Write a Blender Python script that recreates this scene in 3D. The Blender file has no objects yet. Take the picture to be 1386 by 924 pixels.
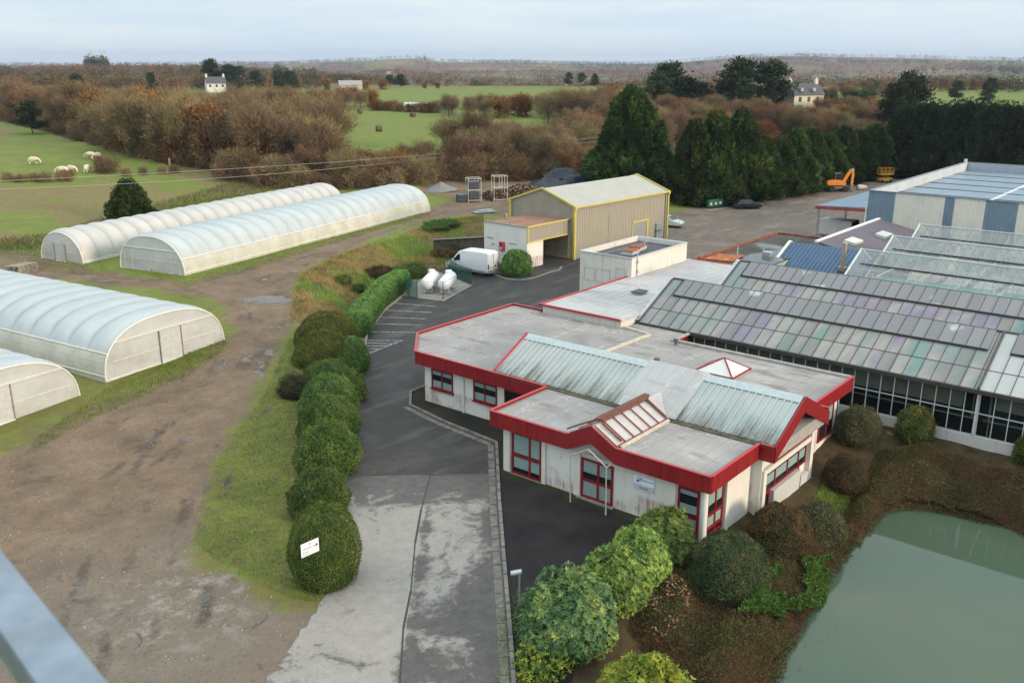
import bpy, bmesh, math, random
import numpy as np
from mathutils import Vector, Matrix
R = math.radians
SC = bpy.context.scene
COL = SC.collection
random.seed(7)
RNG = np.random.default_rng(7)

# ------------------------------------------------------------------ camera
CAM_Z = 21.0                       # viewing platform of a tower
PITCH = math.atan(377.0 / 1250.0)
HEAD = R(39.5)                     # heading, from +X towards +Y (site axes follow the buildings)
cam = bpy.data.objects.new('camera', bpy.data.cameras.new('camera'))
COL.objects.link(cam)
cam.location = (0, 0, CAM_Z)
cam.rotation_euler = (R(90) - PITCH, 0, HEAD - R(90))
cam.data.sensor_width = 36
cam.data.lens = 36 * 1250 / 1386
cam.data.clip_start = 0.1
cam.data.clip_end = 30000
cam.data.dof.use_dof = True
cam.data.dof.focus_distance = 75
cam.data.dof.aperture_fstop = 7.0
SC.camera = cam

# ------------------------------------------------------------------ sky and sun
SUN_EL, SUN_ROT = R(13), R(172)    # low winter sun out to the right, behind thin cloud
W = bpy.data.worlds.new('World'); SC.world = W; W.use_nodes = True
nt = W.node_tree; nt.nodes.clear()
out = nt.nodes.new('ShaderNodeOutputWorld'); bg = nt.nodes.new('ShaderNodeBackground')
sky = nt.nodes.new('ShaderNodeTexSky'); sky.sky_type = 'NISHITA'; sky.sun_disc = False
sky.sun_elevation = SUN_EL; sky.sun_rotation = SUN_ROT; sky.dust_density = 1.5; sky.air_density = 1.0
tc = nt.nodes.new('ShaderNodeTexCoord')
sep = nt.nodes.new('ShaderNodeSeparateXYZ'); nt.links.new(tc.outputs['Generated'], sep.inputs[0])
mp = nt.nodes.new('ShaderNodeMapping'); mp.inputs['Scale'].default_value = (1.2, 1.2, 9.0)
nt.links.new(tc.outputs['Generated'], mp.inputs[0])
cn = nt.nodes.new('ShaderNodeTexNoise'); cn.inputs['Scale'].default_value = 2.4; cn.inputs['Detail'].default_value = 7
cn.inputs['Roughness'].default_value = 0.55
nt.links.new(mp.outputs[0], cn.inputs['Vector'])
cr = nt.nodes.new('ShaderNodeValToRGB')
cr.color_ramp.elements[0].position = 0.34; cr.color_ramp.elements[0].color = (4.8, 7.0, 9.3, 1)
cr.color_ramp.elements[1].position = 0.66; cr.color_ramp.elements[1].color = (8.2, 9.15, 9.8, 1)
nt.links.new(cn.outputs['Fac'], cr.inputs[0])
# brighter, whiter band of cloud low over the horizon
hr = nt.nodes.new('ShaderNodeValToRGB')
hr.color_ramp.elements[0].position = 0.0; hr.color_ramp.elements[0].color = (1, 1, 1, 1)
hr.color_ramp.elements[1].position = 0.16; hr.color_ramp.elements[1].color = (0, 0, 0, 1)
nt.links.new(sep.outputs['Z'], hr.inputs[0])
hm = nt.nodes.new('ShaderNodeMixRGB'); hm.inputs[2].default_value = (8.5, 9.25, 9.7, 1)
hs = nt.nodes.new('ShaderNodeMath'); hs.operation = 'MULTIPLY'; hs.inputs[1].default_value = 0.5
nt.links.new(hr.outputs[0], hs.inputs[0]); nt.links.new(hs.outputs[0], hm.inputs[0]); nt.links.new(cr.outputs[0], hm.inputs[1])
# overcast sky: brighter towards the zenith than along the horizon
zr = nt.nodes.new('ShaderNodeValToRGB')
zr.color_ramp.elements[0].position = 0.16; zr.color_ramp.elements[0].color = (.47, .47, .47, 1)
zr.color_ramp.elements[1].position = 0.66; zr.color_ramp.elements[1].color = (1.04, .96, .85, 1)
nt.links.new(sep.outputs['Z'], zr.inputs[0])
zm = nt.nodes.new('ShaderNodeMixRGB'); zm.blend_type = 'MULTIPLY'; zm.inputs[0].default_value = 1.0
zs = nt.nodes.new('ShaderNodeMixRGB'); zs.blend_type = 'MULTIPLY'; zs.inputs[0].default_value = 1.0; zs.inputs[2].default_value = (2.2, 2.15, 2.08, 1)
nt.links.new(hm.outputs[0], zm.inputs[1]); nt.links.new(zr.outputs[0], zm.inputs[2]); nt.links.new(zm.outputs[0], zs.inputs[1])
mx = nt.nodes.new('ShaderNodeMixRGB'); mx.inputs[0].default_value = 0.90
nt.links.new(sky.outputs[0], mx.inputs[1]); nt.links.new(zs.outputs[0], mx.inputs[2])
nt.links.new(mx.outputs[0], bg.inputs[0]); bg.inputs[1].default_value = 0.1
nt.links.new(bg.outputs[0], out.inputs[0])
sun = bpy.data.objects.new('sun', bpy.data.lights.new('sun', 'SUN')); COL.objects.link(sun)
sun.data.energy = 3.0; sun.data.angle = R(14); sun.data.color = (1.0, 0.80, 0.58)
to_sun = Vector((math.sin(SUN_ROT) * math.cos(SUN_EL), math.cos(SUN_ROT) * math.cos(SUN_EL), math.sin(SUN_EL)))
sun.rotation_euler = to_sun.to_track_quat('Z', 'Y').to_euler()

SC.view_settings.view_transform = 'Standard'
SC.view_settings.look = 'None'
SC.view_settings.gamma = 1
SC.view_settings.exposure = 0.15
SC.view_settings.use_curve_mapping = False
SC.render.engine = 'CYCLES'
SC.cycles.use_denoising = True
SC.cycles.max_bounces = 6
SC.cycles.diffuse_bounces = 2
SC.cycles.glossy_bounces = 3
SC.cycles.transparent_max_bounces = 10
SC.cycles.volume_bounces = 0
SC.cycles.caustics_reflective = False
SC.cycles.caustics_refractive = False

# ------------------------------------------------------------------ measuring: photo pixel (1386x924) -> place on the site
def ray(u, v):
    a = (u - 693) / 1250.0; b = (462 - v) / 1250.0
    fw = math.cos(PITCH) + b * math.sin(PITCH); up = -math.sin(PITCH) + b * math.cos(PITCH)
    return (fw * math.cos(HEAD) + a * math.sin(HEAD), fw * math.sin(HEAD) - a * math.cos(HEAD), up)
def at(u, v, z=0.0):
    d = ray(u, v); t = (z - CAM_Z) / d[2]
    return (d[0] * t, d[1] * t)
def at_range(u, r):
    a = HEAD - math.atan((u - 693) / 1306.0)
    return (r * math.cos(a), r * math.sin(a))

# ------------------------------------------------------------------ objects: things, parts, tags
ORG = {}
def tag(o, label=None, cat=None, group=None, kind=None):
    if label: o['label'] = label
    if cat: o['category'] = cat
    if group: o['group'] = group
    if kind: o['kind'] = kind
    return o
def thing(name, label, cat, loc=(0, 0, 0), group=None, rz=0):
    o = bpy.data.objects.new(name, None); COL.objects.link(o)
    o.empty_display_size = 0.3
    o.location = loc; o.rotation_euler = (0, 0, rz)
    ORG[o.name] = Vector(loc)
    return tag(o, label, cat, group)
def kids(o): return [c for c in COL.objects if c.parent == o]
def copy_tree(o, parent=None, label=None, group=None):
    c = o.copy(); COL.objects.link(c); c.parent = parent
    if label: c['label'] = label
    if group: c['group'] = group
    for ch in o.children: copy_tree(ch, c)
    return c
def root_org(o):
    while o is not None and o.name not in ORG: o = o.parent
    return ORG[o.name] if o is not None else Vector((0, 0, 0))

def np_mesh(name, V, F, mats, rnd=None, smooth=False, attrs=None):
    """V (n,3), F (m,k) all faces of the same size"""
    V = np.asarray(V, np.float32); F = np.asarray(F, np.int32)
    me = bpy.data.meshes.new(name)
    k = F.shape[1]; m = len(F)
    me.vertices.add(len(V)); me.vertices.foreach_set('co', V.ravel())
    me.loops.add(m * k); me.loops.foreach_set('vertex_index', F.ravel())
    me.polygons.add(m)
    me.polygons.foreach_set('loop_start', np.arange(0, m * k, k, dtype=np.int32))
    me.polygons.foreach_set('loop_total', np.full(m, k, np.int32))
    if smooth: me.polygons.foreach_set('use_smooth', np.ones(m, bool))
    if rnd is not None:
        a = me.attributes.new('rnd', 'FLOAT', 'FACE'); a.data.foreach_set('value', np.asarray(rnd, np.float32))
    me.update(calc_edges=True)
    for mt in (mats if isinstance(mats, (list, tuple)) else [mats]): me.materials.append(mt)
    return me
def link(name, me, parent=None, loc=None):
    o = bpy.data.objects.new(name, me); COL.objects.link(o)
    if parent is not None: o.parent = parent
    if loc is not None: o.location = loc
    return o

class MB:
    def __init__(s): s.v = []; s.f = []; s.mi = []; s.cur = 0
    def _add(s, vs, fs):
        b = len(s.v); s.v += [tuple(p) for p in vs]
        for f in fs: s.f.append([b + i for i in f]); s.mi.append(s.cur)
        return s
    def poly(s, pts): return s._add(pts, [list(range(len(pts)))])
    def box(s, x0, y0, z0, x1, y1, z1):
        x0, x1 = sorted((x0, x1)); y0, y1 = sorted((y0, y1)); z0, z1 = sorted((z0, z1))
        v = [(x0, y0, z0), (x1, y0, z0), (x1, y1, z0), (x0, y1, z0), (x0, y0, z1), (x1, y0, z1), (x1, y1, z1), (x0, y1, z1)]
        return s._add(v, [(0, 3, 2, 1), (4, 5, 6, 7), (0, 1, 5, 4), (1, 2, 6, 5), (2, 3, 7, 6), (3, 0, 4, 7)])
    def obox(s, c, size, rz=0, ry=0, rx=0):
        M = Matrix.Translation(c) @ Matrix.Rotation(rz, 4, 'Z') @ Matrix.Rotation(ry, 4, 'Y') @ Matrix.Rotation(rx, 4, 'X')
        a, b, d = (q / 2 for q in size)
        v = [M @ Vector(p) for p in ((-a, -b, -d), (a, -b, -d), (a, b, -d), (-a, b, -d), (-a, -b, d), (a, -b, d), (a, b, d), (-a, b, d))]
        return s._add(v, [(0, 3, 2, 1), (4, 5, 6, 7), (0, 1, 5, 4), (1, 2, 6, 5), (2, 3, 7, 6), (3, 0, 4, 7)])
    def beam(s, p, q, w, h, up=(0, 0, 1)):
        p = Vector(p); q = Vector(q); d = (q - p).normalized(); u = Vector(up)
        if abs(d.dot(u)) > 0.98: u = Vector((1, 0, 0))
        r = d.cross(u).normalized(); u = r.cross(d).normalized()
        v = []
        for e in (p, q):
            for a, b in ((-1, -1), (1, -1), (1, 1), (-1, 1)): v.append(e + r * (a * w / 2) + u * (b * h / 2))
        return s._add(v, [(0, 1, 2, 3), (7, 6, 5, 4), (0, 4, 5, 1), (1, 5, 6, 2), (2, 6, 7, 3), (3, 7, 4, 0)])
    def tube(s, path, r, n=6, r2=None, cap=True):
        P = [Vector(p) for p in path]; r2 = r if r2 is None else r2
        rings = []; prev = None
        for i, p in enumerate(P):
            d = (P[min(i + 1, len(P) - 1)] - P[max(i - 1, 0)]).normalized()
            u = Vector((0, 0, 1)) if abs(d.z) < 0.9 else Vector((1, 0, 0))
            a = d.cross(u).normalized(); b = d.cross(a).normalized()
            rr = r + (r2 - r) * i / max(1, len(P) - 1)
            rings.append([p + a * (rr * math.cos(2 * math.pi * k / n)) + b * (rr * math.sin(2 * math.pi * k / n)) for k in range(n)])
        fs = []
        for i in range(len(P) - 1):
            for k in range(n):
                fs.append((i * n + k, i * n + (k + 1) % n, (i + 1) * n + (k + 1) % n, (i + 1) * n + k))
        if cap:
            fs.append(tuple(range(n - 1, -1, -1))); fs.append(tuple((len(P) - 1) * n + k for k in range(n)))
        return s._add([p for rg in rings for p in rg], fs)
    def prism(s, pts, z0, z1):
        n = len(pts)
        v = [(p[0], p[1], z0) for p in pts] + [(p[0], p[1], z1) for p in pts]
        return s._add(v, [tuple(range(n - 1, -1, -1)), tuple(range(n, 2 * n))] + [(i, (i + 1) % n, n + (i + 1) % n, n + i) for i in range(n)])
    def extr(s, pts, vec):
        n = len(pts); d = Vector(vec)
        v = [Vector(p) for p in pts] + [Vector(p) + d for p in pts]
        return s._add(v, [tuple(range(n - 1, -1, -1)), tuple(range(n, 2 * n))] + [(i, (i + 1) % n, n + (i + 1) % n, n + i) for i in range(n)])
    def lathe(s, prof, n=16, M=None):
        M = M or Matrix.Identity(4); v = []; fs = []
        for r, z in prof:
            for k in range(n):
                a = 2 * math.pi * k / n; v.append(M @ Vector((r * math.cos(a), r * math.sin(a), z)))
        for i in range(len(prof) - 1):
            for k in range(n): fs.append((i * n + k, i * n + (k + 1) % n, (i + 1) * n + (k + 1) % n, (i + 1) * n + k))
        if prof[0][0] > 1e-4: fs.append(tuple(range(n - 1, -1, -1)))
        if prof[-1][0] > 1e-4: fs.append(tuple((len(prof) - 1) * n + k for k in range(n)))
        return s._add(v, fs)
    def corr(s, p0, p1, z0, z1, pitch=0.33, depth=0.04, top=None):
        """trapezoid sheet standing between p0 and p1; top(t) gives its height when not level"""
        p0 = Vector((p0[0], p0[1], 0)); p1 = Vector((p1[0], p1[1], 0)); d = p1 - p0; L = d.length; d /= L
        nrm = Vector((d.y, -d.x, 0)); k = max(1, int(round(L / pitch))); pt = L / k
        prof = []
        for i in range(k):
            for t, o in ((0, 0), (0.42, 0), (0.52, 1), (0.9, 1)): prof.append(((i + t) * pt, o * depth))
        prof.append((L, 0)); v = []; fs = []
        for t, o in prof:
            q = p0 + d * t + nrm * o; zt = z1 if top is None else top(t / L)
            v += [(q.x, q.y, z0), (q.x, q.y, zt)]
        for i in range(len(prof) - 1): fs.append((2 * i, 2 * i + 2, 2 * i + 3, 2 * i + 1))
        return s._add(v, fs)
    def build(s, name, mat, parent=None, smooth=False, bevel=0, seg=2, loc=None):
        me = bpy.data.meshes.new(name)
        o0 = root_org(parent) if parent is not None else Vector(loc or (0, 0, 0))
        me.from_pydata([(p[0] - o0.x, p[1] - o0.y, p[2] - o0.z) for p in s.v], [], s.f)
        for m in (mat if isinstance(mat, (list, tuple)) else [mat]): me.materials.append(m)
        if max(s.mi, default=0) > 0: me.polygons.foreach_set('material_index', s.mi)
        bm = bmesh.new(); bm.from_mesh(me)
        bmesh.ops.recalc_face_normals(bm, faces=bm.faces)
        if bevel:
            bmesh.ops.remove_doubles(bm, verts=bm.verts, dist=1e-4)
            es = [e for e in bm.edges if len(e.link_faces) == 2 and e.calc_face_angle(0) > 0.45]
            bmesh.ops.bevel(bm, geom=es, offset=bevel, segments=seg, affect='EDGES', profile=0.6, clamp_overlap=True)
        bm.to_mesh(me); bm.free()
        if smooth:
            me.polygons.foreach_set('use_smooth', [True] * len(me.polygons))
            try: me.set_sharp_from_angle(angle=R(40))
            except Exception: pass
        return link(name, me, parent, loc)

# ------------------------------------------------------------------ materials
def lin(c): return tuple((x / 255 / 12.92 if x / 255 <= .04045 else ((x / 255 + .055) / 1.055) ** 2.4) for x in c)
class NT:
    def __init__(s, name):
        s.m = bpy.data.materials.new(name); s.m.use_nodes = True; s.t = s.m.node_tree
        s.b = s.t.nodes['Principled BSDF']; s.o = s.t.nodes['Material Output']
    def n(s, typ, ins=None, **kw):
        q = s.t.nodes.new(typ)
        for k, v in kw.items(): setattr(q, k, v)
        for k, v in (ins or {}).items():
            if isinstance(v, bpy.types.NodeSocket): s.t.links.new(v, q.inputs[k])
            else: q.inputs[k].default_value = v
        return q
    def l(s, a, b): s.t.links.new(a, b)
    def pos(s, kind='Object'): return s.n('ShaderNodeTexCoord').outputs[kind] if kind != 'World' else s.n('ShaderNodeNewGeometry').outputs['Position']
    def noise(s, vec, scale, detail=4, rough=.55, stretch=None, dist=0):
        if stretch: vec = s.n('ShaderNodeMapping', {0: vec, 'Scale': stretch}).outputs[0]
        return s.n('ShaderNodeTexNoise', {'Vector': vec, 'Scale': scale, 'Detail': detail, 'Roughness': rough, 'Distortion': dist}).outputs['Fac']
    def ramp(s, fac, stops, interp='LINEAR'):
        r = s.n('ShaderNodeValToRGB', {0: fac}); r.color_ramp.interpolation = interp
        e = r.color_ramp.elements
        while len(e) < len(stops): e.new(0.5)
        for q, (p, c) in zip(e, stops):
            q.position = p; q.color = (c, c, c, 1) if isinstance(c, (int, float)) else (*c, 1)
        return r.outputs[0]
    def mix(s, f, a, b, mode='MIX'):
        q = s.n('ShaderNodeMixRGB', blend_type=mode)
        for i, v in ((0, f), (1, a), (2, b)):
            if isinstance(v, bpy.types.NodeSocket): s.l(v, q.inputs[i])
            else: q.inputs[i].default_value = v if isinstance(v, float) else ((*v, 1) if isinstance(v, tuple) else v)
        return q.outputs[0]
    def math(s, op, a, b=0.0, clamp=False):
        q = s.n('ShaderNodeMath', operation=op); q.use_clamp = clamp
        for i, v in ((0, a), (1, b)):
            if isinstance(v, bpy.types.NodeSocket): s.l(v, q.inputs[i])
            else: q.inputs[i].default_value = v
        return q.outputs[0]
    def bump(s, h, strength=.3, dist=.02):
        q = s.n('ShaderNodeBump', {'Height': h, 'Strength': strength, 'Distance': dist}); s.l(q.outputs[0], s.b.inputs['Normal'])
    def base(s, c):
        if isinstance(c, bpy.types.NodeSocket): s.l(c, s.b.inputs['Base Color'])
        else: s.b.inputs['Base Color'].default_value = (*c, 1)
    def set(s, rough=.6, metal=0, spec=.5):
        s.b.inputs['Roughness'].default_value = rough; s.b.inputs['Metallic'].default_value = metal
        s.b.inputs['Specular IOR Level'].default_value = spec; return s
def sc3(c, k): return tuple(min(1, x * k) for x in c)
MATS = {}
def mat(name, c, rough=.6, metal=0, var=.12, scale=3.0, bump=0, spec=.4, stretch=None, coord='Object'):
    if name in MATS: return MATS[name]
    k = NT(name); k.set(rough, metal, spec)
    p = k.pos(coord)
    f = k.noise(p, scale, 5, .6, stretch)
    f2 = k.noise(p, scale * 9, 3, .6)
    a = k.mix(k.ramp(f, [(.3, 0.0), (.7, 1.0)]), sc3(c, 1 - var), sc3(c, 1 + var))
    k.base(k.mix(k.ramp(f2, [(.35, 0.0), (.7, 1.0)]), a, k.mix(1.0, a, (1 - var * .7,) * 3, 'MULTIPLY')))
    if bump: k.bump(f2, bump, .02)
    MATS[name] = k.m
    return k.m
def leaf_mat(name, cols, rough=.55, spec=.25, trans=.12, hue=0.022):
    """cols: list of (position, colour) over the per-leaf random value"""
    if name in MATS: return MATS[name]
    k = NT(name); k.set(min(.95, rough + .12), 0, spec * .4)
    a = k.n('ShaderNodeAttribute', attribute_name='rnd').outputs['Fac']
    oi = k.n('ShaderNodeObjectInfo').outputs['Random']
    c = k.ramp(a, cols)
    hs = k.n('ShaderNodeHueSaturation', {'Color': c, 'Hue': k.math('ADD', k.math('MULTIPLY', oi, hue), .5 - hue / 2),
                                         'Value': k.math('ADD', k.math('MULTIPLY', oi, .5), .75)})
    k.base(hs.outputs[0])
    if trans:
        t = k.n('ShaderNodeBsdfTranslucent', {'Color': hs.outputs[0]})
        mxs = k.n('ShaderNodeMixShader', {0: trans}); k.l(k.b.outputs[0], mxs.inputs[1]); k.l(t.outputs[0], mxs.inputs[2])
        k.l(mxs.outputs[0], k.o.inputs[0])
    MATS[name] = k.m
    return k.m
# ================================================================== THE SETTING: ground, roads, water, hills
def sstep(a, b, x):
    t = np.clip((x - a) / (b - a), 0, 1); return t * t * (3 - 2 * t)
def seg_dist(x, y, pts, closed=True):
    """distance to a polyline; positive inside when closed, positive to the left when open"""
    x = np.asarray(x, float); y = np.asarray(y, float)
    best = np.full(x.shape, 1e9); sgn = np.ones(x.shape); ins = np.zeros(x.shape, bool)
    n = len(pts)
    for i in range(n if closed else n - 1):
        ax, ay = pts[i]; bx, by = pts[(i + 1) % n]
        dx, dy = bx - ax, by - ay; L2 = dx * dx + dy * dy + 1e-9
        t = np.clip(((x - ax) * dx + (y - ay) * dy) / L2, 0, 1)
        d = np.hypot(x - ax - t * dx, y - ay - t * dy)
        if closed:
            ins ^= ((ay > y) != (by > y)) & (x < (bx - ax) * (y - ay) / (by - ay + 1e-12) + ax)
            best = np.minimum(best, d)
        else:
            s = np.sign(dx * (y - ay) - dy * (x - ax)); m = d < best
            best = np.where(m, d, best); sgn = np.where(m, s, sgn)
    return np.where(ins, best, -best) if closed else best * sgn
def vnoise(x, y, seed=0):
    def h(i, j):
        n = (i.astype(np.int64) * 374761393 + j.astype(np.int64) * 668265263 + seed * 974634777) & 0x7fffffff
        n = ((n ^ (n >> 13)) * 1274126177) & 0x7fffffff
        return ((n ^ (n >> 16)) & 0xffff) / 65535.0
    x = np.asarray(x, float); y = np.asarray(y, float)
    i = np.floor(x); j = np.floor(y); fx = x - i; fy = y - j
    fx = fx * fx * (3 - 2 * fx); fy = fy * fy * (3 - 2 * fy)
    return (h(i, j) * (1 - fx) + h(i + 1, j) * fx) * (1 - fy) + (h(i, j + 1) * (1 - fx) + h(i + 1, j + 1) * fx) * fy
def fbm(x, y, seed=0, o=4):
    s = 0; a = .5; t = 0
    for k in range(o): s = s + a * vnoise(x * 2 ** k, y * 2 ** k, seed + k); t += a; a *= .5
    return s / t

PX = lambda pts, z=0: [at(u, v, z) for u, v in pts]
WATER_Z = -1.8
POND = PX([(1022, 985), (1042, 924), (1060, 882), (1085, 832), (1112, 786), (1142, 750), (1163, 731), (1176, 710), (1192, 693), (1225, 687),
           (1262, 690), (1302, 698), (1345, 710), (1386, 723), (1480, 752), (1620, 830), (1640, 985)], WATER_Z)
TOE = [(8, 10), (21.5, 26.5), (33, 39.5), (45, 52.5), (53, 60), (60, 65), (66, 70), (74.5, 74.5), (81, 71.5), (100, 70.5), (117, 70.5), (128, 84), (150, 112), (190, 150)]
_b = lambda us, vals, a: np.interp(np.tan(a) * 1306 + 693, us, vals)      # by bearing (photo column)
def ground_z(x, y):
    x = np.asarray(x, float); y = np.asarray(y, float)
    r = np.hypot(x, y); a = HEAD - np.arctan2(y, x)                        # a: bearing to the right of the heading
    a = np.clip((a + np.pi) % (2 * np.pi) - np.pi, -1.2, 1.2)
    s = seg_dist(x, y, TOE, closed=False)
    h = 1.6 * sstep(52, 128, x + y)
    z = h * sstep(0.2, 5.2, s)
    z = z + np.where(s > 3, 0.12 * (fbm(x / 6, y / 6, 3) - .5) * sstep(3, 8, s), 0)
    r0 = _b([-400, 560, 720, 850, 1000, 1200, 1300, 1700], [118, 120, 150, 165, 185, 200, 205, 210], a)
    up = sstep(0, 85, r - r0)
    z = z + up * (5.6 - z) + up * 1.0 * (fbm(x / 60, y / 60, 11) - .5)
    hA = _b([-600, 0, 120, 300, 430, 600, 900, 1386, 2000], [8, 9, 11, 10, 2, -13, -14, -14, -12], a)
    z = z + sstep(640, 1150, r) * (hA - 5.6)
    hV = -13 + 14 * (fbm(x / 520, y / 520, 5) - .5)
    z = z + sstep(1200, 1700, r) * (hV - hA)
    hB = _b([-600, 0, 380, 440, 500, 570, 640, 700, 780, 870, 930, 985, 1060, 1160, 1250, 1320, 1386, 1800],
            [6, 8, 14, 22, 23, 26, 22, 21, 17, 15, 24, 40, 49, 44, 38, 33, 28, 20], a) + 7 * (fbm(a * 14, a * 3, 21) - .5)
    z = z + (sstep(1700, 4700, r) + .10 * np.sin(r / 230 + 5 * a) * sstep(1700, 2600, r) * (1 - sstep(3900, 4600, r))) * (hB - hV)
    lowland = _b([-600, 380, 470, 2000], [0, .3, 1, 1], a)                       # folds of the country in front of the far ridge
    z = z + lowland * 30 * np.exp(-((r - 2150 - 260 * np.sin(a * 7)) / 330) ** 2) * (fbm(a * 8 + 3, a * 2 + 1.3, 17) - .22)
    z = z + lowland * 34 * np.exp(-((r - 3150 - 300 * np.sin(a * 5 + 2)) / 420) ** 2) * (fbm(a * 9 + 9, a * 2 + 4.3, 19) - .25)
    z = z - sstep(4700, 8000, r) * (hB + 20)
    d = -seg_dist(x, y, POND) + (fbm(x / 1.1, y / 1.1, 81) - .5) * .7
    bank = np.where(d > 0, WATER_Z + 0.05 + d * 0.30, WATER_Z - 0.1 + np.maximum(d, -3) * 0.4)
    return np.where((s < 0) & (r < 120), np.minimum(z, bank), z)
def gz(x, y): return float(ground_z(np.array([x]), np.array([y]))[0])
def on_ground(u, v, lift=0.0):
    z = 0.0
    for _ in range(40):
        x, y = at(u, v, min(z, 20)); z2 = gz(x, y) + lift
        z = z * .5 + z2 * .5
    return (x, y, gz(x, y))

# where the bare earth of the tracks and the yard lies
DIRT = PX([(-160, 640), (0, 602), (62, 574), (112, 548), (200, 522), (296, 478), (316, 448), (296, 415), (215, 400), (110, 392), (0, 384), (-200, 372),
           (-200, 340), (0, 346), (52, 356), (120, 374), (190, 386), (262, 392), (330, 372), (440, 338), (540, 312), (584, 292), (612, 276)], .8) + \
       PX([(560, 266), (585, 250), (650, 246), (760, 242), (850, 234), (860, 246), (700, 268), (690, 292), (640, 292)], 1.5) + \
       PX([(585, 308), (520, 330), (440, 362), (408, 384), (396, 420), (388, 462), (352, 520), (302, 592), (262, 672), (258, 742), (330, 792), (432, 835), (425, 900), (420, 990), (-300, 1100), (-500, 800)], .4)
STRAW = [at(u, v, 2.0) for u, v in [(-300, 300), (0, 262), (150, 252), (300, 238), (400, 226), (360, 262), (250, 272), (190, 296), (90, 312), (0, 326), (-300, 350)]]
PASTURE = [on_ground(u, v)[:2] for u, v in ((-120, 160), (0, 164), (90, 184), (180, 212), (232, 224), (200, 238), (0, 244), (-160, 246))]
WOOD_L = [on_ground(u, v)[:2] for u, v in ((-60, 156), (0, 166), (60, 180), (130, 200), (190, 216), (235, 225), (300, 232), (440, 246), (520, 250), (640, 244), (800, 240))] + [at_range(800, 215), at_range(640, 200), at_range(590, 172), at_range(480, 168), at_range(440, 205), at_range(200, 330), at_range(-60, 420)]
WOOD_R = [at_range(*q) for q in ((770, 178), (930, 188), (1230, 208), (1240, 330), (1130, 330), (1040, 300), (930, 380), (770, 300))]
def masks(x, y):
    """bare earth, straw/brown grass, lush grass, scrub floor"""
    x = np.asarray(x, float); y = np.asarray(y, float)
    r = np.hypot(x, y)
    w = (fbm(x / 2.2, y / 2.2, 31) - .5) * 2.4
    dirt = sstep(-2.0, 1.9, seg_dist(x, y, DIRT) + w)
    straw = sstep(-6, 6, seg_dist(x, y, STRAW) + 6 * w)
    s = seg_dist(x, y, TOE, closed=False)
    bankz = sstep(-.5, 1, s) * (1 - sstep(6.5, 10, s)) * sstep(75, 105, x + y) * (1 - sstep(185, 200, x + y))
    lush = fbm(x / 9, y / 9, 41)
    straw = np.maximum(straw * (.35 + .65 * sstep(.35, .6, fbm(x / 7, y / 22, 44))), bankz * sstep(.42, .62, fbm(x / 3.4, y / 3.4, 47)))
    pas = sstep(-4, 8, seg_dist(x, y, PASTURE)); straw = np.maximum(straw, pas * sstep(.25, .75, fbm(x / 14, y / 14, 57)) * .80)
    d = -seg_dist(x, y, POND)
    scrub = np.where((s < 0) & (d < 16) & (r < 80), sstep(.3, .45, fbm(x / 2.5, y / 2.5, 51) + .18), 0.0)
    wd = np.maximum(sstep(-2, 4, seg_dist(x, y, WOOD_L) + w), sstep(-4, 8, seg_dist(x, y, WOOD_R) + 3 * w))
    scrub = np.maximum(scrub, wd)
    return dirt, straw, lush, scrub

m_g = NT('ground_soil_grass'); m_g.set(.95, 0, .15)
P = m_g.pos('World')
at1 = m_g.n('ShaderNodeAttribute', attribute_name='cover').outputs
sepc = m_g.n('ShaderNodeSeparateColor', {0: at1['Color']}).outputs
n_f = m_g.noise(P, 1.6, 8, .65); n_m = m_g.noise(P, .35, 6, .6); n_x = m_g.noise(P, 9, 4, .7)
n_big = m_g.noise(P, .02, 4, .5)
def thresh(src, nz, amt=.55, lo=.42, hi=.58):
    v = m_g.math('ADD', src, m_g.math('MULTIPLY', m_g.math('SUBTRACT', nz, .5), amt))
    return m_g.ramp(v, [(lo, 0.0), (hi, 1.0)])
grass = m_g.mix(m_g.ramp(n_m, [(.35, 0.0), (.65, 1.0)]), (.115, .165, .028), (.175, .215, .044))
grass = m_g.mix(m_g.ramp(n_x, [(.35, 0.0), (.75, .7)]), grass, (.165, .150, .055))
nearw = m_g.ramp(m_g.n('ShaderNodeMath', {0: m_g.n('ShaderNodeVectorMath', {0: P}, operation='LENGTH').outputs['Value'], 1: .01}, operation='MULTIPLY').outputs[0], [(.55, 1.0), (.95, 0.0)])
grass = m_g.mix(m_g.math('MULTIPLY', nearw, m_g.ramp(n_f, [(.36, 0.0), (.60, .9)])), grass, (.145, .112, .05))      # moss and thatch of the trodden verge
straw = m_g.mix(m_g.ramp(n_f, [(.35, 0.0), (.65, 1.0)]), (.22, .17, .075), (.15, .13, .055))
dirt = m_g.ramp(n_m, [(.30, (.100, .066, .044)), (.46, (.182, .121, .080)), (.58, (.225, .152, .100)), (.70, (.228, .177, .130))])
dirt = m_g.mix(m_g.ramp(n_f, [(.42, 0.0), (.62, .75)]), dirt, (.15, .115, .088))
def around(u, v, r0, r1):
    cx, cy = at(u, v); dv = m_g.n('ShaderNodeVectorMath', {0: P, 1: (cx, cy, 0)}, operation='DISTANCE').outputs['Value']
    return m_g.ramp(m_g.math('DIVIDE', dv, 50.0), [(r0 / 50, 1.0), (r1 / 50, 0.0)])
dirt = m_g.mix(m_g.math('MULTIPLY', around(150, 900, 4, 13), .7), dirt, m_g.mix(n_f, (.135, .118, .10), (.20, .177, .15)))           # ground to grey grit near the drive mouth
pal = m_g.math('MULTIPLY', around(250, 815, .8, 5.0), m_g.ramp(m_g.noise(P, .9, 7, .7), [(.50, 0.0), (.60, .7)]))
dirt = m_g.mix(pal, dirt, (.34, .31, .28))                                                                                           # remains of an old concrete pad
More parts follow.
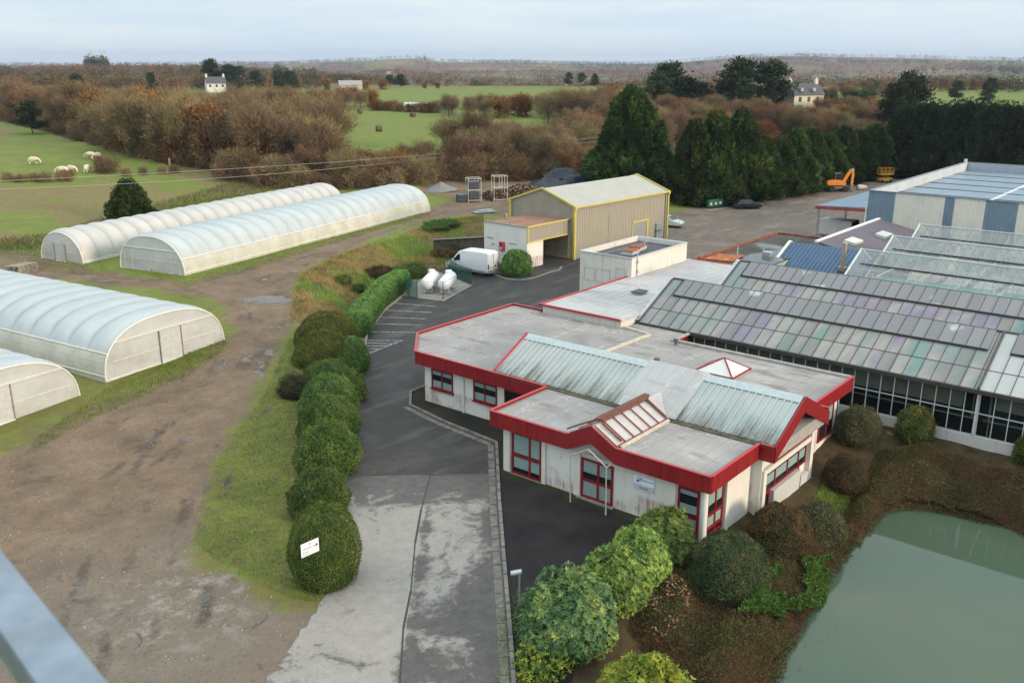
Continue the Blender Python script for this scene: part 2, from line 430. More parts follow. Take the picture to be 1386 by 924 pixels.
dirt = m_g.mix(m_g.ramp(m_g.noise(P, .8, 6, .6, dist=1.0), [(.60, 0.0), (.70, .8)]), dirt, (.075, .068, .062))       # damp hollows
dirt = m_g.mix(m_g.ramp(m_g.noise(P, 14, 3, .8), [(.60, 0.0), (.68, .6)]), dirt, (.34, .28, .22))
dirt = m_g.mix(m_g.ramp(m_g.noise(P, 5, 6, .8), [(.36, .7), (.48, 0.0)]), dirt, (.11, .078, .054))                     # small stones
scrub = m_g.mix(m_g.ramp(n_f, [(.35, 0.0), (.65, 1.0)]), (.045, .028, .016), (.075, .060, .028))
c = m_g.mix(thresh(sepc['Green'], n_f), grass, straw)
c = m_g.mix(thresh(at1['Alpha'], n_f), c, scrub)
c = m_g.mix(thresh(sepc['Red'], n_f, .7, .36, .64), c, dirt)
# far country: a patchwork of woods, stubble and meadows
vor = m_g.n('ShaderNodeTexVoronoi', {'Vector': m_g.n('ShaderNodeMapping', {0: P, 'Scale': (1, 1, .0)}).outputs[0], 'Scale': .0062}).outputs['Color']
vs = m_g.n('ShaderNodeSeparateColor', {0: vor}).outputs['Red']
far = m_g.ramp(vs, [(0.0, (.15, .085, .05)), (.30, (.19, .115, .06)), (.46, (.12, .085, .05)), (.58, (.05, .062, .03)), (.70, (.12, .17, .045)), (.86, (.21, .16, .08))], 'CONSTANT')
far = m_g.mix(m_g.ramp(m_g.noise(P, .012, 8, .7), [(.45, 0.0), (.62, .6)]), far, (.15, .09, .055))
rutf = m_g.n('ShaderNodeAttribute', attribute_name='rut').outputs['Fac']
c = m_g.mix(thresh(m_g.math('MULTIPLY', rutf, .62), n_f, .8, .30, .62), c, (.085, .066, .052))
c = m_g.mix(sepc['Blue'], c, far)
pud = m_g.math('MULTIPLY', m_g.ramp(rutf, [(.35, 0.0), (.7, 1.0)]), m_g.ramp(m_g.noise(P, .7, 4, .5), [(.57, 0.0), (.63, 1.0)]))       # water standing in the ruts
c = m_g.mix(m_g.math('MULTIPLY', pud, .8), c, (.05, .042, .036)); m_g.l(m_g.ramp(pud, [(.2, .95), (.8, .06)]), m_g.b.inputs['Roughness']); m_g.l(m_g.ramp(pud, [(.2, .15), (.8, .5)]), m_g.b.inputs['Specular IOR Level'])
m_g.base(c); m_g.bump(m_g.math('ADD', n_f, m_g.math('MULTIPLY', n_x, .5)), .55, .06)

def build_ground():
    rr = [0.6]
    while rr[-1] < 9500:
        r = rr[-1]
        rr.append(r * (1.30 if r < 14 else 1.0065 if r < 170 else 1.013 if r < 700 else 1.03))
    rr = np.array(rr)
    fine = np.radians(np.arange(-38, 38.01, .16)); coarse = np.radians(np.arange(42, 318, 6.0))
    aa = np.concatenate([fine, coarse])
    na = len(aa); nr = len(rr)
    A, Q = np.meshgrid(aa, rr)
    X = Q * np.cos(HEAD - A); Y = Q * np.sin(HEAD - A)
    Z = ground_z(X, Y)
    V = np.stack([X, Y, Z], -1).reshape(-1, 3)
    i = np.arange(nr - 1)[:, None]; j = np.arange(na)[None, :]; j2 = (j + 1) % na
    F = np.stack([np.broadcast_to(q, (nr - 1, na)) for q in (i * na + j, (i + 1) * na + j, (i + 1) * na + j2, i * na + j2)], -1).reshape(-1, 4)
    F = np.vstack([F[:, ::-1]])
    me = np_mesh('ground', V, F, m_g.m, smooth=True)
    dirt, st, lush, scr = masks(V[:, 0], V[:, 1])
    farw = sstep(560, 760, np.hypot(V[:, 0], V[:, 1]))
    ca = me.attributes.new('cover', 'FLOAT_COLOR', 'POINT')
    ca.data.foreach_set('color', np.stack([dirt, st, farw, scr], -1).astype(np.float32).ravel())
    rut = np.zeros(len(V)); nz = fbm(V[:, 0] / 3, V[:, 1] / 3, 91)
    near = np.hypot(V[:, 0], V[:, 1]) < 150; xx, yy = V[near, 0], V[near, 1]; acc = np.zeros(near.sum())
    for line, offs in RUTS:
        d = seg_dist(xx, yy, line, closed=False)
        for o in offs: acc = np.maximum(acc, np.exp(-((d - o + (nz[near] - .5) * .5) / .42) ** 2))
    rut[near] = .88 * acc * sstep(.34, .80, nz[near] + .08)
    ra = me.attributes.new('rut', 'FLOAT', 'POINT'); ra.data.foreach_set('value', rut.astype(np.float32))
    return tag(link('ground', me), kind='structure')
RUTS = [(PX([(150, 924), (185, 790), (222, 660), (275, 580), (335, 505), (372, 435), (402, 385), (470, 348), (585, 300), (650, 262)], .7), (-2.6, -.9, .9, 2.7)),
        (PX([(-60, 362), (60, 372), (150, 390), (262, 402), (340, 398), (420, 352)], 1.2), (-.9, .9)),
        (PX([(60, 700), (150, 640), (260, 560), (330, 480), (320, 425), (230, 402), (60, 378)], .7), (-.9, .9)),
        (PX([(230, 880), (255, 760), (285, 640), (350, 540), (385, 440)], .4), (-.8, .8))]
build_ground()

# ---- paved surfaces
def paving(name, kind, cols, wet=.5):
    k = NT(name); k.set(.85, 0, .22)
    p = k.pos('World')
    big = k.noise(p, .16, 6, .62, dist=.6); mid = k.noise(p, .9, 6, .65); fine = k.noise(p, 22, 3, .7)
    streak = k.noise(p, .5, 6, .6, stretch=(.35, 1.5, 1))
    c = k.ramp(big, [(.30, cols[0]), (.5, cols[1]), (.66, cols[2])])
    c = k.mix(k.ramp(mid, [(.45, 0.0), (.65, .55)]), c, cols[3])
    c = k.mix(k.ramp(streak, [(.53, 0.0), (.66, .6)]), c, cols[4])
    c = k.mix(k.ramp(fine, [(.3, .35), (.7, 0.0)]), c, sc3(cols[0], .6))
    k.base(c)
    k.l(k.ramp(big, [(.33, wet), (.6, .9)]), k.b.inputs['Roughness'])
    k.bump(fine, .25, .012)
    return k.m
m_dark = paving('dark_damp_asphalt', 0, [(.028, .026, .026), (.052, .048, .046), (.092, .084, .078), (.040, .037, .036), (.125, .115, .107)], .4)
m_light = paving('worn_pale_asphalt', 0, [(.19, .18, .175), (.24, .225, .215), (.28, .265, .25), (.20, .19, .18), (.105, .10, .098)], .75)
m_yard = paving('dusty_yard_asphalt', 0, [(.14, .108, .086), (.20, .158, .126), (.24, .195, .158), (.13, .10, .08), (.31, .26, .215)], .7)
m_court = paving('forecourt_asphalt', 0, [(.020, .017, .018), (.028, .024, .025), (.036, .031, .031), (.033, .028, .028), (.034, .030, .028)], .6)
def drive_mat():
    k = NT('worn_drive'); k.set(.85, 0, .3); p = k.pos('World'); xyz = k.n('ShaderNodeSeparateXYZ', {0: p}).outputs
    a, b = at(583, 642), at(548, 850); L = math.hypot(b[0] - a[0], b[1] - a[1]); ux, uy = (b[0] - a[0]) / L, (b[1] - a[1]) / L
    sx = k.math('ADD', k.math('MULTIPLY', k.math('SUBTRACT', xyz['X'], a[0]), ux), k.math('MULTIPLY', k.math('SUBTRACT', xyz['Y'], a[1]), uy))     # metres down the drive
    tx = k.math('ADD', k.math('MULTIPLY', k.math('SUBTRACT', xyz['X'], a[0]), -uy), k.math('MULTIPLY', k.math('SUBTRACT', xyz['Y'], a[1]), ux))    # metres across, from the joint
    big = k.noise(p, .30, 7, .68, dist=.8); fine = k.noise(p, 1.9, 7, .72); grit = k.noise(p, 24, 3, .7); lane = k.noise(p, .5, 6, .7, stretch=(1, 1, 1), dist=1.5)
    pale = k.mix(k.ramp(fine, [(.35, 0.0), (.65, 1.0)]), (.29, .262, .24), (.37, .34, .31))
    damp = k.mix(k.ramp(fine, [(.35, 0.0), (.65, 1.0)]), (.062, .054, .052), (.115, .102, .096))
    nz = k.math('ADD', k.math('MULTIPLY', k.math('SUBTRACT', big, .5), 1.9), k.math('MULTIPLY', k.math('SUBTRACT', fine, .5), 1.3))
    top = k.ramp(k.math('MULTIPLY', sx, .1), [(.0, 1.0), (.42, .35), (.8, 0.0)])                        # never dries under the office end
    m1, m2 = (1.0, -1.0)
    right = k.ramp(k.math('MULTIPLY', k.math('ADD', k.math('MULTIPLY', tx, SIDE), 6), 1 / 12), [(.0, .75), (.18, .30), (.47, .12), (.51, .55), (.57, .18), (.72, .40), (.78, .80), (1.0, .9)])
    low = k.ramp(k.math('MULTIPLY', sx, .05), [(.30, 0.0), (.75, .35)])
    v = k.math('ADD', k.math('ADD', k.math('MAXIMUM', right, k.math('MULTIPLY', top, 1.0)), nz), k.math('MULTIPLY', low, k.ramp(k.math('MULTIPLY', k.math('ADD', k.math('MULTIPLY', tx, SIDE), 6), 1 / 12), [(.50, 0.0), (.53, 1.0)])))
    m = k.ramp(v, [(.36, 0.0), (.62, 1.0)])
    c = k.mix(m, pale, damp); c = k.mix(k.ramp(grit, [(.3, .30), (.65, 0.0)]), c, (.06, .055, .05)); k.base(c)
    k.l(k.ramp(m, [(0, .9), (1, .55)]), k.b.inputs['Roughness']); k.bump(grit, .25, .012); return k.m
SIDE = 1.0
def court_mat():
    k = NT('mossy_forecourt'); k.set(.85, 0, .1); p = k.pos('World'); xyz = k.n('ShaderNodeSeparateXYZ', {0: p}).outputs
    f = k.noise(p, 1.2, 6, .65); g = k.noise(p, 20, 3, .7)
    c = k.ramp(k.noise(p, .4, 5, .6), [(.35, (.019, .016, .017)), (.55, (.029, .025, .026)), (.7, (.040, .034, .033))])
    near = k.math('ADD', k.math('MULTIPLY', k.math('SUBTRACT', xyz['X'], 33.6), .55), k.math('MULTIPLY', k.math('SUBTRACT', f, .5), 1.6))    # moss creeping out from the wall foot
    side = k.ramp(k.math('MULTIPLY', xyz['Y'], .02), [(.585, 1.0), (.595, .22)])
    c = k.mix(k.math('MULTIPLY', side, k.ramp(near, [(.25, 0.0), (.65, .85)])), c, (.040, .050, .018)); c = k.mix(k.ramp(g, [(.62, 0.0), (.72, .5)]), c, (.09, .08, .078)); k.base(c); k.bump(g, .25, .012); return k.m
m_light = drive_mat(); m_court = court_mat()
def sheet(name, pts, z, m):
    mb = MB(); mb.poly([(x, y, z) for x, y in pts])
    o = mb.build(name, m)
    if o.data.polygons[0].normal.z < 0: o.data.flip_normals()
    return tag(o, kind='structure')
KERB = PX([(574, 524), (556, 531), (555, 549), (600, 571), (672, 600), (676, 680), (684, 780), (691, 862), (700, 990)])
J0, J1 = at(464, 645), at(673, 640)
sheet('car_park', [J1, J0] + PX([(464, 612), (472, 560), (478, 505), (497, 452), (521, 421), (549, 399)]) +
      [(63, 65), (67, 69), (74.5, 73.2), (81, 70.5), (90, 69), (92, 36), (60, 34), (42.6, 43), (39.9, 40.6)] + KERB[1:5], .012, m_dark)
sheet('rear_yard', [(92, 36), (90, 69), (116, 69), (126, 66.8), (147, 63.2), (165, 61.4), (185, 58.5), (198, 56), (205, 30), (104, 30)], .010, m_yard)
def ragged(pts, amp, step=.35, seed=1):
    g = random.Random(seed); out_ = []
    for a, b in zip(pts[:-1], pts[1:]):
        n = max(1, int(math.hypot(b[0] - a[0], b[1] - a[1]) / step))
        for i in range(n): out_.append((a[0] + (b[0] - a[0]) * i / n + g.uniform(-amp, amp), a[1] + (b[1] - a[1]) * i / n + g.uniform(-amp, amp)))
    return out_ + [pts[-1]]
sheet('driveway', [J0, J1] + KERB[5:] + ragged(PX([(330, 990), (352, 940), (396, 872), (418, 836), (440, 806)]), .22) + PX([(464, 778), (462, 742), (456, 690)]), .014, m_light)
sheet('forecourt', KERB + [at(760, 990)] + PX([(800, 800), (870, 740)]) + [(35.1, 17.6), (35.1, 29.3), (40, 29.5), (40, 40)], .016, m_court)
# joints and tyre-polished seam in the drive
mb = MB()
for p, q, w in ((J0, at(540, 641), .05), (at(540, 641), at(600, 643), .08), (at(600, 643), J1, .05), (at(583, 642), at(570, 690), .035), (at(570, 690), at(562, 735), .05), (at(562, 735), at(556, 800), .03), (at(556, 800), at(546, 850), .045), (at(546, 850), at(541, 930), .035)):
    dx, dy = q[0] - p[0], q[1] - p[1]; L = math.hypot(dx, dy); nx, ny = -dy / L * w, dx / L * w
    mb.poly([(p[0] - nx, p[1] - ny, .020), (q[0] - nx, q[1] - ny, .020), (q[0] + nx, q[1] + ny, .020), (p[0] + nx, p[1] + ny, .020)])
tag(mb.build('driveway_joints', mat('joint_tar', (.05, .048, .046), .8, var=.3, scale=4)), kind='structure')

m_conc = mat('weathered_concrete', (.27, .25, .225), .9, var=.28, scale=2.2, bump=.3, coord='World')
m_kerb = mat('mossy_kerb_concrete', (.20, .185, .165), .92, var=.4, scale=2.5, bump=.3, coord='World')
def kerb(name, pts, w, h, m=m_kerb, stone=1.0):
    mb = MB()
    for (a, b) in zip(pts[:-1], pts[1:]):
        L = math.hypot(b[0] - a[0], b[1] - a[1]); k = max(1, int(L / stone))
        for i in range(k):
            t0, t1 = i / k + .006, (i + 1) / k - .006
            mb.beam((a[0] + (b[0] - a[0]) * t0, a[1] + (b[1] - a[1]) * t0, h / 2 - .05), (a[0] + (b[0] - a[0]) * t1, a[1] + (b[1] - a[1]) * t1, h / 2 - .05 + random.uniform(-.006, .006)), w, h + .1)
    return tag(mb.build(name, m), kind='structure')
kerb('forecourt_kerb', KERB, .16, .13)
kerb('gutter_stones', [(x - .38, y + .10) for x, y in KERB[2:]], .34, .035, mat('gutter_concrete', (.17, .155, .135), .9, var=.4, scale=3, coord='World'), 1.0)
kerb('car_park_kerb', PX([(489, 500), (497, 453), (520, 421), (548, 399)]), .14, .13, m_conc)
kerb('planting_kerb', PX([(668, 372), (684, 378), (704, 380), (722, 377), (745, 369), (757, 366), (760, 362)]), .16, .12, m_conc)
# parking bays
mb = MB()
def stripe(u0, v0, u1, v1, w=.11):
    p, q = at(u0, v0), at(u1, v1); dx, dy = q[0] - p[0], q[1] - p[1]; L = math.hypot(dx, dy); nx, ny = -dy / L * w / 2, dx / L * w / 2
    mb.poly([(p[0] - nx, p[1] - ny, .020), (q[0] - nx, q[1] - ny, .020), (q[0] + nx, q[1] + ny, .020), (p[0] + nx, p[1] + ny, .020)])
for s in ((527, 410, 592, 415), (522, 420, 584, 423), (506, 429, 576, 431.5), (500, 438, 570, 440), (497, 449, 562, 450), (496, 461, 545, 461),
          (545, 461, 520, 470), (520, 470, 494, 481), (496, 464, 533, 465.5), (496, 468, 524, 468.5), (496, 472, 515, 472.3), (496, 476, 505, 476.3)): stripe(*s)
k = NT('worn_white_line_paint'); k.set(.8, 0, .3); p = k.pos('World')
k.base(k.mix(k.ramp(k.noise(p, 3.5, 6, .7), [(.46, 0.0), (.6, 1.0)]), (.48, .48, .46), (.10, .10, .10)))
tag(mb.build('parking_lines', k.m), kind='structure')

# ---- pond
k = NT('green_pond_water'); k.set(.025, 0, .5)
p = k.pos('World')
k.base(k.mix(k.noise(p, .15, 4, .5), (.060, .092, .062), (.072, .104, .070)))
k.b.inputs['IOR'].default_value = 1.33
k.bump(k.noise(p, 1.4, 3, .5), .012, .05)
mb = MB(); mb.poly([(x, y, WATER_Z) for x, y in [(x, y) for x, y in PX([(985, 1000), (1025, 900), (1085, 800), (1150, 718), (1185, 675), (1260, 672), (1420, 710), (1660, 800), (1680, 1000)], WATER_Z)]])
o = mb.build('pond_water', k.m)
if o.data.polygons[0].normal.z < 0: o.data.flip_normals()
tag(o, kind='structure')

# loose pale stones over the bare earth
def gravel():
    g = RNG
    x = g.uniform(2, 62, 40000); y = g.uniform(20, 90, 40000)
    ok = (np.hypot(x, y) < 85) & (seg_dist(x, y, DIRT) > -.8)
    x = x[ok][:7000]; y = y[ok][:7000]; z = ground_z(x, y); n = len(x)
    s = np.abs(g.normal(.014, .014, n)) + .010; a = g.uniform(0, 6.28, n); hh = g.uniform(.5, .9, n)
    V = np.zeros((n, 8, 3))
    for q in range(4):
        f = s * g.uniform(.7, 1.3, n)
        V[:, q] = np.stack([x + f * np.cos(a + q * 1.57), y + f * np.sin(a + q * 1.57), z - .01], -1)
        V[:, 4 + q] = np.stack([x + .6 * s * np.cos(a + q * 1.57), y + .6 * s * np.sin(a + q * 1.57), z + s * hh], -1)
    f0 = np.array([(0, 1, 5, 4), (1, 2, 6, 5), (2, 3, 7, 6), (3, 0, 4, 7), (4, 5, 6, 7)])
    F = (np.arange(n)[:, None, None] * 8 + f0[None]).reshape(-1, 4)
    me = np_mesh('gravel', V.reshape(-1, 3), F, leaf_mat('pale_stones', [(0, (.18, .15, .12)), (.6, (.28, .25, .21)), (1, (.40, .37, .33))], .9, .2, 0, 0), rnd=np.repeat(g.random(n), 5))
    tag(link('gravel', me), 'pale loose stones scattered over the brown earth track', kind='stuff')
gravel()
# ================================================================== BUILDINGS
m_red = mat('red_painted_metal', (.235, .011, .015), .45, var=.22, scale=1.3, stretch=(3, 3, .35), coord='World')
m_redf = mat('red_window_frame', (.24, .010, .016), .4, var=.1, scale=2)
m_cream = mat('cream_render', (.66, .62, .55), .85, var=.06, scale=1.5)
m_pipe = mat('white_pvc', (.68, .67, .63), .5, var=.08, scale=3)
m_galv = mat('galvanised_steel', (.42, .44, .46), .45, .6, var=.15, scale=4)
m_black = mat('black_rubber', (.02, .02, .02), .8, var=.2)
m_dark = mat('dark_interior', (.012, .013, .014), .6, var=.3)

def wall_mat(name, base, streak, rust=None, amt=.5):
    k = NT(name); k.set(.85, 0, .3); p = k.pos('World')
    s1 = k.noise(p, 1.3, 6, .65, stretch=(3.5, 3.5, .22)); s2 = k.noise(p, .5, 5, .6)
    c = k.mix(k.ramp(s2, [(.35, 0.0), (.65, 1.0)]), sc3(base, .93), base)
    c = k.mix(k.ramp(s1, [(.54, 0.0), (.70, amt)]), c, streak)
    if rust:
        z = k.n('ShaderNodeSeparateXYZ', {0: p}).outputs['Z']
        blot = k.noise(p, .55, 3, .5); fine = k.noise(p, 1.0, 6, .75, stretch=(6, 6, .35))
        msk = k.math('MULTIPLY', k.ramp(blot, [(.42, 0.0), (.52, 1.0)]), k.ramp(fine, [(.40, 0.0), (.58, 1.0)]))
        zm = k.math('MULTIPLY', k.ramp(k.math('MULTIPLY', k.math('ADD', z, 2.0), .2), [(.30, .2), (.45, 1.0), (.60, 1.0), (.64, 0.0)]), .75)
        c = k.mix(k.math('MULTIPLY', msk, zm), c, rust)
    k.base(c); k.bump(k.noise(p, 30, 3, .6), .15, .01)
    return k.m
m_white = wall_mat('white_render_weathered', (.70, .68, .63), (.40, .38, .33), (.33, .13, .11), .35)
m_box = wall_mat('stained_white_render', (.64, .61, .55), (.30, .26, .20), None, .6)
m_plinth = wall_mat('stained_plinth', (.50, .49, .47), (.26, .24, .2), None, .5)

def roof_felt(name, b, pale, dark, scale=.35):
    k = NT(name); k.set(.75, 0, .35); p = k.pos('World')
    n1 = k.noise(p, scale, 6, .58, dist=.25); n2 = k.noise(p, scale * 3.5, 6, .68, stretch=(1.5, .45, 1)); n3 = k.noise(p, 16, 3, .7)
    c = k.ramp(n1, [(.30, dark), (.44, b), (.58, sc3(b, 1.12)), (.70, pale)])
    c = k.mix(k.ramp(n2, [(.34, .70), (.47, 0.0)]), c, sc3(dark, .85))
    edge = k.ramp(n1, [(.478, 0.0), (.484, .6), (.488, .6), (.494, 0.0)])          # tide marks of dried puddles
    c = k.mix(edge, c, sc3(pale, 1.15))
    c = k.mix(k.ramp(k.noise(p, scale * .8, 4, .6, dist=.4), [(.66, 0.0), (.73, .8)]), c, (.12, .095, .055))  # moss and silt
    # welded strips of felt
    wv = k.n('ShaderNodeTexWave', {'Vector': p, 'Scale': .5, 'Distortion': .05}, wave_type='BANDS', bands_direction='Y').outputs['Fac']
    c = k.mix(k.ramp(wv, [(.985, 0.0), (.996, .35)]), c, sc3(dark, .7))
    c = k.mix(k.ramp(n3, [(.35, .25), (.6, 0.0)]), c, sc3(b, .55))
    k.base(c); k.l(k.ramp(n1, [(.35, .35), (.5, .8)]), k.b.inputs['Roughness']); k.bump(n3, .2, .01)
    return k.m
m_felt = roof_felt('grey_roof_felt', (.30, .275, .262), (.42, .40, .39), (.165, .148, .14), .17)
m_memb = roof_felt('pale_roof_membrane', (.42, .41, .41), (.50, .49, .49), (.34, .33, .33), .18)

# ---------------------------------------------------------------- office with the red fascia
OFF = thing('office_building', 'single storey white office building with a deep red fascia and flat grey roofs', 'building', (42, 28, 0))
FT, FB, RZ = 3.42, 2.60, 3.30
def fascia(mb, p, q, t=.10, zb=FB, zt=FT, side=1, panel=2.45):
    """row of flat panels along p-q, a hair apart, with a folded coping"""
    L = math.hypot(q[0] - p[0], q[1] - p[1]); k = max(1, round(L / panel)); d = ((q[0] - p[0]) / L, (q[1] - p[1]) / L)
    for i in range(k):
        a, b = i * L / k + (.011 if i else 0), (i + 1) * L / k - (.011 if i < k - 1 else 0)
        mb.beam((p[0] + d[0] * a, p[1] + d[1] * a, (zb + zt) / 2), (p[0] + d[0] * b, p[1] + d[1] * b, (zb + zt) / 2), t, zt - zb)
FR = [((34.52, 24.92), (34.52, 29.95)), ((34.52, 17.0), (34.52, 22.05)), ((34.57, 17.02), (39.44, 17.02)), ((39.44, 16.97), (39.44, 16.3)),
      ((34.57, 29.95), (39.36, 29.95)), ((39.41, 30.0), (39.41, 40.45)), ((39.41, 40.45), (42.5, 43.38)), ((42.5, 43.38), (52.75, 43.38)), ((52.75, 43.33), (52.75, 40.6)),
      ((46.3, 17.15), (52.25, 17.15)), ((46.3, 16.3), (46.3, 17.1))]
mb = MB()
for p, q in FR: fascia(mb, p, q)
# chevron over the entrance (front face x = 34.52) and over the right hand gable (y = 16.25)
def chevron(mb, plane, c, pts_top, pts_bot, t=.10):
    for i in range(len(pts_top) - 1):
        quad = [pts_top[i], pts_top[i + 1], pts_bot[i + 1], pts_bot[i]]
        P3 = [((c - t / 2, a, z) if plane == 'x' else (a, c - t / 2, z)) for a, z in quad]
        mb.extr(P3, (t, 0, 0) if plane == 'x' else (0, t, 0))
chevron(mb, 'x', 34.52, [(24.92, FT), (23.49, 4.20)], [(24.92, FB), (23.49, 3.30)])
chevron(mb, 'x', 34.52, [(23.48, 4.20), (22.05, FT)], [(23.48, 3.30), (22.05, FB)])
chevron(mb, 'y', 16.25, [(39.5, FT), (42.79, 5.06)], [(39.5, FB), (42.79, 4.22)])
chevron(mb, 'y', 16.25, [(42.80, 5.06), (46.25, 3.28)], [(42.80, 4.22), (46.25, 2.5)])
mb.build('fascia', m_red, OFF)
# coping: thin folded metal on top
m_cop = mat('red_coping', (.40, .028, .034), .38, var=.08, scale=2, coord='World')
for p, q in FR:
    mb = MB(); mb.beam((p[0], p[1], FT + .018), (q[0], q[1], FT + .018), .17, .03); mb.build('coping', m_cop, OFF)
roofpoly = [(34.58, 17.08), (39.5, 17.08), (39.5, 16.3), (46.2, 16.3), (46.35, 17.2), (52.2, 17.2), (52.2, 29.2), (54.3, 29.2), (54.3, 33.2), (52.35, 33.4), (52.35, 40.5), (52.7, 40.6), (52.7, 43.3), (42.53, 43.3), (39.47, 40.4), (39.47, 29.9), (34.58, 29.9)]
mb = MB(); mb.prism(roofpoly, FB + .02, RZ); mb.build('flat_roof', m_felt, OFF)
mb = MB()      # pale gravel-stop upstands across the roof and the rear parapet
for p, q in (((47.3, 31.2), (52.3, 31.0)), ((52.3, 31.0), (52.8, 33.3)), ((44.4, 31.9), (47.3, 31.2))): mb.beam((p[0], p[1], RZ + .06), (q[0], q[1], RZ + .06), .22, .14)
mb.build('roof_upstand', mat('cream_upstand', (.52, .47, .38), .85, var=.2), OFF)
mb = MB(); mb.box(52.0, 17.25, RZ, 52.28, 29.0, RZ + .14); mb.box(52.0, 29.0, RZ, 54.2, 29.2, RZ + .12); mb.build('parapet', mat('grey_parapet', (.34, .32, .30), .85, var=.25, scale=2), OFF)
mb = MB(); mb.extr([(52.3, 29.18, 3.28), (54.2, 29.18, 3.28), (54.2, 29.18, 2.3), (52.3, 29.18, 2.3)], (0, .05, 0)); mb.build('return_panel', m_red, OFF)

# walls
mb = MB()
mb.box(35.0, 17.5, -.4, 35.25, 29.4, FB + .03)
mb.box(35.0, 29.15, -.3, 40.2, 29.4, FB + .03)
mb.box(39.9, 29.4, -.3, 40.15, 40.1, FB + .03)
mb.beam((39.95, 40.05, 1.15), (42.9, 42.95, 1.15), .25, 2.9)
mb.box(42.8, 42.75, -.3, 52.5, 43.0, FB + .03)
mb.box(52.3, 33.4, -.3, 52.5, 43.0, FB + .03)
mb.box(36.9, 17.45, -1.7, 39.6, 17.7, FB + .03)
mb.box(39.55, 16.85, -1.7, 39.8, 17.7, FB + .03)
mb.box(39.8, 17.0, -1.7, 46.0, 17.2, 2.62); mb.extr([(40.1, 17.0, 2.62), (45.6, 17.0, 2.62), (42.8, 17.0, 4.3)], (0, .2, 0))
mb.box(46.0, 17.6, -1.7, 51.5, 17.85, FB + .03)
mb.box(45.75, 16.85, -1.7, 46.0, 17.85, 2.55)
mb.box(51.3, 17.6, -1.7, 51.55, 29.0, FB + .03)
mb.build('wall', m_white, OFF)
# gable pier, beam and spandrels on the right hand end
mb = MB(); mb.box(45.55, 16.75, -1.7, 45.95, 16.99, 2.52); mb.box(39.62, 16.72, -1.6, 39.95, 16.84, 1.95); mb.box(40.1, 16.78, 1.62, 45.6, 17.0, 1.90)
mb.build('pier', m_cream, OFF)
mb = MB(); mb.box(41.0, 16.72, -1.6, 44.3, 16.99, .42); mb.box(44.5, 16.74, -1.6, 45.5, 16.99, -.1); mb.build('spandrel_panel', m_plinth, OFF)
mb = MB(); mb.box(36.85, 17.30, -.9, 37.2, 17.44, FB); mb.box(37.2, 17.36, -1.5, 39.4, 17.44, FB - .04); mb.build('pilaster', m_cream, OFF)
mb = MB(); mb.tube([(35.02, 17.5, -.4), (35.02, 17.5, FB + .02)], .17, 14); mb.build('corner_column', m_pipe, OFF, smooth=True)
for x0_, y0_, y1_ in ((34.92, 28.95, 29.38), (34.9, 26.55, 26.8), (34.92, 18.95, 19.45), (34.93, 24.38, 24.75)):
    mb = MB(); mb.box(x0_, y0_, -.25, 35.0, y1_, FB + .02); mb.build('wall_pier', m_cream, OFF)
mb = MB(); mb.tube([(39.84, 36.76, -.1), (39.84, 36.76, 2.62)], .06, 8); mb.build('downpipe', m_pipe, OFF)

m_blind = mat('grey_green_blind', (.80, .86, .84), .8, var=.06, scale=2)
k = NT('window_glass'); k.set(.04, 0, .6); k.base((.03, .04, .04))
tr = k.n('ShaderNodeBsdfTransparent', {0: (.85, .9, .9, 1)}); ms = k.n('ShaderNodeMixShader', {0: .86}); k.l(k.b.outputs[0], ms.inputs[1]); k.l(tr.outputs[0], ms.inputs[2]); k.l(ms.outputs[0], k.o.inputs[0])
m_glass = k.m
def window(parent, plane, c, a0, a1, z0, z1, vert=(), horiz=(), blinds=(), out=-1, fw=.09, name='window', fm=None, sill=False):
    """built on the wall face at c; vert / horiz are bar positions, blinds (a0,a1,z0,z1)"""
    fm = fm or m_redf
    a0, a1 = sorted((a0, a1))
    def bx(mb, d0, d1, p0, p1, q0, q1):
        lo, hi = c + out * d0, c + out * d1
        if plane == 'x': mb.box(lo, p0, q0, hi, p1, q1)
        else: mb.box(p0, lo, q0, p1, hi, q1)
    f = MB()
    bx(f, 0, .07, a0, a0 + fw, z0, z1); bx(f, 0, .07, a1 - fw, a1, z0, z1); bx(f, 0, .068, a0 + fw, a1 - fw, z0, z0 + fw); bx(f, 0, .068, a0 + fw, a1 - fw, z1 - fw, z1)
    for q in vert: bx(f, .004, .066, q - fw / 2, q + fw / 2, z0 + fw, z1 - fw)
    for q in horiz: bx(f, .006, .064, a0 + fw, a1 - fw, q - fw * .6, q + fw * .6)
    if sill: bx(f, 0, .14, a0 - .08, a1 + .05, z0 - .09, z0 - .002)
    fo = f.build(name, fm, parent)
    g = MB(); bx(g, .040, .046, a0 + .03, a1 - .03, z0 + .03, z1 - .03); g.build('pane', m_glass, fo)
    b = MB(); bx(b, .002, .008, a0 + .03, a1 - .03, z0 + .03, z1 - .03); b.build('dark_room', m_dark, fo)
    if blinds:
        b = MB()
        for q in blinds: bx(b, .016, .022, *q)
        b.build('blind', m_blind, fo)
    return fo
for a0, a1 in ((37.68, 39.52), (34.05, 35.94)):
    m_ = (a0 + a1) / 2
    window(OFF, 'x', 39.9, a0, a1, 1.08, 2.36, [m_], [], [(a0 + .04, a1 - .04, 2.0, 2.32), (a0 + .04, a1 - .04, 1.12, 1.62)], sill=True)
window(OFF, 'x', 39.9, 30.3, 33.45, .05, 2.36, [31.9], [1.1])
window(OFF, 'x', 35.0, 26.84, 28.84, .04, 2.42, [27.62], [1.12], [(26.9, 28.7, 1.24, 2.36), (26.9, 28.7, .40, 1.0)], fw=.12)
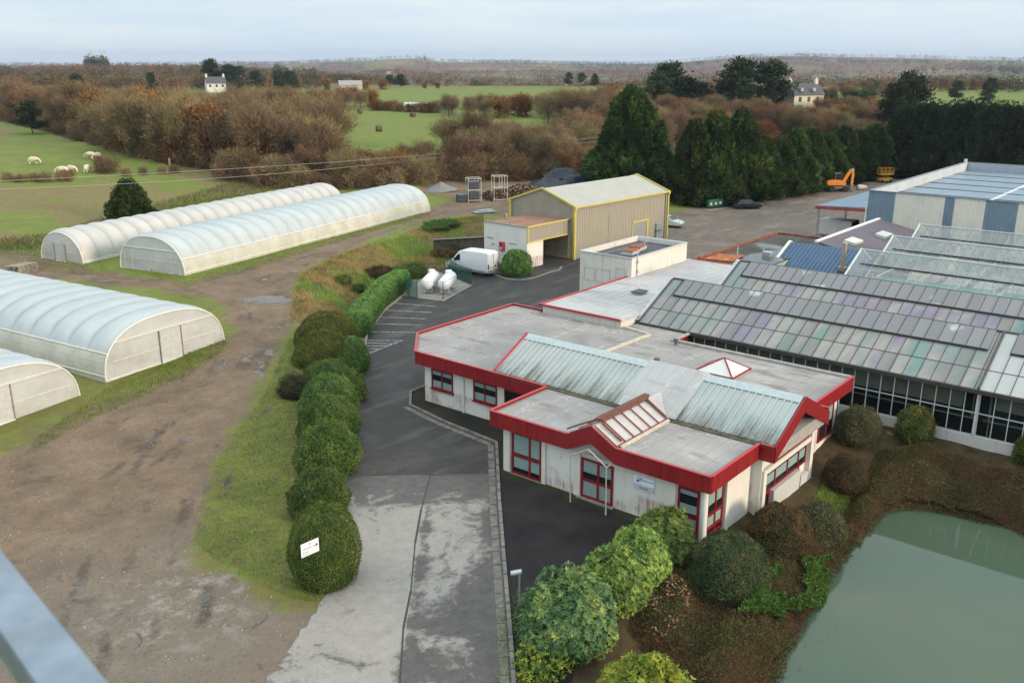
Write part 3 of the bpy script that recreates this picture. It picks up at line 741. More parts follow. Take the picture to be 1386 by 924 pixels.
window(OFF, 'x', 35.0, 22.42, 24.32, .08, 2.2, [23.3], [1.05], [(22.5, 24.2, 1.45, 2.1), (22.5, 24.2, .15, .95)], fw=.12, name='entrance_door')
window(OFF, 'x', 35.0, 17.72, 18.84, -.1, 2.32, [], [.92], [(17.8, 18.75, 1.98, 2.25), (17.8, 18.75, 1.08, 1.5), (17.8, 18.75, .25, .82)], fw=.11)
window(OFF, 'y', 17.5, 35.2, 36.8, -.05, 2.3, [36.05], [1.05, .35], [(35.3, 36.7, 1.5, 2.2), (35.3, 36.7, .4, .9)], fw=.11)
window(OFF, 'y', 17.0, 40.2, 45.4, .42, 1.62, [41.5, 43.0, 44.4], [], [(40.3, 45.3, .8, 1.3)], fw=.11)
window(OFF, 'y', 17.0, 44.35, 44.62, -.2, .42, [], [], fw=.10)
window(OFF, 'y', 17.0, 40.18, 40.95, -1.3, .42, [], [], fw=.10)
window(OFF, 'y', 17.6, 48.6, 50.7, .25, 2.3, [49.7], [], [(48.7, 50.6, 1.2, 2.1)], fw=.11)
# clerestory triangle under the gable
mb = MB(); mb.extr([(41.2, 16.94, 2.0), (45.2, 16.94, 2.0), (42.9, 16.94, 3.7)], (0, .05, 0)); cl = mb.build('clerestory_glass', m_blind, OFF)
mb = MB(); mb.beam((40.9, 16.88, 1.98), (45.4, 16.88, 1.98), .1, .12); mb.beam((42.9, 16.88, 2.05), (42.9, 16.88, 3.7), .1, .1); mb.beam((43.9, 16.88, 2.05), (43.9, 16.88, 3.1), .08, .08); mb.build('clerestory_frame', m_redf, OFF)
mb = MB(); mb.box(34.75, 22.3, -.02, 35.0, 24.5, .07); mb.build('threshold', m_conc, OFF)
mb = MB(); mb.box(34.85, 26.8, -.1, 35.0, 28.9, .03); mb.build('threshold', m_conc, OFF)
mb = MB(); mb.lathe([(.001, .06), (.13, .06), (.15, .03), (.15, 0)], 16, Matrix.Translation((35.0, 25.72, 1.86)) @ Matrix.Rotation(R(-90), 4, 'Y')); mb.build('wall_lamp', m_pipe, OFF, smooth=True)
# white tube porch frame
mb = MB()
for yy in (24.36, 22.24): mb.tube([(34.12, yy, 0), (34.05, yy, 2.56)], .034, 8); mb.tube([(34.05, yy, 2.54), (35.0, yy, 2.58)], .03, 8)
mb.tube([(34.05, 24.36, 2.56), (34.05, 23.3, 3.18), (34.05, 22.24, 2.56)], .034, 8)
tag(mb.build('porch_frame', mat('greyed_tube', (.46, .44, .39), .6, var=.15)), 'white tube porch frame standing before the red entrance door', 'porch frame')
# ridge roof in ribbed metal
def slope_mat():
    k = NT('ribbed_blue_grey_metal'); k.set(.55, 0, .3); p = k.pos('World')
    z = k.n('ShaderNodeSeparateXYZ', {0: p}).outputs['Z']
    f = k.noise(p, .8, 6, .7, stretch=(.3, 2.2, .3)); n2 = k.noise(p, 7, 4, .7)
    c = k.mix(k.ramp(k.noise(p, .35, 3, .5), [(.4, 0.0), (.6, 1.0)]), (.34, .385, .38), (.42, .45, .44))
    v = k.math('ADD', k.math('ADD', k.math('MULTIPLY', k.math('SUBTRACT', 4.25, z), .55), k.math('MULTIPLY', k.math('SUBTRACT', f, .5), 1.9)), k.math('MULTIPLY', k.math('SUBTRACT', n2, .5), .5))
    k.base(k.mix(k.ramp(v, [(.12, 0.0), (.62, .85)]), c, (.105, .10, .075)))     # lichen washed down to the eaves
    return k.m
m_rib = slope_mat()
EX, EZ, GX, GZ = 39.7, 3.40, 42.8, 4.98
def ridge_roof(y0, y1):
    mb = MB()
    mb.extr([(EX, y0, EZ), (GX, y0, GZ), (45.9, y0, EZ), (45.9, y0, EZ - .06), (GX, y0, GZ - .07), (EX, y0, EZ - .06)], (0, y1 - y0, 0))
    n = int((y1 - y0) / .36)
    for i in range(n + 1):
        y = y0 + .03 + i * (y1 - y0 - .06) / n
        mb.beam((EX - .02, y, EZ + .025), (GX, y, GZ + .035), .05, .05, (0, 1, 0)) if False else mb.beam((EX - .02, y, EZ + .025), (GX, y, GZ + .035), .06, .075)
        mb.beam((45.92, y, EZ + .025), (GX, y, GZ + .035), .06, .075)
    return mb
mb = ridge_roof(25.3, 34.0); mb.build('ridge_roof', m_rib, OFF)
mb = ridge_roof(16.35, 21.75); mb.build('ridge_roof', m_rib, OFF)
mb = MB()
mb.extr([(EX - .12, 21.75, EZ + .02), (GX + .1, 21.75, GZ + .14), (46.0, 21.75, EZ - .02), (45.9, 21.75, EZ - .06), (GX, 21.75, GZ - .07), (EX, 21.75, EZ - .06)], (0, 3.55, 0)); mb.build('roof_membrane', m_memb, OFF)
mb = MB(); mb.extr([(GX - .45, 25.32, GZ - .16), (GX, 25.32, GZ + .085), (GX + .45, 25.32, GZ - .16), (GX, 25.32, GZ + .06)], (0, 8.7, 0)); mb.extr([(GX - .45, 16.4, GZ - .16), (GX, 16.4, GZ + .085), (GX + .45, 16.4, GZ - .16), (GX, 16.4, GZ + .06)], (0, 5.3, 0)); mb.build('ridge_cap', mat('pale_ridge_cap', (.42, .48, .49), .45, .2, var=.1), OFF)
mb = MB(); mb.extr([(EX + .05, 34.02, EZ - .1), (GX, 34.02, GZ - .05), (45.9, 34.02, EZ - .1)], (0, .06, 0)); mb.beam((EX - .05, 34.05, EZ + .03), (GX, 34.05, GZ + .06), .2, .09); mb.beam((GX, 34.05, GZ + .06), (45.95, 34.05, EZ + .03), .2, .09); mb.build('verge', m_cop, OFF)
mb = MB(); mb.box(39.35, 16.4, RZ, 39.72, 34.1, RZ + .05); mb.build('eaves_gutter', mat('leafy_gutter', (.10, .085, .05), .95, var=.5, scale=4), OFF)
# glazed entrance ridge
SKX0, SKX1 = 34.62, 39.5
mb = MB()
mb.extr([(SKX0, 24.86, 3.36), (SKX0, 23.48, 4.12), (SKX0, 22.12, 3.36), (SKX0, 22.12, 3.32), (SKX0, 24.86, 3.32)], (SKX1 - SKX0, 0, 0)); mb.build('rooflight_glass', mat('milky_rooflight', (.44, .43, .41), .3, var=.1, scale=2), OFF)
mb = MB()
for i in range(7):
    x = SKX0 + .1 + i * .78; mb.beam((x, 23.42, 4.165), (x, 22.1, 3.42), .05, .05); mb.beam((x, 23.54, 4.165), (x, 24.9, 3.42), .05, .05)
mb.beam((SKX0, 22.1, 3.42), (SKX1, 22.1, 3.42), .05, .06)
mb.build('rooflight_bar', m_redf, OFF)
m_wood = mat('weathered_red_wood', (.17, .065, .045), .85, var=.35, scale=6, bump=.4)
mb = MB(); mb.beam((35.3, 23.66, 4.24), (39.9, 23.66, 4.24), .30, .14); mb.beam((35.35, 23.44, 4.22), (39.6, 23.44, 4.22), .12, .14); mb.beam((35.2, 23.35, 4.2), (35.25, 22.2, 3.52), .09, .07); mb.beam((39.4, 23.35, 4.2), (39.4, 22.2, 3.52), .12, .08); mb.beam((35.35, 23.8, 4.2), (34.9, 25.2, 3.5), .07, .07)
mb.build('ridge_board', m_wood, OFF)
mb = MB(); mb.box(34.9, 21.93, RZ, 39.4, 22.06, RZ + .13); mb.build('rooflight_upstand', mat('cream_upstand', (.52, .47, .38)), OFF)
mb = MB(); mb.extr([(39.5, 22.2, 3.38), (39.5, 23.5, 4.16), (39.5, 24.7, 3.38)], (1.6, 0, 0)); mb.build('cricket', m_memb, OFF)
# pyramid rooflight
mb = MB(); A = (48.55, 23.6, 4.16); B4 = [(47.3, 22.4, 3.42), (49.75, 22.4, 3.42), (49.75, 24.85, 3.42), (47.3, 24.85, 3.42)]
for i in range(4): mb.poly([B4[i], B4[(i + 1) % 4], A])
py = mb.build('pyramid_rooflight', mat('white_acrylic', (.62, .62, .62), .25, var=.05), OFF)
mb = MB()
for i in range(4): mb.beam(B4[i], A, .10, .06); mb.beam(B4[i], B4[(i + 1) % 4], .09, .1)
mb.build('rooflight_frame', m_redf, py)
mb = MB(); mb.box(47.25, 22.35, RZ, 49.8, 24.9, RZ + .08); mb.build('rooflight_kerb', m_felt, py)
mb = MB()
for x, y, z in ((43.4, 25.2, 4.7), (51.6, 28.6, 3.3)):
    mb.tube([(x, y, z), (x, y, z + .28)], .09, 10); mb.tube([(x, y, z + .26), (x, y, z + .38)], .17, 10)
mb.build('vent_cowl', mat('grey_cowl', (.09, .09, .09), .7), OFF, smooth=True)

# wall sign by the entrance
sg = thing('wall_sign', 'white and grey sign board with a dark blue emblem right of the entrance door', 'sign', (34.96, 20.68, 1.8))
mb = MB(); mb.box(34.945, 20.12, 1.74, 34.985, 21.24, 2.16); mb.build('board', mat('white_sign', (.78, .80, .83), .35, var=.02), sg)
mb = MB(); mb.box(34.95, 20.12, 1.48, 34.985, 21.24, 1.725); mb.build('lower_board', mat('lilac_grey_sign', (.50, .50, .58), .4, var=.02), sg)
m_ink = mat('dark_ink', (.03, .035, .05), .6); m_blue = mat('dark_blue_ink', (.02, .09, .17), .5)
mb = MB(); mb.obox((34.94, 21.02, 1.90), (.01, .15, .09), rx=R(35)); mb.obox((34.94, 20.92, 1.98), (.01, .22, .035), rx=R(-35))
for i in range(12):
    a0, a1 = i / 12 * 6.28, (i + 1) / 12 * 6.28
    mb.beam((34.94, 20.84 + .075 * math.cos(a0), 2.02 + .075 * math.sin(a0)), (34.94, 20.84 + .075 * math.cos(a1), 2.02 + .075 * math.sin(a1)), .012, .03, (1, 0, 0))
mb.obox((34.94, 21.0, 2.06), (.01, .05, .05)); mb.build('emblem', m_blue, sg)
mb = MB(); y = 20.74
for w in (.05, .04, .06, .05, .03, 0, .05, .06, .04, .05): 
    if w: mb.box(34.938, y - w, 1.96, 34.944, y, 2.00 + .02 * (w > .045))
    y -= (w or .03) + .012
mb.build('small_print', mat('grey_ink', (.25, .33, .40), .6), sg)
def text(s, size, M, m, parent, name='lettering', depth=.002):
    c = bpy.data.curves.new(name, 'FONT'); c.body = s; c.size = size; c.extrude = depth; c.align_x = 'LEFT'
    c.materials.append(m); o = bpy.data.objects.new(name, c); COL.objects.link(o); dg = bpy.context.evaluated_depsgraph_get(); me = bpy.data.meshes.new_from_object(o.evaluated_get(dg)); bpy.data.objects.remove(o); me.name = name; o = link(name, me, parent)
    o.matrix_local = Matrix.Translation(-root_org(parent)) @ M; return o
MX = Matrix(((0, 0, -1, 0), (-1, 0, 0, 0), (0, 1, 0, 0), (0, 0, 0, 1)))      # writing on a wall that faces -X
text('Accueil', .16, Matrix.Translation((34.946, 20.93, 1.55)) @ MX, m_ink, sg)

# ---------------------------------------------------------------- white-roofed store block
ST = thing('store_block', 'low white store block with a pale membrane roof and red coping behind the office', 'building', (64, 37, 0))
SZ = 3.88
mb = MB(); mb.box(52.55, 33.5, -.2, 74.2, 40.35, SZ - .12); mb.build('wall', m_box, ST)
mb = MB(); mb.prism([(52.5, 33.4), (63.0, 33.4), (63.5, 32.3), (74.3, 32.3), (74.3, 40.45), (52.5, 40.45)], SZ - .115, SZ); mb.build('roof', m_memb, ST)
for p_, q_, dz_ in (((52.42, 33.5), (52.42, 40.5), .02), ((52.35, 40.5), (64.3, 40.5), .022), ((74.3, 33), (74.3, 40.0), .02)):
    mb = MB(); mb.beam((*p_, SZ + dz_), (*q_, SZ + dz_), .14, .14); mb.build('coping', m_cop, ST)
mb = MB(); mb.box(59.4, 36.2, SZ + .15, 60.6, 37.1, SZ + .22); hb = mb.build('roof_hatch', mat('dark_hatch', (.05, .055, .055), .5, var=.2), ST)
mb = MB(); mb.box(59.5, 36.3, SZ, 60.5, 37.0, SZ + .15); mb.build('hatch_kerb', m_galv, hb)
mb = MB()
for i in range(9): mb.box(52.6, 34.2 + i * .72, SZ + .001, 74.2, 34.215 + i * .72, SZ + .008)
mb.build('roof_seams', mat('seam_grey', (.33, .32, .32), .7), ST)

# flat topped concrete box with two rusty rooflights
BX = thing('plant_room', 'tall stained white box building with a sunken dark roof', 'building', (68.8, 42.7, 0))
bx0, bx1, by0, by1, bz = 64.2, 73.4, 40.08, 45.3, 5.5
mb = MB(); mb.box(bx0, by0, -.2, bx0 + .22, by1, bz); mb.box(bx1 - .22, by0, -.2, bx1, by1, bz); mb.box(bx0 + .22, by0, -.2, bx1 - .22, by0 + .22, bz); mb.box(bx0 + .22, by1 - .22, -.2, bx1 - .22, by1, bz); mb.build('wall', m_box, BX)
mb = MB(); mb.box(bx0 + .22, by0 + .22, 4.6, bx1 - .22, by1 - .22, 5.12); mb.build('sunken_roof', mat('dark_roof_felt', (.055, .055, .075), .6, var=.3, scale=.8), BX)
m_lead = mat('pale_coping', (.45, .44, .44), .6, var=.12)
mb = MB()
for p, q in (((bx0, by0), (bx1, by0)), ((bx0, by1), (bx1, by1))): mb.beam((p[0] - .05, p[1], bz + .025), (q[0] + .05, q[1], bz + .025), .18, .05)
for x in (bx0, bx1): mb.beam((x, by0 + .15, bz + .024), (x, by1 - .15, bz + .024), .18, .048)
mb.build('coping', m_lead, BX)
m_rust = mat('rusty_sheet', (.30, .10, .045), .85, var=.4, scale=3)
for x, y in ((67.6, 42.4), (69.6, 42.9)):
    mb = MB(); mb.obox((x, y, 5.24), (1.5, 1.1, .32), rz=.15); rl = mb.build('rooflight', mat('white_grp', (.55, .54, .52), .6), BX)
    mb = MB(); mb.obox((x, y, 5.44), (1.56, 1.16, .07), rz=.15); mb.build('rooflight_lid', m_rust, rl)
mb = MB()
for i in range(26): mb.obox((64.9 + i * .32, 41.2, 5.14), (.1, .1, .04)); mb.obox((64.9 + i * .32, 44.1, 5.14), (.1, .1, .04))
mb.build('fixing_discs', m_lead, BX)
mb = MB(); mb.tube([(65.0, 40.03, 3.9), (65.0, 40.03, 6.3)], .04, 6); mb.tube([(69.3, 42.0, 4.85), (69.3, 42.0, 6.1)], .035, 6); mb.obox((65.0, 40.0, 4.3), (.2, .1, .25)); mb.obox((65.0, 40.0, 5.1), (.2, .1, .25)); mb.build('aerial_mast', m_galv, BX)
mb = MB(); 
for y0, y1, z0, z1 in ((42.2, 43.6, 3.1, 4.2), (43.8, 44.8, 3.1, 4.2), (40.7, 41.6, 3.0, 4.5)):
    for p, q in (((y0, z0), (y1, z0)), ((y1, z0), (y1, z1)), ((y1, z1), (y0, z1)), ((y0, z1), (y0, z0))): mb.beam((bx0 - .01, p[0], p[1]), (bx0 - .01, q[0], q[1]), .02, .04, (1, 0, 0))
mb.build('blocked_opening', mat('render_joint', (.42, .40, .36), .9), BX)

# ---------------------------------------------------------------- wet flat roof, blue and plum roofs
WR = thing('wet_roof_building', 'low building with a rusty edged flat roof holding rain water', 'building', (83, 37, 0))
mb = MB(); mb.box(74.6, 33.2, -.2, 91.3, 39.3, 3.8); mb.build('wall', m_box, WR)
k = NT('wet_roof_felt'); k.set(.5, 0, .3); p = k.pos('World'); n_ = k.noise(p, .11, 3, .45)
k.base(k.mix(k.ramp(k.noise(p, .9, 5, .6), [(.4, 0.0), (.65, 1.0)]), (.055, .05, .042), (.10, .09, .075)))
k.l(k.ramp(n_, [(.575, .95), (.60, .03)]), k.b.inputs['Roughness'])
mb = MB(); mb.box(74.6, 33.2, 3.805, 91.3, 39.3, 3.9); mb.build('flat_roof', k.m, WR)
m_rust2 = mat('rusted_edge', (.25, .085, .05), .9, var=.55, scale=2.2)
mb = MB(); mb.beam((74.5, 39.4, 3.95), (91.5, 39.4, 3.95), .3, .3); mb.beam((91.4, 39.2, 3.95), (91.4, 33.2, 3.95), .3, .28); mb.build('roof_edge', m_rust2, WR)
mb = MB(); mb.extr([(74.6, 39.1, 3.95), (77.3, 38.9, 3.99), (78.4, 36.8, 3.99), (75.2, 36.4, 3.95)], (0, 0, .04)); mb.build('rusted_sheet', mat('orange_rust', (.42, .14, .05), .9, var=.6, scale=1.6), WR)
mb = MB(); mb.obox((79.9, 35.2, 4.1), (.8, .8, .4)); mb.tube([(80.6, 36.0, 3.9), (80.6, 36.0, 4.35)], .1, 8); mb.tube([(77.7, 37.2, 3.9), (77.7, 37.2, 4.9)], .05, 6); mb.build('roof_vent', m_galv, WR)

BL = thing('blue_roofed_shed', 'shed with a ribbed dark blue metal roof and a tall flue', 'building', (82, 31, 0))
m_bluer = mat('ribbed_blue_metal', (.060, .115, .20), .45, .2, var=.1, scale=1)
bx, bz2 = 82.6, 4.95
mb = MB(); mb.box(79.0, 27, -.2, 86.0, 34.1, 3.1); mb.build('wall', m_cream, BL)
mb = MB(); mb.extr([(78.2, 26, 2.95), (bx, 26, bz2), (87, 26, 2.95), (87, 26, 2.9), (bx, 26, bz2 - .08), (78.2, 26, 2.9)], (0, 8.25, 0))
for i in range(22):
    y = 26.2 + i * .37; mb.beam((78.2, y, 2.985), (bx, y, bz2 + .03), .06, .05); mb.beam((87, y, 2.985), (bx, y, bz2 + .03), .06, .05)
mb.build('roof', m_bluer, BL)
mb = MB(); mb.beam((78.1, 34.32, 3.0), (bx, 34.32, bz2 + .06), .22, .14); mb.beam((bx, 34.32, bz2 + .06), (87, 34.32, 3.0), .22, .14); mb.build('verge_board', mat('white_verge', (.72, .71, .69), .5), BL)
mb = MB(); mb.tube([(79.6, 28.1, 3.6), (79.6, 28.1, 5.95)], .20, 14); mb.tube([(79.6, 28.1, 5.9), (79.6, 28.1, 6.05)], .24, 14); mb.obox((79.6, 28.1, 3.72), (.7, .7, .35)); mb.build('flue', mat('steel_flue', (.50, .43, .36), .35, .7), BL, smooth=True)

PL = thing('plum_roofed_shed', 'shed with a smooth plum grey sloping roof and two pale rooflights', 'building', (93, 28, 0))
mb = MB(); mb.extr([(84.5, 32.4, 4.9), (101.5, 32.4, 4.9), (101.5, 24, 3.2), (84.5, 24, 3.2)], (0, 0, -.15)); mb.build('roof', mat('plum_sheet', (.105, .085, .11), .6, var=.1, scale=.6), PL)
mb = MB(); mb.box(84.7, 24, -.2, 101.3, 32.2, 3.1); mb.extr([(84.8, 32.2, 3.0), (101.3, 32.2, 3.0), (101.3, 32.2, 4.7), (84.8, 32.2, 4.7)], (0, -.2, 0)); mb.build('wall', m_cream, PL)
mb = MB(); mb.beam((84.3, 32.5, 4.93), (101.6, 32.5, 4.93), .3, .18); mb.build('verge_board', mat('white_verge', (.72, .71, .69), .5), PL)
for x, y in ((88.3, 30.4), (94.6, 29.6)):
    mb = MB(); mb.obox((x, y, 4.9 - (32.4 - y) * .2024 + .14), (2.2, 1.1, .26), rx=.2); mb.build('rooflight', mat('pale_grp', (.58, .58, .50), .5), PL)

# ---------------------------------------------------------------- striped hangar
HG = thing('striped_hangar', 'large hangar with blue and cream striped cladding and a blue metal roof', 'building', (122, 10, 0))
hx0, hx1, hy1, hy0, hz, hr = 104.4, 143.5, 34.8, -40, 7.5, 6.4
m_hb = mat('slate_blue_cladding', (.17, .235, .30), .5, .0, var=.08, scale=.7); m_hc = mat('cream_cladding', (.70, .665, .58), .55, .0, var=.06, scale=.7)
edges = [34.8, 31.93, 26.82, 25.85, 22.86, 19.82, 16.8, 13.8, 10.8, 7.8, 4.8, 1.8, -5, -40]
for i, (a, b) in enumerate(zip(edges[:-1], edges[1:])):
    mb = MB(); mb.corr((hx0, a), (hx0, b), -.2, hz - .05, .36, .05); mb.build('cladding', m_hc if i % 2 else m_hb, HG)
mb = MB(); mb.box(hx0 + .06, hy0, -.2, hx0 + .3, hy1 - .05, hz - .06); mb.box(hx0 + .3, hy1 - .25, -.2, hx1, hy1, hz - .02); mb.box(hx1 - .2, hy0, -.2, hx1 + .05, hy1 - .25, hz - .02)
mb.build('wall', m_hb, HG)
mb = MB(); mb.box(hx0 + .3, hy1 - .34, hr - .1, hx1 - .2, hy1 - .26, hz - .02)
for i in range(5): mb.box(hx0 + .3 + i * 8, hy1 - .36, hr, hx0 + .36 + i * 8, hy1 - .33, hz - .02)
mb.build('parapet_lining', mat('pale_parapet_sheet', (.50, .52, .53), .5, var=.1, scale=.5), HG)
mb = MB(); mb.corr((hx1 - .25, hy1 - .4), (hx1 - .25, hy0), hr, hz - .02, .5, .05); mb.build('rear_parapet', mat('pale_blue_parapet', (.36, .41, .45), .5, var=.08), HG)
mb = MB(); mb.beam((hx0 - .02, hy0, hz), (hx0 - .02, hy1, hz), .22, .08); mb.beam((hx0, hy1 - .1, hz + .01), (hx1, hy1 - .1, hz + .01), .36, .06); mb.beam((hx1, hy0, hz), (hx1, hy1 - .3, hz), .3, .06); mb.build('coping', mat('slate_coping', (.17, .20, .23), .5), HG)
mb = MB(); mb.box(hx0 + .3, hy0, hr - .2, hx1 - .25, hy1 - .3, hr); mb.build('roof', mat('blue_grey_roof_sheet', (.20, .26, .33), .38, .2, var=.16, scale=.25, stretch=(.3, 1, 1)), HG)
mb = MB()
for x in (113.5, 119.5, 125.2, 131.0, 137.0): mb.box(x, hy0, hr + .002, x + .12, hy1 - .4, hr + .07)
mb.build('roof_seams', mat('dark_seam', (.12, .13, .14), .6), HG)
mb = MB(); mb.box(104.9, 24.05, hr + .003, 143, 24.4, hr + .06); mb.box(104.9, 10.05, hr + .003, 143, 10.4, hr + .06); mb.build('light_strip', mat('white_strip', (.62, .64, .66), .4), HG)
mb = MB(); mb.tube([(hx0 - .08, hy1 + .1, -.2), (hx0 - .08, hy1 + .1, 6.2)], .08, 8); mb.obox((142.5, 34.6, 7.75), (.35, .35, .5)); mb.build('downpipe', m_pipe, HG)
CN = thing('loading_canopy', 'blue sheeted lean-to canopy with a red front beam beside the striped hangar', 'canopy', (117, 38, 0))
mb = MB(); mb.extr([(109.0, 42.4, 4.5), (126.5, 42.0, 4.5), (126.5, 34.9, 5.1), (107.2, 34.9, 5.1)], (0, 0, .08)); mb.build('roof', mat('canopy_blue', (.15, .22, .30), .4, .2, var=.12, scale=.5), CN)
mb = MB(); mb.beam((108.95, 42.45, 4.35), (107.15, 34.95, 4.85), .16, .35); mb.beam((109, 42.45, 4.4), (126.5, 42.05, 4.4), .14, .22); mb.build('front_beam', mat('dull_red_steel', (.30, .06, .05), .6, var=.3, scale=2), CN)
for x, y in ((109.3, 42.2), (118, 42.0), (126.2, 41.8)):
    mb = MB(); mb.box(x - .1, y - .1, -.1, x + .1, y + .1, 4.4); mb.build('post', m_galv, CN)
def lthing(name, label, cat, loc=(0, 0, 0), rz=0, group=None):
    o = thing(name, label, cat, loc, group, rz); ORG[o.name] = Vector((0, 0, 0)); return o
m_yel = mat('yellow_trim', (.56, .46, .11), .5, var=.12, scale=3)
# ---------------------------------------------------------------- beige warehouse with yellow trim
m_beige = mat('beige_cladding', (.33, .30, .235), .6, .05, var=.1, scale=.6)
k = NT('beige_cladding_stained'); k.set(.6, .05, .4); p = k.pos()
b_ = k.mix(k.noise(p, .6, 4, .6), (.30, .275, .215), (.37, .335, .265)); sp_ = k.n('ShaderNodeSeparateXYZ', {0: p}).outputs
st_ = k.ramp(k.math('ADD', k.math('ABSOLUTE', k.math('SUBTRACT', sp_['X'], 6.1)), k.math('MULTIPLY', k.noise(p, 1.2, 5, .7), 1.4)), [(.55, .75), (1.0, 0.0)])
k.base(k.mix(k.math('MULTIPLY', st_, .55), b_, (.14, .135, .12))); m_beige2 = k.m
WHX = R(-3.4)
WH = lthing('warehouse', 'tall beige corrugated warehouse with a pale gable roof and bright yellow trim', 'building', (82.55, 59.05, 0), WHX)
WL, WW, WE, WR_ = 17.9, 9.5, 5.82, 7.45
apex = lambda t: WE + (WR_ - WE) * (1 - abs(2 * t - 1))
mb = MB(); mb.corr((0, 0), (WL, 0), -.2, WE, .30, .04); mb.build('front_cladding', m_beige2, WH)
mb = MB()
mb.corr((0, WW), (0, 0), -.2, WE, .30, .04, top=apex); mb.corr((WL, 0), (WL, WW), -.2, WE, .30, .04, top=apex); mb.corr((WL, WW), (0, WW), -.2, WE, .3, .04)
mb.build('cladding', m_beige, WH)
mb = MB(); mb.extr([(-.12, -.2, WE - .03), (-.12, WW / 2, WR_ + .02), (-.12, WW + .2, WE - .03), (-.12, WW + .2, WE - .13), (-.12, WW / 2, WR_ - .08), (-.12, -.2, WE - .13)], (WL + .24, 0, 0))
for i in range(36):
    x = .1 + i * .5; mb.beam((x, -.2, WE - .03), (x, WW / 2, WR_ + .02), .05, .02); mb.beam((x, WW + .2, WE - .03), (x, WW / 2, WR_ + .02), .05, .02)
mb.build('roof', mat('pale_beige_roof', (.40, .385, .34), .5, .1, var=.06, scale=.5), WH)
mb = MB()
for x in (-.15, WL + .15):
    mb.beam((x, -.2, WE + .02), (x, WW / 2, WR_ + .07), .14, .22); mb.beam((x, WW / 2, WR_ + .07), (x, WW + .2, WE + .02), .14, .22)
    mb.box(x - .12, -.2, -.2, x + .12, .08, WE); mb.box(x - .12, WW - .08, -.2, x + .12, WW + .2, WE)
mb.beam((-.2, -.24, WE - .02), (WL + .2, -.24, WE - .02), .12, .16); mb.box(-.32, -.34, WE - .3, -.02, -.06, WE + .08); mb.box(WL - .02, -.34, WE - .3, WL + .3, -.06, WE + .08); mb.box(-.32, WW + .0, WE - .3, -.02, WW + .3, WE + .08)
mb.build('yellow_trim', m_yel, WH)
mb = MB(); mb.box(10.9, -.07, -.1, 13.7, -.045, 2.75); wd = mb.build('loading_door', mat('grey_door', (.26, .26, .27), .5, var=.08), WH)
mb = MB(); mb.box(10.75, -.1, -.1, 10.9, -.045, 2.9); mb.box(13.7, -.14, -.1, 13.95, -.045, 2.9); mb.box(10.75, -.1, 2.75, 13.95, -.045, 2.92); mb.build('door_frame', m_yel, wd)
mb = MB(); mb.tube([(WL - .35, -.1, -.1), (WL - .35, -.1, WE - .1)], .07, 8); mb.build('downpipe', mat('grey_downpipe', (.2, .21, .22), .5), WH)

AX = lthing('garage_annex', 'white garage annex with an open bay, a rusty roof and a yellow edged cladding band', 'building', (75.5, 60.15, 0), R(-2.5))
ax, ay, ah = 7.1, 6.3, 4.42
mb = MB(); mb.box(0, 0, -.2, .22, ay, ah); mb.box(.22, .002, -.2, 2.62, .22, 2.85); mb.box(2.4, .22, -.2, 2.62, ay - .22, 3.9); mb.box(.22, ay - .22, -.2, ax, ay, 4.2); mb.build('wall', m_white, AX)
mb = MB(); mb.box(2.63, 3.6, 0, ax, 3.75, 4.0); mb.box(ax - .15, .3, 0, ax, 3.6, 4.0); mb.build('bay_wall', mat('grubby_bay_wall', (.34, .29, .22), .9, var=.5, scale=.8), AX)
mb = MB(); mb.corr((.02, -.03), (ax, -.03), 2.82, ah, .30, .04); mb.build('cladding_band', m_beige2, AX)
mb = MB(); mb.beam((-.05, -.1, ah + .03), (ax + .05, -.1, ah + .03), .14, .14); mb.beam((0, -.08, 2.80), (ax, -.08, 2.80), .1, .1); mb.box(-.06, -.13, 2.72, .08, .02, ah); mb.box(ax - .18, -.13, -.1, ax - .02, .02, 2.8)
mb.build('yellow_trim', m_yel, AX)
k = NT('rusty_mossy_sheet'); k.set(.85, 0, .2); p = k.pos()
wv = k.n('ShaderNodeTexWave', {'Vector': p, 'Scale': 1.1, 'Distortion': 2.5, 'Detail': 3}, wave_type='BANDS', bands_direction='X').outputs['Fac']
c = k.mix(k.ramp(wv, [(.35, 0.0), (.65, 1.0)]), (.26, .075, .05), (.36, .24, .19)); c = k.mix(k.ramp(k.noise(p, .7, 5, .6), [(.5, 0.0), (.6, .8)]), c, (.17, .14, .08)); k.base(c)
mb = MB(); mb.extr([(.1, .05, ah - .1), (ax, .05, ah - .06), (ax, ay - .05, ah - .16), (.1, ay - .05, ah - .2)], (0, 0, .06)); mb.build('roof', k.m, AX)
mb = MB(); mb.beam((-.02, 0, ah + .02), (-.02, ay, ah + .02), .26, .06); mb.obox((3.2, ay - .3, ah + .2), (.3, .3, .5)); mb.tube([(0, ay - .1, ah), (0, ay - .1, ah + .5)], .05, 6); mb.build('coping', mat('mossy_coping', (.30, .27, .20), .9, var=.4, scale=2), AX)
mb = MB(); mb.box(-.01, 4.9, 2.6, -.002, 5.9, 2.72); mb.box(-.01, 1.5, 2.35, -.002, 2.6, 2.45); mb.box(-.012, 4.8, 1.9, -.003, 5.1, 2.1); mb.build('wall_grille', mat('rusty_grille', (.27, .20, .16), .9, var=.4), AX)
fb = thing('hose_cabinet', 'small red fire hose cabinet on the white annex wall behind the van', 'cabinet', (75.45, 63.4, 2))
def axp(x, y, z):
    q = Matrix.Rotation(R(-2.5), 4, 'Z') @ Vector((x, y, z)); return (75.5 + q.x, 60.15 + q.y, z)
ORG[fb.name] = Vector((0, 0, 0)); fb.location = axp(-.01, 3.55, 1.95); fb.rotation_euler.z = R(-2.5)
mb = MB(); mb.box(-.18, -.36, -.5, 0, .36, .5); mb.build('box', mat('faded_red', (.50, .07, .08), .5, var=.1), fb, bevel=.02)
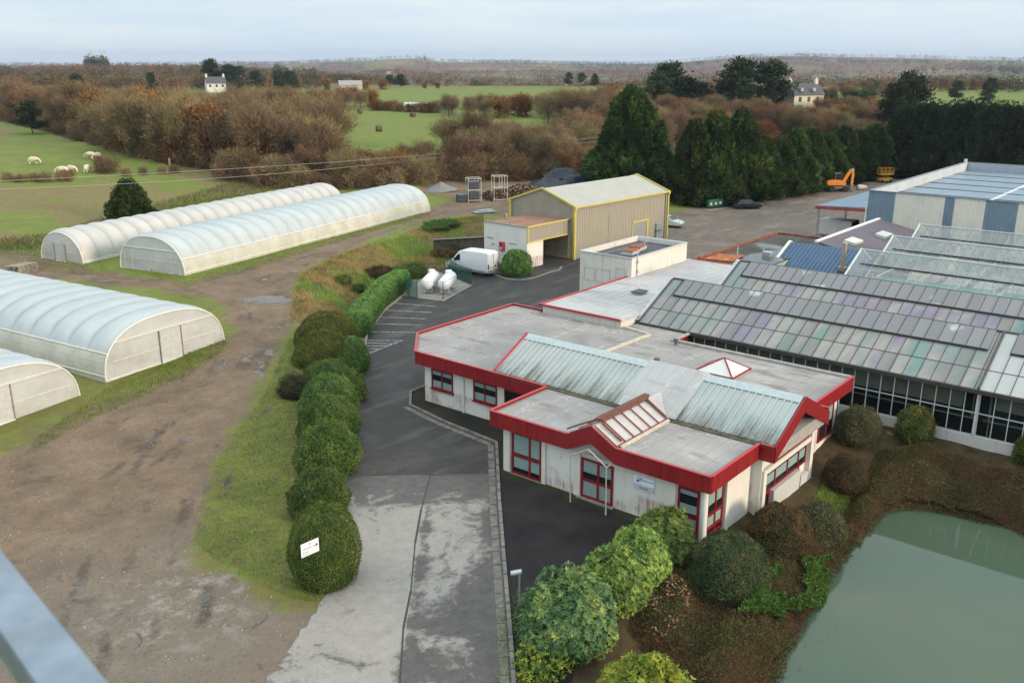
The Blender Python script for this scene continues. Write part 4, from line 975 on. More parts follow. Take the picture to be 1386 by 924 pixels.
mb = MB(); mb.box(-.19, -.05, .05, -.178, .2, .35); mb.build('window', mat('dark_pane', (.06, .02, .03), .3), fb); mb = MB(); mb.box(-.19, -.02, -.3, -.178, .16, -.1); mb.build('notice', mat('white_label', (.7, .65, .65), .5), fb)
rw = thing('retaining_wall', 'dark weathered concrete retaining wall between the grass bank and the white annex', 'wall', (77, 70, 0))
mb = MB(); a_, b2_ = Vector((75.8, 66.6, 0)), Vector((75.0, 73.6, 0))
mb.extr([(75.9, 66.5, -.2), (75.3, 73.8, -.2), (75.3, 73.8, 1.5), (75.9, 66.5, 2.6)], (.3, .02, 0)); mb.build('panel', mat('dark_retaining', (.10, .085, .07), .95, var=.5, scale=1.5, stretch=(3, 3, .4)), rw)
mb = MB(); mb.beam((75.9, 66.5, 2.63), (75.3, 73.8, 1.53), .42, .07); mb.build('capping', m_conc, rw)

# ---------------------------------------------------------------- greenhouses
k = NT('iridescent_double_pane'); k.set(.30, 0, .4); p = k.pos('World')
sx = k.n('ShaderNodeSeparateXYZ', {0: p}).outputs
yy = k.math('ADD', sx['Y'], k.math('MULTIPLY', sx['X'], .16))
cell = k.math('FLOOR', k.math('DIVIDE', sx['Y'], .787)); up_ = k.math('FLOOR', k.math('DIVIDE', k.math('SUBTRACT', sx['X'], 55.85), 3.4))
wn = k.n('ShaderNodeTexWhiteNoise', {'Vector': k.n('ShaderNodeCombineXYZ', {'X': cell, 'Y': up_}).outputs[0]}, noise_dimensions='2D').outputs
sweep = k.n('ShaderNodeTexNoise', {'Vector': k.n('ShaderNodeCombineXYZ', {'X': k.math('MULTIPLY', yy, .42), 'Y': k.math('MULTIPLY', sx['X'], .16), 'Z': k.math('MULTIPLY', wn['Value'], .55)}).outputs[0], 'Scale': 1.0, 'Detail': 3, 'Roughness': .5}).outputs['Fac']
irid = k.ramp(sweep, [(.28, (.16, .29, .27)), (.38, (.20, .37, .32)), (.45, (.34, .36, .32)), (.52, (.48, .44, .36)), (.58, (.36, .30, .36)), (.66, (.29, .23, .33)), (.76, (.24, .33, .33))])  # coloured sheen of the panes painted into the base colour as bands
sat = k.ramp(k.math('MULTIPLY', k.math('SUBTRACT', 34, sx['Y']), .045), [(.0, .42), (.55, .85)])
c = k.mix(sat, (.30, .31, .29), irid)
c = k.mix(k.math('MULTIPLY', k.ramp(wn['Value'], [(.80, 0.0), (.9, 1.0)]), .5), c, (.23, .21, .19))
c = k.mix(k.ramp(k.noise(p, 1.1, 5, .6), [(.4, .2), (.7, 0.0)]), c, (.17, .16, .15)); k.base(k.mix(1.0, c, (.72, .725, .76), 'MULTIPLY')); m_irid = k.m
k = NT('grey_vent_pane'); k.set(.3, 0, .5); p = k.pos('World'); sx = k.n('ShaderNodeSeparateXYZ', {0: p}).outputs
cell = k.math('FLOOR', k.math('DIVIDE', sx['Y'], .787)); wn = k.n('ShaderNodeTexWhiteNoise', {'W': cell}, noise_dimensions='1D').outputs['Value']
c = k.mix(wn, (.165, .163, .172), (.205, .202, .21)); c = k.mix(k.ramp(k.noise(p, .55, 3, .5), [(.66, 0.0), (.73, .8)]), c, (.48, .5, .52)); k.base(c); m_vent = k.m
m_bar = mat('maroon_glazing_bar', (.085, .07, .075), .6, var=.2); m_gut = mat('dark_gutter', (.055, .047, .043), .8, var=.3, scale=2)
m_postw = mat('white_aluminium', (.62, .64, .66), .4, .2, var=.05)
k = NT('white_film_pane'); k.set(.25, 0, .5); k.base((.40, .41, .40)); m_whitef = k.m
GA = thing('front_greenhouse', 'long greenhouse with iridescent pane roof and dark glazed front facing the pond', 'greenhouse', (59, 10, 0))
Y1 = -14.0; PW = .787
def roofline(x, gx=54.5): return 3.5 + (x - gx) * .5
def bay(root, gx, y1, y0, roofm, breaks=None):
    rx = gx + 4.5
    f = MB(); f.extr([(gx - .1, y0, 3.45), (rx, y0, 5.75), (rx, y0, 5.70), (gx - .1, y0, 3.40)], (0, y1 - y0, 0)); f.build('roof_panel', roofm, root)
    f = MB(); f.extr([(rx, y0, 5.75), (rx + 4.5, y0, 3.5), (rx + 4.5, y0, 3.45), (rx, y0, 5.70)], (0, y1 - y0, 0)); f.build('rear_roof_panel', roofm, root)
    b = MB(); n = int((y1 - y0) / PW)
    for i in range(n + 1):
        y = y1 - i * PW; b.beam((gx - .1, y, 3.475), (rx, y, 5.775), .035, .04)
    for x in (gx + 1.35,): b.box(x, y0, roofline(x, gx) + .002, x + .05, y1, roofline(x, gx) + .035)
    b.beam((gx - .1, y1 + .03, 3.5), (rx, y1 + .03, 5.8), .12, .12); b.build('glazing_bars', m_bar, root)
    g = MB(); g.box(gx - .28, y0, 3.22, gx - .08, y1 + .1, 3.44); g.build('gutter', m_gut, root)
    g = MB(); g.box(rx - .07, y0, 5.74, rx + .07, y1 + .05, 5.83); g.build('ridge_cap', m_bar, root)
    def vent(ya, yb):
        v = MB(); x0 = gx + 2.85
        v.extr([(x0, yb, roofline(x0, gx) + .09), (rx - .05, yb, 5.82), (rx - .05, yb, 5.78), (x0, yb, roofline(x0, gx) + .05)], (0, ya - yb, 0)); vo = v.build('roof_vent', m_vent, root)
        w = MB(); w.box(x0 - .10, yb, roofline(x0, gx) - .01, x0 + .0, ya, roofline(x0, gx) + .11)
        i = 0
        while ya - i * PW > yb:
            w.beam((x0, ya - i * PW, roofline(x0, gx) + .10), (rx - .05, ya - i * PW, 5.83), .03, .03); i += 1
        w.build('vent_frame', m_gut, vo)
    for ya, yb in (breaks or [(y1 - .6, y0)]): vent(ya, yb)
bay(GA, 54.5, 33.15, 10.95, m_irid, [(32.2, 11.3)])
bay(GA, 54.5, 10.85, Y1, m_whitef, [(10.1, Y1)])
GB = thing('second_greenhouse', 'second pane-roofed greenhouse bay behind the front one with a dark vent strip', 'greenhouse', (68, 10, 0))
bay(GB, 63.5, 32.2, 10.1, m_irid, [(31.3, 10.4)])
bay(GB, 63.5, 10.0, Y1, m_whitef, [(9.5, Y1)])
# grey end flashing of both bays
mb = MB(); mb.extr([(54.3, 33.2, 3.35), (59, 33.2, 5.8), (63.4, 33.2, 3.5), (63.4, 33.2, 2.9), (54.3, 33.2, 2.9)], (0, .06, 0)); mb.beam((54.4, 33.35, 3.52), (59, 33.35, 5.84), .32, .05); mb.build('end_wall', mat('pale_end_sheet', (.42, .45, .48), .45, .2, var=.1), GA)
mb = MB(); mb.extr([(63.4, 32.25, 3.35), (68, 32.25, 5.8), (72.4, 32.25, 3.5), (72.4, 32.25, 2.9), (63.4, 32.25, 2.9)], (0, .06, 0)); mb.beam((63.4, 32.4, 3.52), (68, 32.4, 5.84), .32, .05); mb.build('end_wall', MATS['pale_end_sheet'], GB)
# front wall of the first bay
k = NT('greenhouse_wall_glass'); k.set(.03, 0, .5); k.base((.02, .025, .025))
tr = k.n('ShaderNodeBsdfTransparent', {0: (.82, .86, .84, 1)}); ms = k.n('ShaderNodeMixShader', {0: .80}); k.l(k.b.outputs[0], ms.inputs[1]); k.l(tr.outputs[0], ms.inputs[2]); k.l(ms.outputs[0], k.o.inputs[0]); m_gwall = k.m
mb = MB(); mb.box(54.62, Y1, .6, 54.64, 33.1, 3.4); mb.build('wall_glass', m_gwall, GA)
mb = MB(); mb.box(54.5, Y1, -1.2, 54.78, 33.1, .6); mb.build('plinth', m_plinth, GA)
mb = MB(); mb.box(54.52, Y1, .6, 54.72, 33.1, .66); mb.box(54.56, Y1, 1.95, 54.62, 33.1, 2.0); mb.build('sill_rail', m_postw, GA)
for i in range(57):
    y = 32.78 - i * .787
    if y < Y1: break
    mb = MB(); mb.box(54.55, y - .021, .6, 54.66, y + .021, 3.4); mb.build('post', m_postw, GA)
mb = MB(); mb.box(54.52, 10.78, .6, 54.70, 10.92, 3.4); mb.build('post', m_postw, GA)
m_scr = mat('brown_shade_screen', (.46, .42, .35), .9, var=.15, scale=1.2)
mb = MB(); mb.box(54.95, 11.7, 2.02, 54.97, 33, 3.4); mb.box(54.95, Y1, 2.25, 54.97, 9.95, 3.4); mb.build('shade_screen', m_scr, GA)
mb = MB()
for z, x in ((1.38, 55.3), (1.62, 55.6)): mb.tube([(x, 11.0, z), (x, 33, z)], .05, 6); mb.tube([(x, 10.6, z), (x, Y1, z)], .05, 6)
mb.tube([(55.3, 11.2, 1.38), (55.3, 11.2, 3.2)], .05, 6); mb.tube([(55.3, 10.3, 1.38), (55.3, 10.3, 3.2)], .07, 6)
for i in range(14): mb.tube([(55.4, 32 - i * 3.1, 0), (55.4, 32 - i * 3.1, 1.62)], .04, 6)
mb.build('heating_pipe', mat('white_heating_pipe', (.5, .5, .48), .5), GA)
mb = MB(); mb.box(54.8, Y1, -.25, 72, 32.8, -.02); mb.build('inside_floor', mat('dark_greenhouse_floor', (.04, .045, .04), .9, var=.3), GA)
mb = MB()
for i in range(6): mb.box(57.0, 31 - i * 7.4, .7, 61.2, 31 - i * 7.4 - 6.6, .8)
mb.build('growing_bench', mat('bench_green', (.02, .07, .045), .8, var=.4, scale=2), GA)
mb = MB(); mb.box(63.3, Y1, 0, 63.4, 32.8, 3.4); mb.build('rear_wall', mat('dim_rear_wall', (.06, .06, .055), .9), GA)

# clear glass houses further back
k = NT('clear_greenhouse_glass'); k.set(.08, 0, .5); p = k.pos('World')
k.base(k.mix(k.ramp(k.noise(p, .8, 5, .6), [(.35, 0.0), (.7, 1.0)]), (.38, .40, .40), (.50, .52, .52)))
tr = k.n('ShaderNodeBsdfTransparent', {0: (.96, .97, .97, 1)}); ms = k.n('ShaderNodeMixShader', {0: .78}); k.l(k.b.outputs[0], ms.inputs[1]); k.l(tr.outputs[0], ms.inputs[2]); k.l(ms.outputs[0], k.o.inputs[0]); m_clear = k.m
m_truss = mat('white_truss', (.58, .60, .60), .5, var=.06); m_bar2 = mat('grey_glazing_bar', (.24, .25, .25), .6, var=.15)
def glass_house(rx, gxa, gxb, rz_, gz_, label, bench):
    g = thing('glass_house', label, 'greenhouse', (rx, 12, 0), group='clear glass houses behind the pane-roofed greenhouses'); y1 = 26.4; y0 = Y1
    for s, gx in ((1, gxa), (2, gxb)):
        f = MB(); f.extr([(gx, y0, gz_), (rx, y0, rz_), (rx, y0, rz_ - .02), (gx, y0, gz_ - .02)], (0, y1 - y0, 0)); f.build('roof_glass' if s == 1 else 'rear_roof_glass', m_clear, g)
    f = MB(); f.extr([(gxa, y1, gz_), (rx, y1, rz_), (gxb, y1, gz_), (gxb, y1, 2.5), (gxa, y1, 2.5)], (0, .02, 0)); f.build('end_glass', m_clear, g)
    b = MB(); i = 0
    while y1 - i * .8 > y0:
        y = y1 - i * .8; b.beam((gxa, y, gz_ + .02), (rx, y, rz_ + .02), .035, .04); b.beam((gxb, y, gz_ + .02), (rx, y, rz_ + .02), .035, .04); i += 1
    b.build('glazing_bars', m_bar2, g)
    b = MB(); vx = gxa + (rx - gxa) * .55; vz = gz_ + (rz_ - gz_) * .55
    b.box(vx - .05, y0, vz + .02, vx + .05, y1 - .6, vz + .10); b.box(gxa - .2, y0, gz_ - .16, gxa + .05, y1, gz_); b.build('vent_rail', m_gut, g)
    b = MB(); b.box(rx - .06, y0, rz_, rx + .06, y1, rz_ + .07); b.beam((gxa, y1 + .03, gz_ + .05), (rx, y1 + .03, rz_ + .06), .12, .12); b.beam((gxb, y1 + .03, gz_ + .05), (rx, y1 + .03, rz_ + .06), .12, .12); b.build('ridge_cap', m_truss, g)
    t = MB(); y = y1 - 1.6
    while y > y0:
        t.beam((gxa, y, gz_ - .1), (gxb, y, gz_ - .1), .10, .12); t.beam((gxa, y, gz_ - .05), (rx, y, rz_ - .1), .10, .10)
        for q in (.3, .5, .7): t.beam((gxa + (gxb - gxa) * q, y, gz_ - .1), (rx, y, rz_ - .2), .03, .03)
        t.beam((gxa, y, 0), (gxa, y, gz_), .08, .08); y -= 3.2
    t.beam((rx - 1.0, y0, gz_ + .55), (rx - 1.0, y1 - .4, gz_ + .55), .10, .05)
    t.build('roof_truss', m_truss, g)
    w = MB(); w.box(gxa, y0, -.1, gxb, y1, .02); w.build('inside_floor', mat('pale_greenhouse_floor', (.36, .37, .36), .9, var=.2), g)
    if bench == 'green':
        w = MB(); w.box(gxa + .3, 13.4, 2.85, gxb - .3, 25.9, 2.88); w.build('green_screen', mat('teal_screen', (.09, .42, .34), .7, var=.15, scale=.8), g)
        w = MB()
        for i in range(34): w.box(gxa + .3, 12.9 - i * .75, 2.85, gxb - .3, 12.9 - i * .75 - .42, 2.88)
    else:
        w = MB()
        for i in range(14): w.box(gxa + .4, 25.5 - i * 2.6, .9, gxb - .4, 25.5 - i * 2.6 - 2.0, .98)
    w.build('growing_bench', mat('pale_bench', (.60, .62, .62), .7, var=.25, scale=1.5), g)
glass_house(79.0, 74.9, 83.0, 5.75, 3.75, 'nearest clear glass house with a teal screen under its roof', 'green')
glass_house(87.2, 83.1, 91.2, 5.75, 3.75, 'middle clear glass house with pale benches under its roof', 'pale')
glass_house(95.1, 91.3, 99.0, 5.8, 3.8, 'farthest clear glass house up against the striped hangar', 'pale')

# ---------------------------------------------------------------- polytunnels
def film(name, c, c2, trans=.35):
    k = NT(name); k.set(.38, 0, .4); p = k.pos()
    col = k.mix(k.ramp(k.noise(p, .6, 6, .65, stretch=(1, .6, 1)), [(.40, 0.0), (.66, 1.0)]), c, c2)
    sm = k.n('ShaderNodeAttribute', attribute_name='seam').outputs['Fac']
    col = k.mix(k.math('MULTIPLY', sm, .30), col, (.36, .37, .38))       # the hoop shows through the film
    k.base(col); t = k.n('ShaderNodeBsdfTranslucent', {'Color': col}); ms = k.n('ShaderNodeMixShader', {0: trans}); k.l(k.b.outputs[0], ms.inputs[1]); k.l(t.outputs[0], ms.inputs[2]); k.l(ms.outputs[0], k.o.inputs[0]); return k.m
m_film = film('bluish_tunnel_film', (.66, .72, .75), (.58, .63, .65)); m_filmw = film('white_tunnel_film', (.74, .72, .70), (.64, .61, .58)); m_side = film('cream_side_film', (.70, .68, .61), (.54, .52, .43), .25); m_end = film('grubby_end_film', (.68, .68, .67), (.55, .54, .52), .35)
m_hoop = mat('white_tube', (.68, .65, .58), .5, var=.1); m_rope = mat('brown_strap', (.26, .21, .17), .9, var=.3)
def tunnel(label, loc, rz, w, h, L, pitch, bulge, fm, side_h, door, group='polytunnels on the upper yard', pw=2.25, bar=None):
    t = lthing('polytunnel', label, 'polytunnel', loc, rz, group)
    def sec(q, k=1.0):                                       # q 0..1 from the right side (-y) over the top
        a = math.pi * q; cy = -math.cos(a); sz = math.sin(a)
        return (w / 2 * k * math.copysign(abs(cy) ** (2 / pw), cy), h * k * abs(sz) ** (2 / pw))
    def q_at(z):
        lo, hi = 0, .5
        for _ in range(40):
            m = (lo + hi) / 2
            if sec(m)[1] < z: lo = m
            else: hi = m
        return lo
    qs = q_at(side_h); NQ = 26; nb = max(1, int(L / pitch)); pt = L / nb; NS = 7
    xs = [(i + j / NS) * pt for i in range(nb) for j in range(NS)] + [L]
    V = []; F = []
    for x in xs:
        fr = (x / pt) % 1.0; fr = 0 if x >= L - 1e-6 else fr
        kk = 1 + bulge * math.sqrt(abs(math.sin(math.pi * fr))) if bulge else 1
        for i in range(NQ + 1):
            q = qs + (1 - 2 * qs) * i / NQ; e = math.sin(math.pi * i / NQ); y, z = sec(q, 1 + (kk - 1) * min(1, e * 2.0))
            V.append((x, y, z))
    n = NQ + 1
    for i in range(len(xs) - 1):
        for j in range(NQ): F.append((i * n + j, (i + 1) * n + j, (i + 1) * n + j + 1, i * n + j + 1))
    me = np_mesh('roof_film', V, F, fm, smooth=True); seam = np.zeros(len(V), np.float32)
    for i in range(len(xs)):
        j = min(i % NS, NS - i % NS) if i < len(xs) - 1 else 0
        seam[i * n:(i + 1) * n] = (1.0, .35, 0, 0, 0)[min(j, 4)]
    sa = me.attributes.new('seam', 'FLOAT', 'POINT'); sa.data.foreach_set('value', seam)
    ev = np.zeros(len(me.edges) * 2, np.int32); me.edges.foreach_get('vertices', ev); ev = ev.reshape(-1, 2)
    sh = (ev[:, 0] // n == ev[:, 1] // n) & ((ev[:, 0] // n) % NS == 0)
    ea = me.attributes.get('sharp_edge') or me.attributes.new('sharp_edge', 'BOOLEAN', 'EDGE'); ea.data.foreach_set('value', sh)
    link('roof_film', me, t)
    for s in (0, 1):
        mb = MB(); m = 5
        for i in range(m):
            qa, qb = qs * i / m, qs * (i + 1) / m
            (ya, za), (yb, zb) = sec(qa), sec(qb)
            if i == 0: za = -.5
            if s: ya, yb = -ya, -yb
            mb.poly([(0, ya, za), (L, ya, za), (L, yb, zb), (0, yb, zb)])
        mb.build('side_film', m_side, t)
    mb = MB(); ys, zs = sec(qs)
    for sg in (1, -1):
        mb.tube([(0, ys * sg * 1.006, zs), (L, ys * sg * 1.006, zs)], .055, 6); mb.tube([(0, (w / 2 + .03) * sg, .28), (L, (w / 2 + .03) * sg, .28)], .045, 6)
    mb.build('film_roller', m_hoop, t)
    for xe in (0, L):
        arc = [sec(i / 30) for i in range(31)]
        hp = MB(); hp.tube([(xe, y, z) for y, z in arc], .055, 6); hp.build('end_hoop', m_hoop, t)
        inset = .02 if xe == 0 else -.02
        mb = MB(); mb.poly([(xe + inset, y * .995, z * .995) for y, z in [(-w / 2, -.5)] + arc + [(w / 2, -.5)]]); mb.build('end_film', m_end, t)
    db, dw, dh = door; fx = -.03
    mb = MB()
    if bar: mb.beam((fx, -w / 2 * .80, bar), (fx, w / 2 * .80, bar), .10, .05)
    mb.beam((fx, -w / 2, .02), (fx, w / 2, .02), .08, .07)
    for y in (-w * .3, w * .3, 0.0, -w * .42, w * .42): mb.beam((fx + .03, y, 0), (fx + .03, y, h * .5), .02, .02)
    mb.beam((fx, -w * .44, h * .33), (fx, w * .44, h * .33), .03, .04)
    mb.build('end_frame', m_hoop, t)
    mb = MB(); mb.box(fx - .02, db - dw / 2, .0, fx + .01, db + dw / 2, dh); d = mb.build('door', mat('grey_door_film', (.46, .47, .46), .6, var=.12), t)
    mb = MB()
    for y in (db - dw / 2, db + dw / 2): mb.beam((fx - .03, y, 0), (fx - .03, y, dh), .07, .09)
    mb.build('door_post', m_rope, d)
    mb = MB(); mb.box(fx - .12, db - dw / 2, -.05, fx + .02, db + dw / 2, .10); mb.build('door_sill', m_hoop, d)
    return t
def gp(u, v): x, y, z = on_ground(u, v); return Vector((x, y, z))
axis = Vector((.9755, .220, 0)); perp = Vector((-.220, .9755, 0)); RZT = math.atan2(axis.y, axis.x)
b0 = gp(250.5, 373); b1 = gp(582.5, 286.5); LB = (b1 - b0).dot(axis)
o = b0 + perp * 4.3; tunnel('longest polytunnel with blue tinted roof and a broad cream side strip along the track', (o.x, o.y, o.z - .05), RZT, 8.6, 3.45, LB, 1.95, .055, m_film, 1.55, (0, .01, .3), pw=2.3, bar=2.25)
a0 = gp(113, 357.5); o = a0 + perp * 3.1; fe = Vector((*at(458, 249.5, 4.7), 0)); LA = (fe - o).dot(axis)
tunnel('narrow white billowing polytunnel nearest the field with a small open end door', (o.x, o.y, o.z - .05), RZT, 6.2, 3.0, LA, 1.9, .11, m_filmw, .12, (.1, 1.6, 1.9), pw=2.15, bar=None)
c0 = gp(144, 518.5); c1 = gp(303.5, 460.5); ac = (c1 - c0); wc = ac.length; ac.normalize(); pc = Vector((-ac.y, ac.x, 0)); o = (c0 + c1) / 2
tunnel('wide polytunnel with a grey door in its cream end wall beside the track junction', (o.x, o.y, o.z - .03), math.atan2(pc.y, pc.x), wc, 3.5, 46, 2.1, .048, m_film, 1.75, (-.3, 1.85, 2.35), pw=2.5, bar=2.42)
d1 = gp(108, 535); o = d1 - ac * (wc / 2)
tunnel('wide polytunnel cut by the left edge with a grubby cream end wall', (o.x, o.y, o.z - .03), math.atan2(pc.y, pc.x), wc, 3.35, 40, 2.1, .048, m_film, 1.55, (.2, 1.8, 2.3), pw=2.5, bar=2.35)
# ================================================================== VEHICLES AND YARD THINGS
m_tyre = mat('tyre', (.018, .018, .019), .85, var=.2); m_rim = mat('steel_rim', (.35, .35, .36), .4, .6, var=.1)
m_vwin = mat('vehicle_window', (.015, .018, .02), .08, var=.1, spec=.6); m_lampr = mat('tail_lamp', (.42, .02, .02), .3); m_lampw = mat('headlamp', (.6, .6, .6), .15)
def wheel(parent, x, y, r=.33, w=.22):
    M = Matrix.Translation((x, y, r)) @ Matrix.Rotation(R(90), 4, 'X')
    mb = MB(); mb.lathe([(r * .62, -w / 2), (r * .95, -w / 2), (r, -w / 2 + .04), (r, w / 2 - .04), (r * .95, w / 2), (r * .62, w / 2)], 20, M); o = mb.build('wheel', m_tyre, parent, smooth=True)
    mb = MB(); mb.lathe([(.001, -w * .38), (r * .6, -w * .42), (r * .64, -w * .3), (r * .64, w * .3), (r * .6, w * .42), (.001, w * .38)], 16, M); mb.build('rim', m_rim, o, smooth=True)
def body(parent, prof, w, m, name='body', bev=.08, tumble=None):
    """side profile (x,z) swept to width w; tumble(z) narrows it upward"""
    bm = bmesh.new(); n = len(prof)
    A = [bm.verts.new((x, -w / 2 * (tumble(z) if tumble else 1), z)) for x, z in prof]; B = [bm.verts.new((x, w / 2 * (tumble(z) if tumble else 1), z)) for x, z in prof]
    bm.faces.new(A); bm.faces.new(B[::-1])
    for i in range(n): bm.faces.new((A[i], B[i], B[(i + 1) % n], A[(i + 1) % n]))
    bmesh.ops.recalc_face_normals(bm, faces=bm.faces)
    bmesh.ops.bevel(bm, geom=[e for e in bm.edges if e.calc_face_angle(0) > .5 or abs(e.verts[0].co.y - e.verts[1].co.y) < .3], offset=bev, segments=3, affect='EDGES', profile=.6, clamp_overlap=True)
    me = bpy.data.meshes.new(name); bm.to_mesh(me); bm.free(); me.materials.append(m)
    me.polygons.foreach_set('use_smooth', [True] * len(me.polygons))
    try: me.set_sharp_from_angle(angle=R(35))
    except Exception: pass
    return link(name, me, parent)
# white van: nose towards -x local... rear at x=0, nose at x=5.4
van = lthing('delivery_van', 'white high roofed panel van with a grey bumper parked beside the gas tanks', 'van')
m_vanw = mat('van_white_paint', (.66, .68, .69), .35, var=.03); m_bump = mat('grey_bumper', (.22, .23, .24), .6, var=.1)
tb = lambda z: 1 - .10 * max(0, (z - 1.1) / 1.3)
body(van, [(.05, .45), (0, 1.1), (.06, 2.38), (.35, 2.50), (3.3, 2.48), (3.75, 2.36), (4.55, 1.42), (5.25, 1.12), (5.38, .85), (5.36, .42), (4.9, .35), (.4, .35)], 2.0, m_vanw, bev=.10, tumble=tb)
for s in (-1, 1):
    mb = MB(); mb.extr([(3.55, s * .955, 1.36), (3.55, s * .90, 2.02), (3.80, s * .90, 2.02), (4.42, s * .955, 1.40)], (0, s * .03, 0)); mb.build('side_window', m_vwin, van)
    mb = MB(); mb.box(.3, s * .985, .42, 4.9, s * 1.01, .62); mb.build('side_trim', m_bump, van)
    mb = MB(); mb.obox((4.1, s * 1.12, 1.5), (.12, .2, .32)); mb.build('mirror', m_black, van)
    mb = MB(); mb.box(-.02, s * .80, .82, .06, s * .97, 1.32); mb.build('tail_lamp', m_lampr, van)
    mb = MB(); mb.box(5.22, s * .62, .84, 5.37, s * .92, 1.04); mb.build('headlamp', m_lampw, van)
    for x in (.95, 4.35): wheel(van, x, s * .84, .34, .22)
mb = MB(); mb.extr([(3.86, -.78, 2.27), (3.86, .78, 2.27), (4.55, .86, 1.47), (4.55, -.86, 1.47)], (.03, 0, .03)); mb.build('windscreen', m_vwin, van)
mb = MB(); mb.box(-.14, -.98, .40, .06, .98, .62); mb.box(-.12, -.95, .62, .04, .95, .68); mb.build('rear_bumper', m_bump, van)
mb = MB(); mb.box(-.015, -.012, .70, .03, .012, 2.3); mb.box(-.02, -.62, 1.38, .03, -.15, 1.39); mb.build('door_seam', m_bump, van)
mb = MB(); mb.box(-.03, .18, .92, .02, .62, 1.04); mb.build('number_plate', mat('yellow_plate', (.55, .45, .15), .5, var=.02), van)
mb = MB(); mb.box(-.05, -.35, .98, .02, -.2, 1.12); mb.build('door_handle', m_black, van)
mb = MB()
for i in range(4): mb.box(.5 + i * .75, -.8, 2.495, .53 + i * .75, .8, 2.52)
mb.build('roof_rib', m_vanw, van)
x0, y0 = at(672, 374); van.location = (x0 - .05, y0 + .35, 0.012); van.rotation_euler = (0, 0, R(96))

def car(name, label, c, loc, rz):
    t = lthing(name, label, 'car', loc, rz); m = mat(name + '_paint', c, .25, .1, var=.03, spec=.6)
    tb = lambda z: 1 if z < .85 else 1 - .34 * (z - .85) / .6
    body(t, [(0, .35), (.02, .8), (.12, .95), (.55, 1.38), (1.0, 1.46), (2.1, 1.43), (2.9, .98), (3.75, .82), (3.95, .6), (3.93, .3), (.1, .28)], 1.66, m, bev=.09, tumble=tb)
    for s in (-1, 1):
        mb = MB(); mb.extr([(.75, s * .80, .95), (.9, s * .63, 1.34), (2.05, s * .63, 1.34), (2.65, s * .79, .97)], (0, s * .02, 0)); mb.build('side_window', m_vwin, t)
        for x in (.7, 3.2): wheel(t, x, s * .72, .29, .19)
        mb = MB(); mb.box(3.72, s * .42, .62, 3.93, s * .75, .80); mb.build('headlamp', m_lampw, t)
        mb = MB(); mb.box(-.01, s * .58, .72, .1, s * .80, .92); mb.build('tail_lamp', m_lampr, t)
        mb = MB(); mb.obox((2.5, s * .9, 1.0), (.15, .18, .14)); mb.build('mirror', m, t)
    mb = MB(); mb.extr([(2.16, -.55, 1.40), (2.16, .55, 1.40), (2.88, .68, 1.02), (2.88, -.68, 1.02)], (.03, 0, .03)); mb.build('windscreen', m_vwin, t)
    mb = MB(); mb.extr([(.14, -.62, .98), (.14, .62, .98), (.54, .55, 1.36), (.54, -.55, 1.36)], (-.03, 0, .02)); mb.build('rear_window', m_vwin, t)
    mb = MB(); mb.box(3.88, -.75, .32, 3.99, .75, .5); mb.box(-.05, -.75, .32, .05, .75, .5); mb.build('bumper', m_bump, t)
    return t
px_, py_ = at(899, 309); car('white_hatchback', 'white hatchback car parked close behind the beige warehouse', (.62, .64, .64), (px_ + 1.6, py_ + 2.3, .012), R(-88))
px_, py_ = at(1001, 283); car('black_hatchback', 'black hatchback car parked at the foot of the conifer row beside the green bins', (.012, .016, .022), (px_ - .3, py_ + .6, .012), R(-42))
# covered cart left of the black car
ct = lthing('hand_cart', 'small dark two wheeled cart standing behind the black car under the conifers', 'cart', (*at(999, 283), .012), R(-30))
mb = MB(); mb.box(-.6, -.4, .35, .6, .4, .75); mb.build('tray', mat('dark_tray', (.03, .03, .03), .7), ct, bevel=.04); wheel(ct, 0, -.5, .3, .1); wheel(ct, 0, .5, .3, .1)
mb = MB(); mb.beam((.6, 0, .5), (1.2, 0, 1.0), .05, .05); mb.build('handle', m_black, ct)

# truck with grey tarpaulin
tk = lthing('tarpaulin_truck', 'small truck with a grey tarpaulin box and a pale cab beside the canopy', 'truck', (at(1113.5, 293.5, 2.85)[0] + .2, at(1113.5, 293.5, 2.85)[1] - .1, .012), R(-91))
mb = MB(); mb.box(0, -1.1, .85, 3.9, 1.1, 2.75); mb.build('tarpaulin_box', mat('grey_tarpaulin', (.60, .585, .56), .75, var=.1, scale=1, bump=.3), tk, bevel=.10)
mb = MB(); mb.box(-.02, -1.13, .72, 3.95, 1.13, .95); mb.box(-.1, -.45, .45, 5.6, .45, .72); mb.build('chassis', m_bump, tk)
mb = MB(); mb.box(3.9, -1.08, .9, 4.0, 1.08, 2.7); mb.build('headboard', m_black, tk)
tkw = mat('pale_cab_paint', (.52, .57, .60), .35, var=.04); body(tk, [(4.05, .5), (4.05, 2.1), (4.4, 2.25), (4.9, 2.15), (5.6, 1.4), (6.2, 1.15), (6.25, .5)], 1.95, tkw, 'cab', .1)
mb = MB(); mb.extr([(4.98, -.82, 2.08), (4.98, .82, 2.08), (5.6, .85, 1.45), (5.6, -.85, 1.45)], (.03, 0, .03)); mb.build('windscreen', m_vwin, tk)
for s in (-1, 1):
    mb = MB(); mb.box(4.4, s * .97, 1.4, 5.2, s * .99, 1.95); mb.build('side_window', m_vwin, tk)
    for x in (.9, 5.3): wheel(tk, x, s * .9, .37, .24)

